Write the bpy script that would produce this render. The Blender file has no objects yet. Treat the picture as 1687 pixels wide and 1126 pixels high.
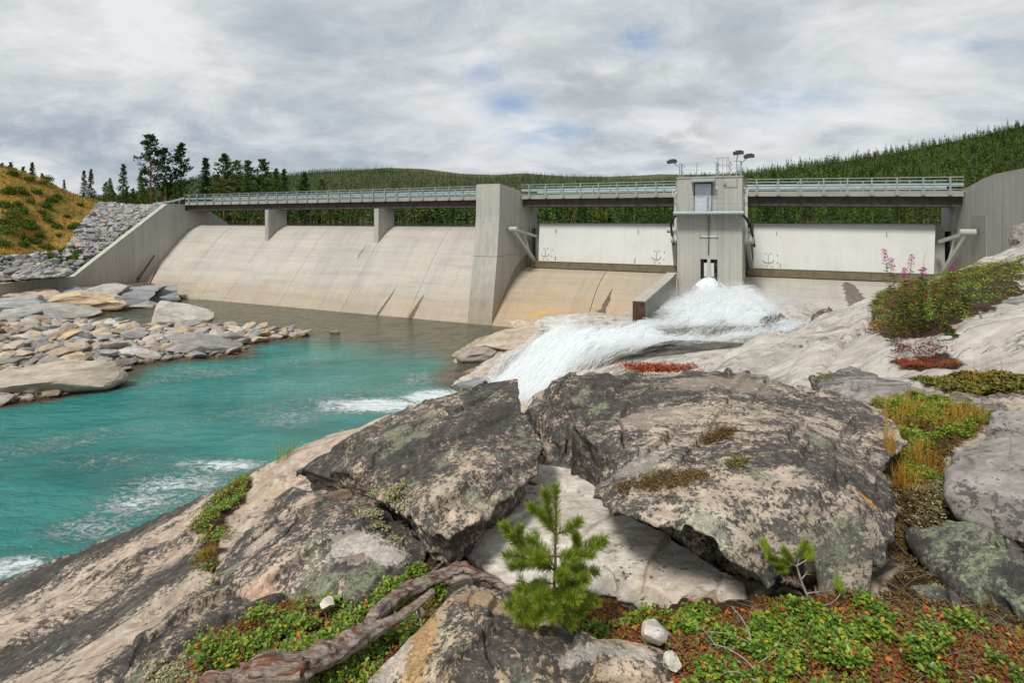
import bpy, math, random
import numpy as np
from mathutils import Vector, Matrix
from mathutils.bvhtree import BVHTree
random.seed(7)
RNG = np.random.default_rng(11)
SC = bpy.context.scene
COL = SC.collection
EYE = 9.6            # camera height over the pool, metres
F, CX, HY = 900.0, 843.5, 363.0

# ------------------------------------------------------------------ survey
def PY(px, py, Y):
    return np.array([(px-CX)/F*Y, Y, EYE-(py-HY)/F*Y])
def PH(px, py, h):
    return PY(px, py, h*F/(py-HY))
def PZ(px, py, z):
    return PH(px, py, EYE-z)
def proj(P):
    P = np.asarray(P, float)
    return np.stack([CX+F*P[..., 0]/P[..., 1], HY+F*(EYE-P[..., 2])/P[..., 1]], -1)
DA = math.radians(24.8)
UD = np.array([math.cos(DA), -math.sin(DA)]); VD = np.array([math.sin(DA), math.cos(DA)])
T0 = np.array([15.14, 42.0])
def D(u, v, z):
    p = T0+UD*u+VD*v
    return (p[0], p[1], z)
def uv_of(X, Y):
    dx, dy = X-T0[0], Y-T0[1]
    return dx*UD[0]+dy*UD[1], dx*VD[0]+dy*VD[1]

# ------------------------------------------------------------------ noise
def _hash(ix, iy, iz, seed):
    h = (ix.astype(np.uint32)*np.uint32(374761393)) ^ (iy.astype(np.uint32)*np.uint32(668265263)) ^ (iz.astype(np.uint32)*np.uint32(2246822519)) ^ np.uint32((seed*3266489917+97) & 0xffffffff)
    h = (h ^ (h >> np.uint32(13)))*np.uint32(1274126177)
    h = h ^ (h >> np.uint32(16))
    return h.astype(np.float64)/4294967295.0
def vnoise(p, seed=0):
    p = np.asarray(p, float)
    i = np.floor(p).astype(np.int64); f = p-i
    f = f*f*f*(f*(f*6-15)+10)
    r = 0
    for dx in (0, 1):
        wx = f[:, 0] if dx else 1-f[:, 0]
        for dy in (0, 1):
            wy = f[:, 1] if dy else 1-f[:, 1]
            for dz in (0, 1):
                wz = f[:, 2] if dz else 1-f[:, 2]
                r = r+wx*wy*wz*_hash(i[:, 0]+dx, i[:, 1]+dy, i[:, 2]+dz, seed)
    return r*2-1
def fbm(p, octs=5, seed=0, gain=0.5, lac=2.03):
    p = np.asarray(p, float); a, r, s = 1.0, 0.0, 0.0
    for k in range(octs):
        r = r+a*vnoise(p+17.3*k, seed+k); s += a; a *= gain; p = p*lac
    return r/s
def ridged(p, octs=4, seed=0):
    p = np.asarray(p, float); a, r, s = 1.0, 0.0, 0.0
    for k in range(octs):
        r = r+a*(1-np.abs(vnoise(p+9.1*k, seed+k))); s += a; a *= .5; p = p*2.1
    return r/s
def terrace(t, sharp=.12):
    k = np.floor(t); f = t-k
    return k+sstep(.5-sharp, .5+sharp, f)
def sstep(a, b, x):
    t = np.clip((x-a)/(b-a), 0, 1); return t*t*(3-2*t)
class TPS:
    def __init__(s, xy, z, lam=1e-4, lin=False):
        xy = np.asarray(xy, float); z = np.asarray(z, float); n = len(xy)
        s.xy, s.lin = xy, lin
        K = s.k(np.linalg.norm(xy[:, None]-xy[None], axis=2))
        A = np.zeros((n+3, n+3)); A[:n, :n] = K+lam*np.eye(n)
        A[:n, n] = 1; A[:n, n+1:] = xy; A[n, :n] = 1; A[n+1:, :n] = xy.T
        s.w = np.linalg.solve(A, np.concatenate([z, np.zeros(3)]))
    def k(s, r):
        return r if s.lin else np.where(r > 1e-9, r*r*np.log(r+1e-12), 0)
    def __call__(s, xy):
        xy = np.asarray(xy, float); out = np.empty(len(xy)); n = len(s.xy)
        for a in range(0, len(xy), 40000):
            q = xy[a:a+40000]
            out[a:a+40000] = s.k(np.linalg.norm(q[:, None]-s.xy[None], axis=2))@s.w[:n]+s.w[n]+q@s.w[n+1:]
        return out
def in_poly(pts, poly):
    pts = np.asarray(pts, float); poly = np.asarray(poly, float)
    x, y = pts[:, 0], pts[:, 1]; c = np.zeros(len(pts), bool); j = len(poly)-1
    for i in range(len(poly)):
        xi, yi = poly[i]; xj, yj = poly[j]
        m = ((yi > y) != (yj > y)) & (x < (xj-xi)*(y-yi)/(yj-yi+1e-12)+xi)
        c ^= m; j = i
    return c

# ------------------------------------------------------------------ mesh builder
class MB:
    def __init__(s): s.V, s.Fa, s.n, s.attr = [], [], 0, {}
    def add(s, V, faces):
        V = np.asarray(V, float).reshape(-1, 3)
        if isinstance(faces, np.ndarray): s.Fa.append(faces.astype(np.int64)+s.n)
        else:
            by = {}
            for f in faces: by.setdefault(len(f), []).append(f)
            for k in by: s.Fa.append(np.array(by[k], np.int64)+s.n)
        s.V.append(V); s.n += len(V); return s
    def prism(s, poly, A, B):
        """polygon of 2-tuples; A(p), B(p) give the two end points; closed solid"""
        n = len(poly); V = [A(p) for p in poly]+[B(p) for p in poly]
        a2 = sum(poly[i][0]*poly[(i+1) % n][1]-poly[(i+1) % n][0]*poly[i][1] for i in range(n))
        f = [tuple(range(n))[::-1], tuple(range(n, 2*n))]+[(i, (i+1) % n, n+(i+1) % n, n+i) for i in range(n)]
        return s.add(V, f)
    def dbox(s, u0, u1, v0, v1, z0, z1):
        V = [D(u, v, z) for z in (z0, z1) for (u, v) in ((u0, v0), (u1, v0), (u1, v1), (u0, v1))]
        return s.add(V, [(0, 3, 2, 1), (4, 5, 6, 7), (0, 1, 5, 4), (1, 2, 6, 5), (2, 3, 7, 6), (3, 0, 4, 7)])
    def tube(s, pts, rad, n=8, cap=True):
        pts = np.asarray(pts, float); m = len(pts)
        rad = np.broadcast_to(np.asarray(rad, float), (m,))
        t = np.gradient(pts, axis=0); t /= np.linalg.norm(t, axis=1)[:, None]+1e-12
        ref = np.array([0, 0, 1.0]) if abs(t[0][2]) < .9 else np.array([1.0, 0, 0])
        V = []
        e = None
        for i in range(m):
            if e is None: e = np.cross(t[i], ref)
            e = e-t[i]*np.dot(e, t[i]); e /= np.linalg.norm(e)+1e-12
            b = np.cross(t[i], e)
            for k in range(n):
                a = 2*math.pi*k/n
                V.append(pts[i]+rad[i]*(math.cos(a)*e+math.sin(a)*b))
        f = [(i*n+k, i*n+(k+1) % n, (i+1)*n+(k+1) % n, (i+1)*n+k) for i in range(m-1) for k in range(n)]
        if cap: f += [tuple(range(n))[::-1], tuple(range((m-1)*n, m*n))]
        return s.add(V, f)
    def bar(s, a, b, w, h=None):
        """square bar from a to b"""
        h = h or w; a = np.array(a, float); b = np.array(b, float); t = b-a; t /= np.linalg.norm(t)
        ref = np.array([0, 0, 1.0]) if abs(t[2]) < .95 else np.array([UD[0], UD[1], 0])
        e = np.cross(t, ref); e /= np.linalg.norm(e); g = np.cross(e, t)
        V = [p+e*x*w/2+g*y*h/2 for p in (a, b) for (x, y) in ((-1, -1), (1, -1), (1, 1), (-1, 1))]
        return s.add(V, [(0, 3, 2, 1), (4, 5, 6, 7), (0, 1, 5, 4), (1, 2, 6, 5), (2, 3, 7, 6), (3, 0, 4, 7)])
    def grid(s, P):
        """P (n,m,3)"""
        n, m = P.shape[:2]; idx = np.arange(n*m).reshape(n, m)
        q = np.stack([idx[:-1, :-1], idx[:-1, 1:], idx[1:, 1:], idx[1:, :-1]], -1).reshape(-1, 4)
        return s.add(P.reshape(-1, 3), q)
    def arrays(s):
        return np.concatenate(s.V), s.Fa
    def mesh(s, name, off=(0, 0, 0), smooth=False, attrs=None):
        V = np.concatenate(s.V)-np.asarray(off, float)
        me = bpy.data.meshes.new(name)
        me.vertices.add(len(V)); me.vertices.foreach_set('co', V.astype(np.float32).ravel())
        li = np.concatenate([f.ravel() for f in s.Fa]); cnt = np.concatenate([np.full(len(f), f.shape[1]) for f in s.Fa])
        me.loops.add(len(li)); me.loops.foreach_set('vertex_index', li.astype(np.int32))
        me.polygons.add(len(cnt))
        st = np.concatenate([[0], np.cumsum(cnt)[:-1]])
        me.polygons.foreach_set('loop_start', st.astype(np.int32)); me.polygons.foreach_set('loop_total', cnt.astype(np.int32))
        me.polygons.foreach_set('use_smooth', np.full(len(cnt), smooth))
        for k, a in (attrs or {}).items():
            at = me.attributes.new(k, 'FLOAT', 'POINT'); at.data.foreach_set('value', np.asarray(a, np.float32))
        me.update(calc_edges=True); me.validate()
        return me
def world_loc(o):
    p = np.zeros(3)
    while o is not None: p = p+np.array(o.location); o = o.parent
    return p
def link(name, me, mat=None, parent=None, loc=(0, 0, 0)):
    o = bpy.data.objects.new(name, me); COL.objects.link(o)
    if mat is not None: me.materials.append(mat)
    if parent is not None: o.parent = parent
    o.location = loc
    return o
def part(name, mb, mat, parent, smooth=False, attrs=None, label=None):
    me = mb.mesh(name, world_loc(parent), smooth, attrs)
    o = link(name, me, mat, parent)
    if label: o['label'] = label
    return o
def solo(name, mb, mat, label=None, cat=None, kind=None, group=None, smooth=False, attrs=None, loc=None):
    V = np.concatenate(mb.V)
    if loc is None: loc = (V[:, 0].mean(), V[:, 1].mean(), V[:, 2].min()) if kind != 'structure' else (0, 0, 0)
    o = link(name, mb.mesh(name, loc, smooth, attrs), mat, None, loc)
    tag(o, label, cat, kind, group); return o
def tag(o, label=None, cat=None, kind=None, group=None):
    for k, v in (('label', label), ('category', cat), ('kind', kind), ('group', group)):
        if v: o[k] = v
    return o
def thing(name, loc, label, cat, group=None):
    o = bpy.data.objects.new(name, None); COL.objects.link(o); o.location = loc; o.empty_display_size = .2
    return tag(o, label, cat, None, group)
def dup(root, loc, rz=0, sc=1.0, label=None, group=None, rot=None):
    r = root.copy(); COL.objects.link(r); r.location = loc; r.rotation_euler = rot if rot else (0, 0, rz)
    r.scale = (sc,)*3 if np.isscalar(sc) else sc
    if label: r['label'] = label
    if group: r['group'] = group
    for ch in list(root.children):
        c = ch.copy(); COL.objects.link(c); c.parent = r
    return r

# ------------------------------------------------------------------ materials
class Mat:
    def __init__(s, name, rough=.8, spec=.3, world=None):
        if world is None:
            s.m = bpy.data.materials.new(name); s.m.use_nodes = True; s.t = s.m.node_tree
            s.b = s.t.nodes['Principled BSDF']; s.out = s.t.nodes['Material Output']
            s.b.inputs['Roughness'].default_value = rough; s.b.inputs['Specular IOR Level'].default_value = spec
        else: s.t = world
    def put(s, sock, v):
        if isinstance(v, bpy.types.NodeSocket): s.t.links.new(v, sock)
        elif isinstance(v, (tuple, list)) and len(v) == 3 and sock.type == 'RGBA': sock.default_value = (*v, 1)
        else: sock.default_value = v
    def node(s, typ, ins=None, **kw):
        n = s.t.nodes.new(typ)
        for k, v in kw.items(): setattr(n, k, v)
        for k, v in (ins or {}).items(): s.put(n.inputs[k], v)
        return n
    def pos(s): return s.node('ShaderNodeNewGeometry').outputs['Position']
    def ocoord(s): return s.node('ShaderNodeTexCoord').outputs['Object']
    def island(s): return s.node('ShaderNodeNewGeometry').outputs['Random Per Island']
    def orand(s): return s.node('ShaderNodeObjectInfo').outputs['Random']
    def attr(s, name): return s.node('ShaderNodeAttribute', attribute_name=name).outputs['Fac']
    def mapping(s, vec, scale=(1, 1, 1), rot=(0, 0, 0), loc=(0, 0, 0)):
        return s.node('ShaderNodeMapping', {'Vector': vec, 'Scale': scale, 'Rotation': rot, 'Location': loc}).outputs[0]
    def noise(s, vec, scale, detail=5, rough=.55, dist=0, color=False):
        n = s.node('ShaderNodeTexNoise', {'Vector': vec, 'Scale': scale, 'Detail': detail, 'Roughness': rough, 'Distortion': dist})
        return n.outputs['Color' if color else 'Fac']
    def voro(s, vec, scale, feature='F1', out='Distance', rand=1):
        return s.node('ShaderNodeTexVoronoi', {'Vector': vec, 'Scale': scale, 'Randomness': rand}, feature=feature).outputs[out]
    def ramp(s, fac, stops, interp='LINEAR'):
        n = s.node('ShaderNodeValToRGB', {'Fac': fac}); r = n.color_ramp; r.interpolation = interp
        while len(r.elements) < len(stops): r.elements.new(.5)
        for e, (p, c) in zip(r.elements, stops):
            e.position = p; e.color = (*c, 1) if isinstance(c, (tuple, list)) else (c, c, c, 1)
        return n.outputs['Color']
    def math(s, op, a, b=0.0, c=None, clamp=False):
        n = s.node('ShaderNodeMath', operation=op, use_clamp=clamp)
        s.put(n.inputs[0], a); s.put(n.inputs[1], b)
        if c is not None: s.put(n.inputs[2], c)
        return n.outputs[0]
    def step(s, x, a, b):
        return s.node('ShaderNodeMapRange', {'Value': x, 'From Min': a, 'From Max': b}, interpolation_type='SMOOTHSTEP').outputs[0]
    def mix(s, fac, a, b, blend='MIX'):
        n = s.node('ShaderNodeMix', data_type='RGBA', blend_type=blend)
        s.put(n.inputs[0], fac); s.put(n.inputs[6], a); s.put(n.inputs[7], b)
        return n.outputs[2]
    def bump(s, h, strength=.5, dist=.02, normal=None):
        ins = {'Height': h, 'Strength': strength, 'Distance': dist}
        if normal is not None: ins['Normal'] = normal
        return s.node('ShaderNodeBump', ins).outputs[0]
    def set(s, **kw):
        for k, v in kw.items(): s.put(s.b.inputs[k.replace('_', ' ')], v)
        return s

def plain(name, c, rough=.5, metal=0, var=.12, scale=3):
    m = Mat(name, rough); p = m.pos()
    n = m.noise(p, scale, 6, .65)
    lo = tuple(x*(1-var*1.4) for x in c); hi = tuple(min(1, x*(1+var)) for x in c)
    m.set(Base_Color=m.ramp(n, [(.3, lo), (.7, hi)]), Metallic=metal, Roughness=rough)
    return m.m
def concrete(name, base, warm, wall=True, wet=None, band=None, ochre=False):
    """board-marked concrete, streaks run down a wall or along the rows of a spillway"""
    m = Mat(name, .85, .25); p = m.pos()
    q = m.mapping(m.mapping(p, loc=(-T0[0], -T0[1], 0)), rot=(0, 0, DA))
    big = m.noise(q, .16, 5, .6)
    if wall:
        st = m.noise(m.mapping(q, scale=(1.5, 1.5, .14)), 1, 6, .7)
        board = m.noise(m.mapping(q, scale=(7, 7, .05)), 1, 2, .5)
    else:
        st = m.noise(m.mapping(q, scale=(.09, 1.3, 1.3)), 1, 6, .7)
        board = m.noise(m.mapping(q, scale=(1.1, .10, .10)), 1, 6, .7)
    fine = m.noise(q, 9, 6, .7)
    c = m.mix(m.step(big, .3, .7), tuple(base), tuple(warm))
    c = m.mix(1.0, c, m.ramp(st, [(.25, .80), (.5, 1.0), (.8, 1.12)]), 'MULTIPLY')
    c = m.mix(1.0, c, m.ramp(board, [(.28, .86), (.5, 1.0), (.72, 1.06)]), 'MULTIPLY')
    c = m.mix(1.0, c, m.ramp(fine, [(.25, .8), (.75, 1.15)]), 'MULTIPLY')
    if band:                                   # silt stain left by the flood line
        z0, z1, col, amt = band
        zz = m.node('ShaderNodeSeparateXYZ', {'Vector': p}).outputs[2]
        zz = m.math('ADD', zz, m.math('MULTIPLY', m.math('SUBTRACT', m.noise(m.mapping(q, scale=(.35, .5, .9)), 1, 5, .6), .5), 2.6))
        k = m.math('SUBTRACT', 1.0, m.step(zz, z0, z1))
        c = m.mix(m.math('MULTIPLY', k, amt), c, m.mix(1.0, c, col, 'MULTIPLY'))
    if ochre:                                  # iron seepage, broken into tongues near the foot
        z_ = m.node('ShaderNodeSeparateXYZ', {'Vector': p}).outputs[2]; on = m.noise(m.mapping(q, scale=(.32, .5, .8)), 1, 7, .68, .8)
        k = m.math('MULTIPLY', m.step(on, .53, .63), m.math('MULTIPLY', m.step(z_, 3.1, 1.6), m.step(z_, .3, 1.0)))
        c = m.mix(m.math('MULTIPLY', k, .75), c, (.56, .33, .11))
        k2 = m.math('MULTIPLY', m.step(m.noise(m.mapping(q, scale=(.5, .5, 1.6), loc=(4, 2, 0)), 1, 6, .7, .6), .56, .62), m.step(z_, 1.6, .5))
        c = m.mix(m.math('MULTIPLY', k2, .6), c, (.60, .55, .46))
    h = m.math('ADD', m.math('MULTIPLY', board, .6), m.math('MULTIPLY', fine, .4))
    m.set(Base_Color=c, Normal=m.bump(h, .35, .03))
    return m.m

def rock_mat(name, base, dark=(.026, .025, .025), cov=.5, grain=9.0, streak=(1, 1, 1), rot=(0, 0, 0), green=.25, ochre=.15, use_attr=False, pale=None, speck=.4, spots=(), bumpd=.02):
    """bare gneiss under crusts of black, grey and grey-green lichen; cov is the lichen cover"""
    m = Mat(name, .88, .2); p = m.pos()
    q = m.mapping(p, scale=streak, rot=rot)
    n1 = m.noise(q, .22*grain, 8, .6, .3); n2 = m.noise(q, grain*1.3, 9, .70, .3); n3 = m.noise(p, grain*5.5, 8, .78, .2)
    b0 = tuple(base); b1 = tuple(pale) if pale else tuple(min(.7, x*1.28) for x in base)
    gr = m.noise(m.mapping(p, scale=(streak[0]*1.0, streak[1]*1.0, streak[2]*2.5), rot=rot), grain*1.6, 8, .7, .4)
    c = m.mix(m.step(gr, .35, .68), tuple(x*.72 for x in b0), b1)
    c = m.mix(m.math('MULTIPLY', m.step(m.noise(p, grain*.22, 5, .6), .52, .72), ochre*2.2), c, (.42, .27, .12))
    c = m.mix(1.0, c, m.ramp(n3, [(.25, .72), (.6, 1.06), (.8, 1.2)]), 'MULTIPLY')
    # lichen mask: broad colonies broken up by fine noise
    cover = cov
    if use_attr: cover = m.math('MULTIPLY', m.attr('lichen'), 1.0)
    s = m.math('ADD', m.math('MULTIPLY', n1, .27), m.math('ADD', m.math('MULTIPLY', n2, .34), m.math('MULTIPLY', n3, .45)))
    th = m.math('SUBTRACT', .675, m.math('MULTIPLY', cover, .29))
    dlt = m.math('SUBTRACT', s, th)
    msk = m.step(dlt, -.012, .022)
    dk = m.mix(m.step(m.noise(p, grain*3, 6, .7), .38, .66), dark, (.105, .10, .095))
    dk = m.mix(m.step(dlt, .03, .13), dk, tuple(x*.8 for x in dark))
    c = m.mix(m.math('MULTIPLY', msk, .93), c, dk)
    # grey-green rosettes
    g = m.step(m.math('ADD', m.noise(p, grain*.5, 5, .6), m.math('ADD', m.math('MULTIPLY', n3, .42), m.math('MULTIPLY', n2, .2))), .955-.16*green, 1.0-.16*green)
    gm = m.step(m.noise(p, grain*7, 4, .7), .3, .62)
    c = m.mix(m.math('MULTIPLY', m.math('MULTIPLY', g, gm), min(1, green*2.6)), c, (.27, .30, .19))
    # black wart lichen specks
    if speck > 0:
        vs = m.voro(m.node('ShaderNodeVectorMath', {0: p, 1: m.mix(1.0, (0, 0, 0), m.noise(p, grain*3, 3, .6, 0, True), 'ADD')}, operation='ADD').outputs[0], grain*3.2)
        sp = m.math('MULTIPLY', m.math('SUBTRACT', 1.0, m.step(vs, .17, .27)), m.step(m.noise(p, grain*.35, 4, .6), .52-.1*speck, .59-.1*speck))
        c = m.mix(m.math('MULTIPLY', sp, min(1, speck*2)), c, (.018, .017, .016))
    for (sp_c, sp_r, sp_col, sp_a) in spots:      # weathered hollows, fresh breaks, single lichen rosettes
        v_ = m.mapping(p, loc=tuple(-float(x) for x in sp_c)); v_ = m.mapping(v_, scale=tuple(1/x for x in sp_r))
        d_ = m.node('ShaderNodeVectorMath', {0: v_}, operation='LENGTH').outputs['Value']
        d_ = m.math('ADD', d_, m.math('ADD', m.math('MULTIPLY', m.math('SUBTRACT', n2, .5), 1.6), m.math('MULTIPLY', m.math('SUBTRACT', n3, .5), 2.2)))
        k_ = m.math('MULTIPLY', m.math('SUBTRACT', 1.0, m.step(d_, .72, 1.0)), sp_a)
        c = m.mix(k_, c, m.mix(1.0, sp_col, m.ramp(gr, [(.3, .72), (.7, 1.15)]), 'MULTIPLY'))
    hgt = m.math('ADD', m.math('MULTIPLY', n2, .8), m.math('ADD', m.math('MULTIPLY', gr, .5), m.math('ADD', m.math('MULTIPLY', n3, .35), m.math('MULTIPLY', msk, .22))))
    m.set(Base_Color=c, Normal=m.bump(hgt, .75, bumpd))
    return m
def leaf_mat(name, stops, rough=.5, trans=.25, spec=.3):
    m = Mat(name, rough, spec)
    c = m.ramp(m.island(), stops)
    c = m.mix(1.0, c, m.ramp(m.noise(m.pos(), 60, 3, .6), [(.3, .75), (.7, 1.15)]), 'MULTIPLY')
    m.set(Base_Color=c)
    if trans:
        tr = m.node('ShaderNodeBsdfTranslucent', {'Color': c}).outputs[0]
        mx = m.node('ShaderNodeMixShader', {'Fac': trans, 1: m.b.outputs[0], 2: tr}).outputs[0]
        m.t.links.new(mx, m.out.inputs['Surface'])
    return m.m
# ================================================================== camera, sky, sun
cam_d = bpy.data.cameras.new('camera'); cam = bpy.data.objects.new('camera', cam_d); COL.objects.link(cam)
cam.location = (0, 0, EYE); cam.rotation_euler = (math.radians(90), 0, 0)
cam_d.sensor_width = 36; cam_d.lens = 36*F/1687; cam_d.shift_y = -(563-HY)/1687
cam_d.clip_start = .05; cam_d.clip_end = 20000
SC.camera = cam
SUN_EL, SUN_AZ = math.radians(52), math.radians(214)      # azimuth clockwise from +Y: behind the camera, a little left
wd = bpy.data.worlds.new('World'); SC.world = wd; wd.use_nodes = True
wt = wd.node_tree; bg = wt.nodes['Background']; w = Mat('sky', world=wt)
sky = w.node('ShaderNodeTexSky', sky_type='NISHITA', sun_disc=False, sun_elevation=SUN_EL, sun_rotation=SUN_AZ, air_density=1.0, dust_density=1.0)
dirv = w.node('ShaderNodeTexCoord').outputs['Generated']
sx = w.node('ShaderNodeSeparateXYZ', {'Vector': dirv}).outputs
zz = w.math('ADD', w.math('MAXIMUM', sx[2], 0.0), .30)
cp = w.node('ShaderNodeCombineXYZ', {'X': w.math('DIVIDE', sx[0], zz), 'Y': w.math('DIVIDE', sx[1], zz), 'Z': 0.0}).outputs[0]
def lobe(px, py, rx, ry):
    """soft patch of sky round the direction seen at (px, py); rx, ry in tangent units"""
    dx = w.math('DIVIDE', w.math('SUBTRACT', w.math('DIVIDE', sx[0], w.math('MAXIMUM', sx[1], .05)), (px-CX)/F), rx)
    dz = w.math('DIVIDE', w.math('SUBTRACT', w.math('DIVIDE', sx[2], w.math('MAXIMUM', sx[1], .05)), (HY-py)/F), ry)
    r2 = w.math('ADD', w.math('MULTIPLY', dx, dx), w.math('MULTIPLY', dz, dz))
    return w.math('EXPONENT', w.math('MULTIPLY', r2, -1.0))
wq = w.mapping(cp, scale=(.8, 1.0, 1), rot=(0, 0, .45))
n_big = w.noise(wq, .75, 10, .58, .3); n_mid = w.noise(wq, 1.9, 10, .62, .35); n_fin = w.noise(w.mapping(cp, scale=(.8, 1, 1), rot=(0, 0, .5)), 4.6, 9, .66, .35)
n_rnd = w.noise(cp, 3.0, 8, .55, .2)
dens = w.math('ADD', w.math('MULTIPLY', n_big, .46), w.math('ADD', w.math('MULTIPLY', n_mid, .40), w.math('MULTIPLY', n_fin, .24)))
cl = w.ramp(dens, [(.36, (3.4, 4.1, 4.85)), (.47, (4.6, 5.25, 5.8)), (.545, (6.2, 6.65, 6.95)), (.64, (8.6, 8.8, 8.85))])
# brighter veil low over the hills right of centre, slate bank low on the left, grey lumps over the tower
def addl(*ls):
    r = ls[0]
    for l in ls[1:]: r = w.math('ADD', r, l)
    return r
glow = addl(w.math('MULTIPLY', lobe(1000, 245, .34, .07), .9), w.math('MULTIPLY', lobe(1480, 190, .40, .10), .55), w.math('MULTIPLY', lobe(560, 215, .40, .06), .55), w.math('MULTIPLY', lobe(70, 15, .3, .10), -.25))
glow = w.math('MULTIPLY', glow, w.step(n_mid, .3, .62))
cl = w.mix(w.math('MULTIPLY', glow, .8, clamp=True), cl, (8.9, 9.1, 9.3))
slate = addl(w.math('MULTIPLY', lobe(130, 225, .42, .075), .95), w.math('MULTIPLY', lobe(520, 60, .3, .09), .35), w.math('MULTIPLY', lobe(1600, 20, .3, .07), .35))
cl = w.mix(w.math('MULTIPLY', w.math('MULTIPLY', slate, w.step(n_mid, .66, .36)), .85, clamp=True), cl, (2.9, 3.55, 4.7))
lump = w.math('MULTIPLY', addl(lobe(1090, 215, .11, .055), w.math('MULTIPLY', lobe(960, 130, .10, .07), .9), w.math('MULTIPLY', lobe(1160, 100, .10, .05), .7)), w.step(n_rnd, .40, .6))
cl = w.mix(w.math('MULTIPLY', lump, .95, clamp=True), cl, (4.1, 4.5, 4.75))
hole = addl(w.math('MULTIPLY', lobe(838, 172, .05, .026), .72), w.math('MULTIPLY', lobe(900, 218, .07, .024), .85), w.math('MULTIPLY', lobe(1055, 62, .06, .03), .7), w.math('MULTIPLY', lobe(790, 120, .05, .02), .45), w.math('MULTIPLY', lobe(1240, 212, .03, .012), .8), w.math('MULTIPLY', lobe(1580, 75, .10, .022), .5), w.math('MULTIPLY', lobe(1290, 160, .11, .03), .45))
hole = w.math('MULTIPLY', hole, w.step(w.math('ADD', w.math('MULTIPLY', n_rnd, .6), w.math('MULTIPLY', n_fin, .4)), .64, .44), clamp=True)
blue = w.mix(.5, sky.outputs[0], (1.6, 3.6, 7.6))
full = w.mix(hole, cl, blue)
below = w.step(sx[2], -.02, -.001)
full = w.mix(below, (1.2, 1.25, 1.2), full)
w.put(bg.inputs['Color'], full); bg.inputs['Strength'].default_value = .064
sd = bpy.data.lights.new('sun', 'SUN'); sd.energy = 2.1; sd.angle = math.radians(10); sd.color = (1, .96, .9)
so = bpy.data.objects.new('sun', sd); COL.objects.link(so)
so.rotation_euler = (math.radians(90)-SUN_EL, 0, -SUN_AZ+math.pi)
vs = SC.view_settings; vs.view_transform = 'Standard'; vs.look = 'None'; vs.exposure = .56; vs.gamma = 1
try: vs.use_curve_mapping = False
except Exception: pass
SC.cycles.max_bounces = 8; SC.cycles.volume_bounces = 4; SC.cycles.transparent_max_bounces = 24; SC.cycles.use_denoising = True
# ================================================================== the dam
SILT = (.80, .64, .46)
m_wall = concrete('board_marked_concrete', (.38, .37, .335), (.46, .435, .385), True, band=(1.0, 6.5, (.92, .80, .66), .55))
m_pier = concrete('pier_concrete', (.40, .385, .345), (.48, .455, .405), True, band=(.5, 5.5, (.80, .68, .54), .8))
m_face = concrete('spillway_concrete', (.41, .385, .345), (.48, .44, .38), False, band=(.6, 3.6, (.84, .72, .58), .7))
m_ogee = concrete('gate_sill_concrete', (.40, .345, .28), (.45, .375, .28), False, band=(1.0, 5.0, (.92, .78, .60), .6), ochre=True)
m_deck = concrete('bridge_concrete', (.33, .31, .275), (.40, .37, .33), False)
m_gird = plain('shaded_girder_concrete', (.085, .075, .062), .85, 0, .3, 2)  # shade under the deck is put into the girder colour
m_guide = concrete('guide_wall_concrete', (.25, .25, .22), (.34, .32, .28), True, band=(2.5, 4.6, (.62, .66, .56), .9))
m_joint = plain('joint_filler', (.20, .17, .14), .9, 0, .3, 4)
m_stain = plain('wet_stain', (.14, .105, .075), .6, 0, .35, 3)
m_rust = plain('rusted_plate', (.085, .05, .03), .75, .2, .5, 6)
def gate_paint():
    m = Mat('painted_gate_steel', .45, .35); q = m.mapping(m.mapping(m.pos(), loc=(-T0[0], -T0[1], 0)), rot=(0, 0, DA))
    st = m.noise(m.mapping(q, scale=(2.2, .3, .16)), 1, 6, .7); bl = m.noise(q, .5, 5, .6); xs = m.node('ShaderNodeSeparateXYZ', {'Vector': q}).outputs
    seam = m.step(m.math('ABSOLUTE', m.math('SUBTRACT', m.math('FRACT', m.math('MULTIPLY', xs[0], .42)), .5)), .0, .012)
    low = m.math('SUBTRACT', 1.0, m.step(m.math('ADD', xs[2], m.math('MULTIPLY', m.math('SUBTRACT', st, .5), 2.4)), 5.2, 6.6))
    c = m.mix(m.step(st, .35, .75), (.56, .565, .53), (.595, .597, .565)); c = m.mix(1.0, c, m.ramp(bl, [(.3, .93), (.7, 1.04)]), 'MULTIPLY')
    c = m.mix(m.math('MULTIPLY', low, .22), c, (.40, .37, .29)); c = m.mix(m.math('MULTIPLY', m.math('SUBTRACT', 1.0, seam), .35), c, (.36, .36, .33))
    m.set(Base_Color=c, Normal=m.bump(bl, .15, .05)); return m.m
m_gate = gate_paint(); m_arm = plain('gate_arm_steel', (.44, .45, .41), .5, 0, .08, 2)
m_gedge = plain('gate_edge_steel', (.42, .42, .38), .5, 0, .1, 2)
m_lip = plain('shaded_gate_lip', (.20, .165, .105), .7, 0, .2, 2)  # brown carries the painted shade of the gate's underside
m_galv = plain('galvanised_steel', (.33, .37, .38), .45, .35, .12, 6)
m_rail = plain('green_grey_guardrail', (.30, .38, .38), .5, .2, .12, 3)
m_black = plain('black_rubber', (.012, .012, .013), .5)
m_dsteel = plain('dark_steel', (.06, .065, .07), .5, .3)
m_door = plain('door_paint', (.50, .545, .61), .5, 0, .05)
m_pipe = plain('pipe_steel', (.17, .17, .16), .5, .2)
m_teal = plain('pale_teal_steel', (.33, .43, .42), .5, .1, .1, 5)
m_hole = plain('sluice_recess', (.012, .012, .011), .9)
m_white = plain('white_fitting', (.62, .62, .6), .5)

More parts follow.
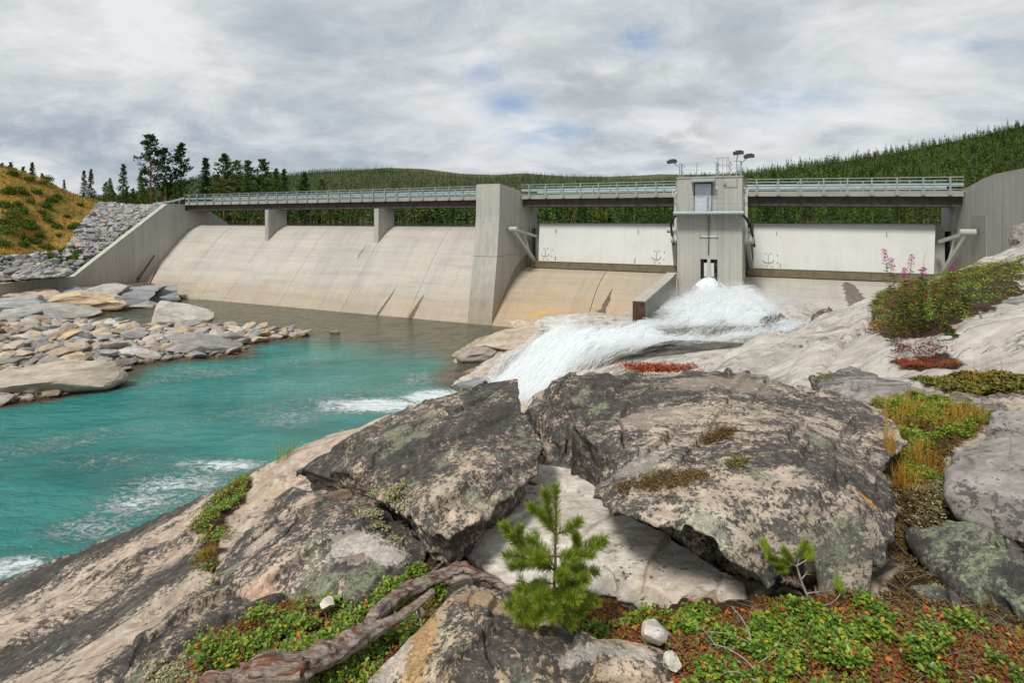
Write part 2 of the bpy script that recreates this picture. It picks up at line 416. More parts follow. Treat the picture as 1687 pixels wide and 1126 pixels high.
# --- ungated spillway on the left: ogee profile in (v, z), swept along the dam axis
prof = [(-.5, -2.0), (-.1, 0.0), (1.5, 1.95), (3.0, 3.72), (4.4, 5.30), (5.5, 6.50), (6.2, 7.22), (6.9, 7.87), (7.5, 8.32), (8.1, 8.65), (8.7, 8.86), (9.3, 8.93), (9.9, 8.88), (10.4, 8.6), (10.6, 6.0), (10.6, -2.0)]
def ogee_v(z):
    return float(np.interp(z, [p[1] for p in prof[:12]], [p[0] for p in prof[:12]]))
spill = thing('concrete_spillway', D(-46, 5, 0), 'long sloping beige concrete spillway face of poured panels under the bridge, beside the still pool', 'spillway')
u_j = [-71.0, -63.3, -54.4, -45.5, -36.4, -28.0, -20.0]
for a, b in zip(u_j[:-1], u_j[1:]):
    mb = MB(); A = a+.018; B = b-.018
    mb.prism(prof, lambda p: D(A, p[0], p[1]), lambda p: D(B, p[0], p[1]))
    part('panel', mb, m_face, spill, label=None)
for j in u_j[1:-1]:
    mb = MB(); q = [(p[0]+.03, p[1]-.04) for p in prof]
    mb.prism(q, lambda p: D(j-.03, p[0], p[1]), lambda p: D(j+.03, p[0], p[1])); part('joint', mb, m_joint, spill)
def stain(parent, pts, off, mat, name='stain'):
    """thin crust following the ogee; pts = (u, z, halfwidth) up the face"""
    A_ = np.array(pts); t_ = np.linspace(0, len(A_)-1, 8*len(A_)); pts = [tuple(np.interp(x, range(len(A_)), A_[:, k]) for k in range(3)) for x in t_]; rj = np.random.default_rng(len(pts)+int(abs(A_[0, 0])*10))
    pts = [(u, z, max(.01, hw*(1+.22*rj.normal()*.6))) for (u, z, hw) in pts]
    V, f = [], []
    for (u, z, hw) in pts:
        for s in (-1, 1):
            x = u+s*hw; v = parent_v(z); V.append(D(x, v-off, z+off*.6))
    n = len(pts)
    for i in range(n-1): f.append((2*i, 2*i+1, 2*i+3, 2*i+2))
    mb = MB(); mb.add(V, f)
    return part(name, mb, mat, parent)
parent_v = ogee_v
stain(spill, [(-27.6, .02, .34), (-27.5, .6, .26), (-27.35, 1.3, .16), (-27.2, 1.9, .05), (-27.15, 2.2, .01)], .02, m_stain)
stain(spill, [(-31.6, .02, .16), (-31.4, .7, .14), (-31.1, 1.6, .1), (-30.9, 2.4, .02)], .02, m_stain)
stain(spill, [(-37.9, 5.2, .03), (-38.0, 5.7, .09), (-37.9, 6.2, .08), (-37.8, 6.7, .02)], .02, plain('rust_streak', (.26, .16, .09), .8))
stain(spill, [(-69.6, .9, .2), (-69.9, 1.6, .16), (-70.3, 2.6, .14), (-70.6, 3.4, .04)], .03, m_rust)

# --- wing wall on the left bank
wing = [(-34, -1.5), (-34, 2.3), (-7.2, 2.75), (4.0, 11.75), (6.6, 11.75), (6.6, 10.98), (10.0, 10.98), (10.4, 11.0), (13.6, 9.0), (13.6, -1.5)][::-1]
ww = thing('wing_wall', D(-71.5, 0, 1), 'grey concrete wing wall with a long sloping top, holding back the stone slope at the far bridge end', 'wall')
mb = MB(); mb.prism(wing, lambda p: D(-71.9, p[0], p[1]), lambda p: D(-71.02, p[0], p[1])); part('wall_body', mb, m_wall, ww)
mb = MB()
for (a, b) in (((-34, 2.3), (-7.2, 2.75)), ((-7.2, 2.75), (4.0, 11.75)), ((4.0, 11.75), (6.6, 11.75))):
    pl = [(a[0], a[1]+.004), (b[0], b[1]+.004), (b[0], b[1]+.11), (a[0], a[1]+.11)]
    mb.prism(pl[::-1], lambda p: D(-71.95, p[0], p[1]), lambda p: D(-70.97, p[0], p[1]))
part('coping', mb, concrete('coping_concrete', (.42, .40, .36), (.50, .47, .41), False), ww)

# --- gate pier left of the gates
gp = thing('gate_pier', D(-20, 4, 0), 'massive concrete pier with battered front between the long spillway and the left gate', 'pier')
pr = [(-.7, -1.5), (-.1, 0), (1.05, 6.26), (1.55, 9.9), (1.66, 13.05), (6.2, 12.6), (7.6, 11.95), (8.6, 11.0), (9.2, 10.95), (11.0, 10.9), (11.0, -1.5)][::-1]
mb = MB(); mb.prism(pr, lambda p: D(-21.2, p[0], p[1]), lambda p: D(-18.7, p[0], p[1])); part('pier_body', mb, m_pier, gp)
mb = MB()
for z in (6.2,):
    mb.dbox(-21.21, -18.69, float(np.interp(z, [0, 6.26], [-.1, 1.05]))-.012, 6, z-.02, z+.02)
part('pour_joint', mb, m_joint, gp)
# curved lower nose beside the sill, flood-stained
qp = [(1.0, -1.2), (.3, -1.2), (1.0, .3), (3.0, 3.0), (5.4, 5.0), (8.2, 6.1), (8.2, -1.2)][::-1]
mb = MB(); mb.prism(qp, lambda p: D(-18.7, p[0], p[1]), lambda p: D(-18.62, p[0], p[1])); part('stained_lower_face', mb, concrete('silt_stained_concrete', (.25, .215, .17), (.31, .26, .20), True), gp)
mb = MB(); mb.tube([D(-18.64, 7.3, 11.9), D(-18.64, 8.2, 11.0), D(-18.64, 8.75, 9.9), D(-18.64, 8.9, 8.6), D(-18.64, 8.9, 7.5)], .09, 6); part('side_seal', mb, m_gedge, gp)

# --- abutment on the right bank
ab = thing('abutment_wall', D(18, 0, 3), 'tall grey concrete abutment wall with curved shoulder at the right end of the dam', 'wall')
ap = [(-16, 2), (-16, 12.55), (.6, 12.6), (2.6, 12.45), (5.0, 12.15), (7.2, 11.85), (7.6, 10.95), (10.6, 10.95), (11.0, 11.6), (12.4, 10.9), (12.4, 2)][::-1]
mb = MB(); mb.prism(ap, lambda p: D(17.4, p[0], p[1]), lambda p: D(19.4, p[0], p[1])); part('wall_body', mb, m_wall, ab)
for off in (0, .35):
    mb = MB(); mb.tube([D(17.36, 6.6+off, 11.8), D(17.36, 7.9+off, 10.9), D(17.36, 8.8+off, 9.8), D(17.36, 9.1+off, 8.6), D(17.36, 9.2+off, 7.0)], .07, 6); part('side_seal', mb, m_gedge, ab)
mb = MB(); mb.dbox(17.34, 17.395, 2.0, 4.8, 6.6, 9.9); part('bearing_block', mb, concrete('bearing_concrete', (.33, .315, .28), (.36, .345, .31), True), ab)
mb = MB(); mb.dbox(17.392, 17.405, -.52, -.48, 4, 12.5); part('construction_joint', mb, m_joint, ab)

# --- sills under the two gates
sp2 = [(-.6, -1.5), (-.1, 0), (1.6, 1.5), (3.2, 2.8), (4.8, 3.75), (6.4, 4.4), (7.4, 4.62), (8.4, 4.68), (9.6, 4.6), (10.4, 4.2), (10.4, -1.5)]
def sill_v(z): return float(np.interp(z, [p[1] for p in sp2[:8]], [p[0] for p in sp2[:8]]))
parent_v = sill_v
sl = thing('gate_sill', D(-10, 4, 0), 'curved ochre-stained concrete sill sloping to the rocks under the left gate', 'sill')
mb = MB(); mb.prism(sp2, lambda p: D(-18.68, p[0], p[1]), lambda p: D(-10.03, p[0], p[1])); part('panel', mb, m_ogee, sl)
mb = MB(); mb.prism(sp2, lambda p: D(-9.97, p[0], p[1]), lambda p: D(-2.36, p[0], p[1])); part('panel', mb, m_ogee, sl)
stain(sl, [(-9.1, .8, .7), (-9.0, 1.3, .75), (-9.05, 1.6, .5), (-8.85, 1.85, .2), (-8.8, 2.2, .26), (-8.65, 2.6, .22), (-8.68, 2.9, .1), (-8.6, 3.4, .02)], .02, m_stain)
m_och = plain('ochre_seepage', (.42, .25, .085), .8, 0, .35, 2.5)

sr = thing('gate_sill', D(10, 4, 2), 'pale concrete sill above the upper water under the right gate, with one dark oval stain', 'sill')
mb = MB(); mb.prism(sp2, lambda p: D(2.36, p[0], p[1]), lambda p: D(17.38, p[0], p[1])); part('panel', mb, m_face, sr)
stain(sr, [(10.4, 2.4, .72), (10.4, 2.8, .75), (10.35, 3.2, .72), (10.2, 3.6, .62), (10.1, 4.0, .56), (10.0, 4.3, .46), (9.95, 4.45, .34), (9.9, 4.56, .12)], .02, plain('dark_wet_patch', (.17, .145, .12), .6, 0, .2, 3))

# --- flap gates with trunnion arms
def gate(u0, u1, side, label):
    """side -1: the open trunnion arm is at the u0 end, +1: at the u1 end"""
    g = thing('flood_gate', D((u0+u1)/2, 8, 5), label, 'gate')
    gprof = [(7.55, 5.42), (8.72, 9.1), (8.80, 9.22), (8.9, 9.26), (9.5, 9.27), (9.5, 8.4), (8.6, 5.42)]
    sk = 0.28
    def E(u, s): return lambda p: D(u+s*sk*(9.3-p[1])*.35, p[0], p[1])
    mb = MB(); mb.prism(gprof, E(u0, 1 if side < 0 else 0), E(u1, -1 if side > 0 else 0)); part('skin_plate', mb, m_gate, g)
    lipp = [(7.72, 4.72), (7.60, 5.40), (8.55, 5.40), (8.5, 4.72)][::-1]
    mb = MB(); mb.prism(lipp[::-1], lambda p: D(u0-.45, p[0], p[1]), lambda p: D(u1+.45, p[0], p[1])); part('lower_lip', mb, m_lip, g)
    mb = MB(); mb.dbox(u0-.8, u1+.8, 9.62, 9.9, 4.7, 9.12); part('seal_wall', mb, m_gedge, g)
    for e, s in ((u0, -1), (u1, 1)):
        op = (s == side)
        tu = e+s*.66 if op else e+s*.5
        tr = (3.3, 8.75)
        ux = e+s*.35
        arm = part('arm', MB().bar(D(tu, tr[0]+.2, tr[1]), D(ux-s*.2, 8.4, 7.9), .22, .26), m_arm, g)
        part('arm', MB().bar(D(tu, tr[0]+.2, tr[1]-.1), D(ux-s*.2, 7.75, 5.45), .28, .32), m_arm, g)
        mb = MB(); mb.bar(D(tu-s*.1, 5.9, 8.35), D(ux, 7.0, 6.25), .14); mb.bar(D(tu-s*.1, 5.9, 8.3), D(ux, 6.35, 6.8), .14); part('brace', mb, m_arm, g)
        mb = MB()
        mb.tube([D(e+s*.1, tr[0], tr[1]), D(e+s*.98, tr[0], tr[1])], .24, 14)
        part('trunnion', mb, m_arm, g)
        if not op:
            mb = MB(); mb.tube([D(ux, 5.6, 9.6), D(ux, 7.4, 8.3)], .16, 10); mb.tube([D(ux, 6.6, 8.9), D(ux, 8.2, 7.7)], .10, 8)
            part('hydraulic_cylinder', mb, m_dsteel, g)
    def skin_v(z): return float(np.interp(z, [5.42, 9.1], [7.55, 8.72]))
    L = u1-u0
    for fu, fz in ((.14, 8.5), (.16, 5.75), (.75, 8.5), (.74, 5.75)):
        u = u0+L*fu; v = skin_v(fz); mb = MB(); mb.dbox(u-.03, u+.03, v-.16, v+.1, fz-.18, fz+.18); part('lifting_lug', mb, m_gedge, g)
    for fu in ((.075, .885) if side < 0 else (.09,)):
        u = u0+L*fu; mb = MB()
        arc = []
        for k in range(13):
            a = math.pi*(1.08+k/12*.86); z = 6.25+.36*math.sin(a); arc.append(D(u+.44*math.cos(a), skin_v(z)-.06, z))
        mb.tube(arc, .018, 6)
        part('pipe_loop', mb, m_pipe, g); mb = MB()
        mb.tube([D(u, skin_v(5.85)-.06, 5.85), D(u, skin_v(6.65)-.06, 6.65)], .015, 6)
        part('pipe_stem', mb, m_pipe, g)
        for du, z in ((-.2, 6.72), (.2, 6.72), (.72, 6.6), (.7, 5.95), (-.12, 5.66), (.3, 5.62)):
            mb = MB(); mb.dbox(u+du-.035, u+du+.035, skin_v(z)-.09, skin_v(z)+.03, z-.03, z+.03); part('bolt', mb, m_pipe, g)
    return g
gate(-17.55, -3.75, -1, 'pale grey steel flood gate between the battered pier and the control tower')
gate(3.0, 16.15, 1, 'pale grey steel flood gate between the control tower and the tall right abutment')

# --- control tower
ct = thing('control_tower', D(0, 4, 3), 'square concrete control tower with blue door and lamps on its railed roof, between the gates', 'tower')
mb = MB(); mb.dbox(-2.36, -.62, 0, 8.6, 2, 12.85); mb.dbox(.62, 2.36, 0, 8.6, 2, 12.85); mb.dbox(-.615, .615, 0, 8.6, 6.6, 12.85); mb.dbox(-.615, .615, 1.4, 8.6, 2, 6.595)
part('tower_body', mb, m_wall, ct)
mb = MB(); mb.dbox(-2.42, 2.42, -.06, 8.66, 12.853, 12.98); part('roof_slab', mb, m_deck, ct)
mb = MB(); mb.dbox(-1.02, .18, -.05, .02, 10.3, 12.4); dr = part('door', mb, m_door, ct)
mb = MB(); mb.dbox(-1.10, -1.02, -.08, .02, 10.3, 12.48); mb.dbox(.18, .26, -.08, .02, 10.3, 12.48); mb.dbox(-1.018, .178, -.08, .02, 12.403, 12.48); part('door_frame', mb, m_dsteel, dr)
mb = MB(); mb.tube([D(.06, -.06, 11.25), D(.06, -.12, 11.25), D(-.04, -.12, 11.25)], .018, 6); part('door_handle', mb, m_galv, dr)
mb = MB(); mb.prism([(-.9, 12.52), (-.9, 12.6), (0, 12.84), (0, 12.70)], lambda p: D(-1.3, p[0], p[1]), lambda p: D(.45, p[0], p[1])); part('canopy', mb, m_galv, ct)
def rails(u0, u1, v0, v1, zb, h, mids, parent, posts, r=.022, mat=m_galv, front=True, sides=True):
    rl = MB()
    for z in [zb+h]+[zb+x for x in mids]:
        if front: rl.tube([D(u0, v0, z), D(u1, v0, z)], r, 6)
        if sides:
            for u in (u0, u1): rl.tube([D(u, v0, z), D(u, v1, z)], r, 6)
    p = part('railing', rl, mat, parent)
    for u, v in posts: part('post', MB().tube([D(u, v, zb), D(u, v, zb+h)], r*1.25, 6), mat, p)
    return p
bl = MB(); bl.dbox(-2.5, 2.5, -.95, -.003, 10.12, 10.20); bal = part('balcony', bl, m_galv, ct)
mb = MB(); mb.tube([D(-2.5, -.98, 10.16), D(2.5, -.98, 10.16)], .13, 10); part('edge_pipe', mb, m_teal, bal)
mb = MB()
for z in (10.65, 11.0, 11.4):
    mb.tube([D(-2.45, -.93, z), D(2.45, -.93, z)], .016, 5)
    for u in (-2.45, 2.45): mb.tube([D(u, -.93, z), D(u, 0, z)], .016, 5)
for u in (-2.45, -.95, 0.32, 2.45): mb.tube([D(u, -.93, 10.2), D(u, -.93, 11.42)], .022, 6)
part('balcony_railing', mb, m_galv, bal)
for u in (-1.9, .28, 2.0):
    mb = MB(); mb.bar(D(u, -.9, 10.1), D(u, -.02, 9.1), .06); part('bracket', mb, m_galv, bal)
rails(-2.2, .55, .15, 3.5, 12.98, 1.1, (.55,), ct, [(-2.2, .15), (-2.2, 1.2), (-2.0, .15), (-.9, .15), (.5, .15), (.55, 1.2)])
rails(1.5, 2.25, .15, 3.5, 12.98, 1.1, (.55,), ct, [(1.5, .15), (2.25, .15), (2.25, 1.2)])
mb = MB()
for k in range(9):
    a = math.pi*k/8; 
    if k % 2 == 0: mb.tube([D(1.0+.42*math.cos(a), .15-.42*math.sin(a)*.8, 12.9), D(1.0+.42*math.cos(a), .15-.42*math.sin(a)*.8, 14.35)], .02, 5)
for z in (13.2, 13.8, 14.35): mb.tube([D(1.0+.42*math.cos(math.pi*k/8), .15-.42*math.sin(math.pi*k/8)*.8, z) for k in range(9)], .022, 5)
part('ladder_cage', mb, m_galv, ct)
for (u, v, ht, du, hd) in ((-2.2, .1, 14.2, -.55, .9), (1.98, -.03, 14.62, .12, 1.0), (2.28, .1, 14.35, .55, .9)):
    mb = MB(); mb.tube([D(u, v, 12.1 if ht > 14.5 else 12.95), D(u, v, ht-.45), D(u+du*.8, v, ht-.05)], .035, 6); fl = part('floodlight', mb, m_galv, ct)
    mb = MB(); c0, c1 = D(u+du-.34, v-.12, ht), D(u+du+.34, v-.25, ht+.05)
    mb.bar(c0, c1, .36, .24); mb.bar(D(u+du-.2, v-.05, ht+.16), D(u+du+.2, v-.1, ht+.18), .2, .12); part('lamp_head', mb, m_dsteel, fl)
mb = MB(); mb.dbox(.42, .62, -.08, -.002, 11.95, 12.2); part('wall_lamp', mb, m_white, ct)
mb = MB(); mb.dbox(1.02, 1.26, -.1, -.002, 12.3, 12.55); part('junction_box', mb, m_galv, ct)
mb = MB(); mb.tube([D(1.98, -.06, 12.12), D(1.1, -.06, 12.12)], .016, 5); part('conduit', mb, m_dsteel, ct)
# sluice gate below the tower with its spindle
mb = MB(); mb.dbox(-.61, -.36, .05, 1.39, 2.0, 6.59); mb.dbox(.36, .61, .05, 1.39, 2, 6.59); part('gate_slot', mb, m_hole, ct)
mb = MB(); mb.dbox(-.36, .36, .02, .4, 5.25, 6.30); sg = part('sluice_gate', mb, m_gate, ct)
mb = MB(); mb.dbox(-.12, .12, -.08, .015, 5.15, 6.95); part('gate_stem_plate', mb, m_gedge, sg)
mb = MB(); mb.dbox(-.34, .34, .0, .6, 4.3, 5.2); part('nozzle', mb, m_dsteel, sg)
mb = MB(); mb.tube([D(.02, -.16, 10.1), D(-.02, -.12, 6.9)], .03, 6); part('spindle', mb, m_dsteel, ct)
mb = MB(); mb.dbox(-.14, .14, -1.05, -.75, 10.2, 10.42); mb.tube([D(0, -.9, 10.2), D(0, -.9, 11.35)], .09, 8); mb.tube([D(0, -.9, 11.35), D(0, -.9, 11.95)], .03, 6); part('actuator', mb, m_galv, ct)
mb = MB(); mb.tube([D(-.6, -.1, 8.35), D(.6, -.1, 8.35)], .03, 6); mb.dbox(-.66, -.58, -.14, -.002, 8.3, 8.42); mb.dbox(.58, .66, -.14, -.002, 8.3, 8.42); part('spindle_guide', mb, m_galv, ct)
for s in (-1, 1):
    mb = MB(); pts = [D(s*2.42, -.1, 10.0), D(s*2.62, -.1, 9.75), D(s*2.9, .4, 9.2), D(s*3.05, 2.0, 8.4), D(s*3.15, 3.6, 7.5)]
    mb.tube(pts, .09, 8); part('hydraulic_hose', mb, m_black, ct)
    mb = MB(); mb.tube([D(s*2.38, 2.2, 8.05), D(s*3.15, 2.2, 8.05)], .3, 12); part('bearing', mb, m_gate, ct)
    mb = MB(); mb.tube([D(s*2.55, .9, 11.9), D(s*2.6, .9, 11.3), D(s*2.6, .9, 8.0)], .12, 8); mb.tube([D(s*2.42, .5, 11.2), D(s*2.7, .3, 11.5), D(s*2.75, .3, 11.9), D(s*2.45, .6, 12.1)], .05, 6); part('conduit', mb, m_gate, ct)

# --- guide wall beside the jet
gw = thing('guide_wall', D(-2.6, -6, 3), 'low concrete guide wall with rusty dark end plate left of the white water jet', 'wall')
mb = MB(); mb.prism([(-12.6, 2.0), (-12.6, 4.85), (-2.5, 5.25), (-1.0, 5.4), (-.02, 5.4), (-.02, 2)][::-1], lambda p: D(-3.05, p[0], p[1]), lambda p: D(-2.42, p[0], p[1])); part('wall_body', mb, m_guide, gw)
mb = MB(); mb.dbox(-3.09, -2.38, -12.68, -12.605, 3.0, 4.88); part('end_plate', mb, m_rust, gw)
mb = MB(); mb.prism([(-12.58, 4.853), (-2.5, 5.253), (-1.0, 5.403), (-.02, 5.403), (-.02, 5.47), (-1.0, 5.47), (-2.5, 5.32), (-12.58, 4.92)], lambda p: D(-3.10, p[0], p[1]), lambda p: D(-2.37, p[0], p[1])); part('coping', mb, m_face, gw)

# --- road bridge in three spans
def bridge(u0, u1, label, z0, z1, plate):
    b = thing('road_bridge', D((u0+u1)/2, 8.5, 11), label, 'bridge')
    zf = lambda u: z0+(z1-z0)*(u-u0)/(u1-u0)
    def seg(v0, v1, a, c):
        mb = MB(); mb.prism([(v0, a), (v1, a), (v1, c), (v0, c)], lambda p: D(u0, p[0], z0+p[1]), lambda p: D(u1, p[0], z1+p[1])); return mb
    part('deck', seg(6.75, 10.6, -.30, -.02), m_deck, b)
    part('edge_beam', seg(6.55, 6.75, -.34, .1), m_deck, b)
    part('edge_beam', seg(10.6, 10.8, -.34, .1), m_deck, b)
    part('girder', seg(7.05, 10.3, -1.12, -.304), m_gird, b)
    nrm = []
    n = max(2, round((u1-u0)/1.72))
    for v in (6.5, 10.75):
        rl = seg(v-.03, v+.03, 1.08, 1.14); part('top_rail', rl, m_galv, b)
        part('middle_rail', seg(v-.02, v+.02, .86, .90), m_galv, b)
        w_ = -.06 if v < 8 else .06
        prof_ = [(v+.06, .42), (v+.13, .47), (v+.08, .55), (v+.13, .63), (v+.06, .70), (v+.055, .70), (v+.1, .63), (v+.05, .55), (v+.1, .47), (v+.055, .42)]
        mb = MB(); mb.prism(prof_, lambda p: D(u0, p[0], z0+p[1]), lambda p: D(u1, p[0], z1+p[1])); part('guard_rail', mb, m_rail, b)
        part('lower_rail', seg(v-.02, v+.02, .16, .21), m_galv, b)
        for k in range(n):
            u = u0+(k+.5)*(u1-u0)/n; z = zf(u)
            mb = MB(); mb.dbox(u-.05, u+.05, v-.06, v+.06, z-.18, z+1.12)
            mb.dbox(u-.12, u+.12, v-.09, v+.05, z-.26, z+.12); part('post', mb, m_galv, b)
    return b
b1 = bridge(-70.9, -21.25, 'long grey bridge span with slim metal railing above the sloping spillway', 12.08, 12.1, True)
for u in (-54.1, -36.6):
    mb = MB(); mb.prism([(5.95, 6.5), (5.95, 10.955), (8.9, 10.955), (8.9, 6.5)][::-1], lambda p: D(u-.31, p[0], p[1]), lambda p: D(u+.31, p[0], p[1])); part('pillar', mb, m_wall, b1)
bridge(-18.65, -2.45, 'short grey bridge span with railing between the battered pier and the control tower', 12.1, 12.02, False)
bridge(2.45, 17.35, 'short grey bridge span with railing between the control tower and the right abutment', 12.0, 11.72, False)
# guardrail running off the bridge on the left bank
gr = thing('guard_rail', D(-73, 6.5, 11.8), 'short galvanised guard rail running off the far bridge end among the trees', 'guard rail')
mb = MB(); mb.bar(D(-77.6, 6.2, 12.0), D(-74.0, 6.5, 12.3), .08, .3); mb.bar(D(-74.0, 6.5, 12.3), D(-71.0, 6.5, 12.75), .08, .3); part('rail', mb, m_galv, gr)
for u in (-77.3, -75.5, -73.5, -72.2): part('post', MB().bar(D(u, 6.6, 11.3), D(u, 6.6, 12.5), .1), m_galv, gr)
lg = thing('drift_log', D(-70.4, -.4, 1.2), 'thin dark brown log leaning in the corner of wing wall and spillway', 'log')
part('log', MB().tube([D(-70.2, -1.0, .8), D(-70.5, .2, 2.4), D(-70.75, 2.2, 4.9)], [.2, .16, .07], 7), m_rust, lg)
part('stub', MB().tube([D(-70.4, -.3, 1.8), D(-70.0, -.5, 2.3)], [.12, .05], 6), m_rust, lg)
# ================================================================== ground on the right bank and under the pool
C = []          # control points X, Y, z
def cp(*pts):
    for px, py, h in pts: p = PH(px, py, h); C.append(p)
def cy(*pts):
    for px, py, Y in pts: C.append(PY(px, py, Y))
def cw(*pts):
    for p in pts: C.append(np.array(p, float))
edge = [(-250, 1100, 2.9), (0, 955, 2.6), (200, 870, 2.45), (400, 785, 2.3), (480, 742, 2.02), (560, 712, 1.9), (640, 684, 1.8)]
for px, py, h in edge:
    e = PH(px, py, h); C.append(e)
    for dd, dz in ((1.1, 1.0), (2.6, 3.2), (5.0, 6.0), (8.0, 8.6)):
        z = EYE-(h+dz)
        C.append(np.array([e[0]-.41*dd, e[1]+.91*dd, max(z, -2.5)]))
cp((0, 1126, 2.1), (100, 1010, 2.3), (200, 1126, 1.82), (300, 905, 2.08), (345, 850, 2.16), (300, 1040, 1.86), (450, 1000, 1.83), (600, 1000, 1.80), (700, 950, 1.74), (500, 1110, 1.70), (620, 1126, 1.68),
   (850, 1126, 1.78), (1100, 1126, 1.64), (1400, 1126, 1.56), (1687, 1126, 1.5), (850, 900, 1.88), (1000, 900, 1.88), (1100, 960, 1.80), (1150, 1040, 1.68), (950, 1050, 1.70), (1300, 1040, 1.62), (1687, 900, 1.62),
   (1500, 900, 1.72), (1490, 1000, 1.66), (1550, 850, 1.60), (1500, 770, 1.54), (1450, 800, 1.58), (1560, 700, 1.50), (1480, 660, 1.58), (1600, 720, 1.50), (1560, 650, 1.56), (1687, 650, 1.46), (1687, 780, 1.52),
   (700, 720, 1.95), (800, 760, 1.9), (880, 720, 1.95), (1000, 700, 1.75), (1200, 700, 1.75), (1350, 690, 1.7), (1200, 800, 1.75),
   (1400, 640, 1.80), (1500, 622, 1.72), (1650, 622, 1.52), (1420, 604, 2.15), (1600, 590, 1.66), (1300, 604, 2.6), (1200, 606, 3.3), (1060, 606, 4.5))
cy((940, 607, 20.7), (1000, 590, 21.5), (950, 605, 24), (1050, 592, 25), (1180, 577, 27), (1280, 547, 30), (1340, 527, 33), (1400, 565, 14), (1300, 562, 19), (1450, 535, 14), (1440, 508, 20), (1380, 517, 26),
   (1500, 545, 9), (1500, 485, 18), (1560, 455, 22), (1600, 432, 24), (1650, 412, 25), (1687, 398, 25), (1687, 440, 13), (1620, 480, 11), (1550, 520, 9), (1687, 520, 7), (1800, 400, 22), (1800, 500, 8),
   (1640, 560, 6.6), (1500, 590, 7.2), (1440, 503, 28), (1400, 509, 30), (1370, 513, 31.5), (1490, 490, 30), (1530, 474, 32), (1560, 458, 36.5), (1600, 434, 34), (1640, 416, 33), (1687, 400, 32), (1760, 380, 31),
   (1000, 535, 30.5), (1100, 545, 31), (1150, 508, 38), (1240, 508, 38), (1300, 518, 36), (960, 575, 28), (1050, 560, 27.5), (1180, 550, 29), (880, 604, 29.5), (840, 630, 30.5), (805, 642, 31.5), (860, 658, 27.5), (905, 650, 25),
   (740, 575, 40.7), (765, 600, 36.4), (742, 635, 31.8), (805, 535, 50), (800, 560, 42), (850, 550, 40), (900, 532, 40), (960, 516, 37), (850, 582, 36), (800, 600, 34), (775, 625, 32), (920, 545, 35))
cw((.2, 7, 6.0), (.3, 12, 4.0), (.5, 18, 1.8), (.6, 23, .3), (2.5, 8, 6.8), (3, 12, 5.5), (3.2, 16, 4.5), (1.2, 6, 7.2), (-1, 9, 4.2), (-2, 14, 1.3), (-3, 20, -1), (4, 8, 6.9),
   (0, -3, 8.0), (3, -3, 8.2), (-4, -2, 7.2), (0, 0, 7.95), (6, -2, 8.4), (9, 3, 8.6),
   (-6, 45, -1.4), (-10, 35, -2), (-8, 25, -2.2), (-12, 15, -2.5), (-5, 22, -1.6), (-3, 27, -.9), (-15, 8, -2.5), (-7, 12, -1.2), (-30, 40, -2.5), (-40, 60, -2.5), (-20, 50, -2.5), (-50, 30, -2.5), (-30, 20, -2.5), (-60, 70, -2.5), (-30, 0, -1.5),
   (45, 28, 10.5), (45, 10, 11), (30, 10, 9.4), (20, -5, 9))
for u, v, z in ((-18, 1, -.4), (-14, 0, .2), (-10, 0, .9), (-6, 0, 1.8), (-3, 2, 2.6), (-21, -2, -1), (3, 1, 3.2), (8, 0, 3.2), (13, 0, 3.3), (13, -3, 3.3), (16, 0, 3.6), (17, 3, 4.0), (17, 8, 4.2), (16.5, -4, 4.6), (8, 6, 2), (-10, 6, .5)):
    C.append(np.array(D(u, v, z)))
C = np.array(C)
tpsN = TPS(C[:, :2], C[:, 2], 2e-3, lin=True)
def smooth_h(xy):
    z = tpsN(xy)
    u, v = uv_of(xy[:, 0], xy[:, 1])
    lim = np.where(u < -18.7, -2.0+sstep(-.5, -3.0, v)*20, 99)
    z = np.minimum(z, lim)
    z = np.minimum(z, -2.2+sstep(-13, -4, xy[:, 0])*16+sstep(8, 0, xy[:, 1])*12)
    return np.maximum(z, -3.2)
ST = math.radians(52)                     # strike of the foliation, from +X
def strat(xy, z, a=1.0):
    c, s = math.cos(ST), math.sin(ST)
    return np.stack([(xy[:, 0]*c+xy[:, 1]*s)*.28*a, (-xy[:, 0]*s+xy[:, 1]*c)*1.5*a, z*1.2*a], 1)
FL = [(1143, 478), (1200, 476), (1250, 488), (1350, 524), (1290, 552), (1180, 584), (1050, 600), (950, 612), (915, 642), (880, 690), (840, 668), (778, 654), (795, 632), (838, 585), (885, 550), (948, 533), (1012, 523), (1040, 508), (1090, 492)]
flY = [41.5, 41.5, 40, 0, 0, 0, 0, 0, 24, 25.5, 29, 0, 0, 0, 0, 0, 30.4, 33, 37]
def march(px, py):
    """where the ray through (px, py) meets the smooth ground"""
    t = np.geomspace(1.2, 60, 900); P = np.stack([PY(px, py, y) for y in t])
    below = P[:, 2] < smooth_h(P[:, :2])
    k = int(np.argmax(below)) if below.any() else len(t)-1
    return P[max(k, 1)]
fw = np.array([(PY(a, b, y) if y else march(a, b))[:2] for (a, b), y in zip(FL, flY)])
def seg_dist(p, poly):
    d = np.full(len(p), 1e9)
    for i in range(len(poly)):
        a, b = poly[i], poly[(i+1) % len(poly)]; ab = b-a
        t = np.clip(((p-a)@ab)/(ab@ab), 0, 1); d = np.minimum(d, np.linalg.norm(p-(a+t[:, None]*ab), axis=1))
    return d
def flow_mask(xy):
    m_ = np.zeros(len(xy)); k = (xy > fw.min(0)-2).all(1) & (xy < fw.max(0)+2).all(1)
    if k.any(): m_[k] = sstep(-1.0, .5, seg_dist(xy[k], fw)*np.where(in_poly(xy[k], fw), 1, -1))
    return m_
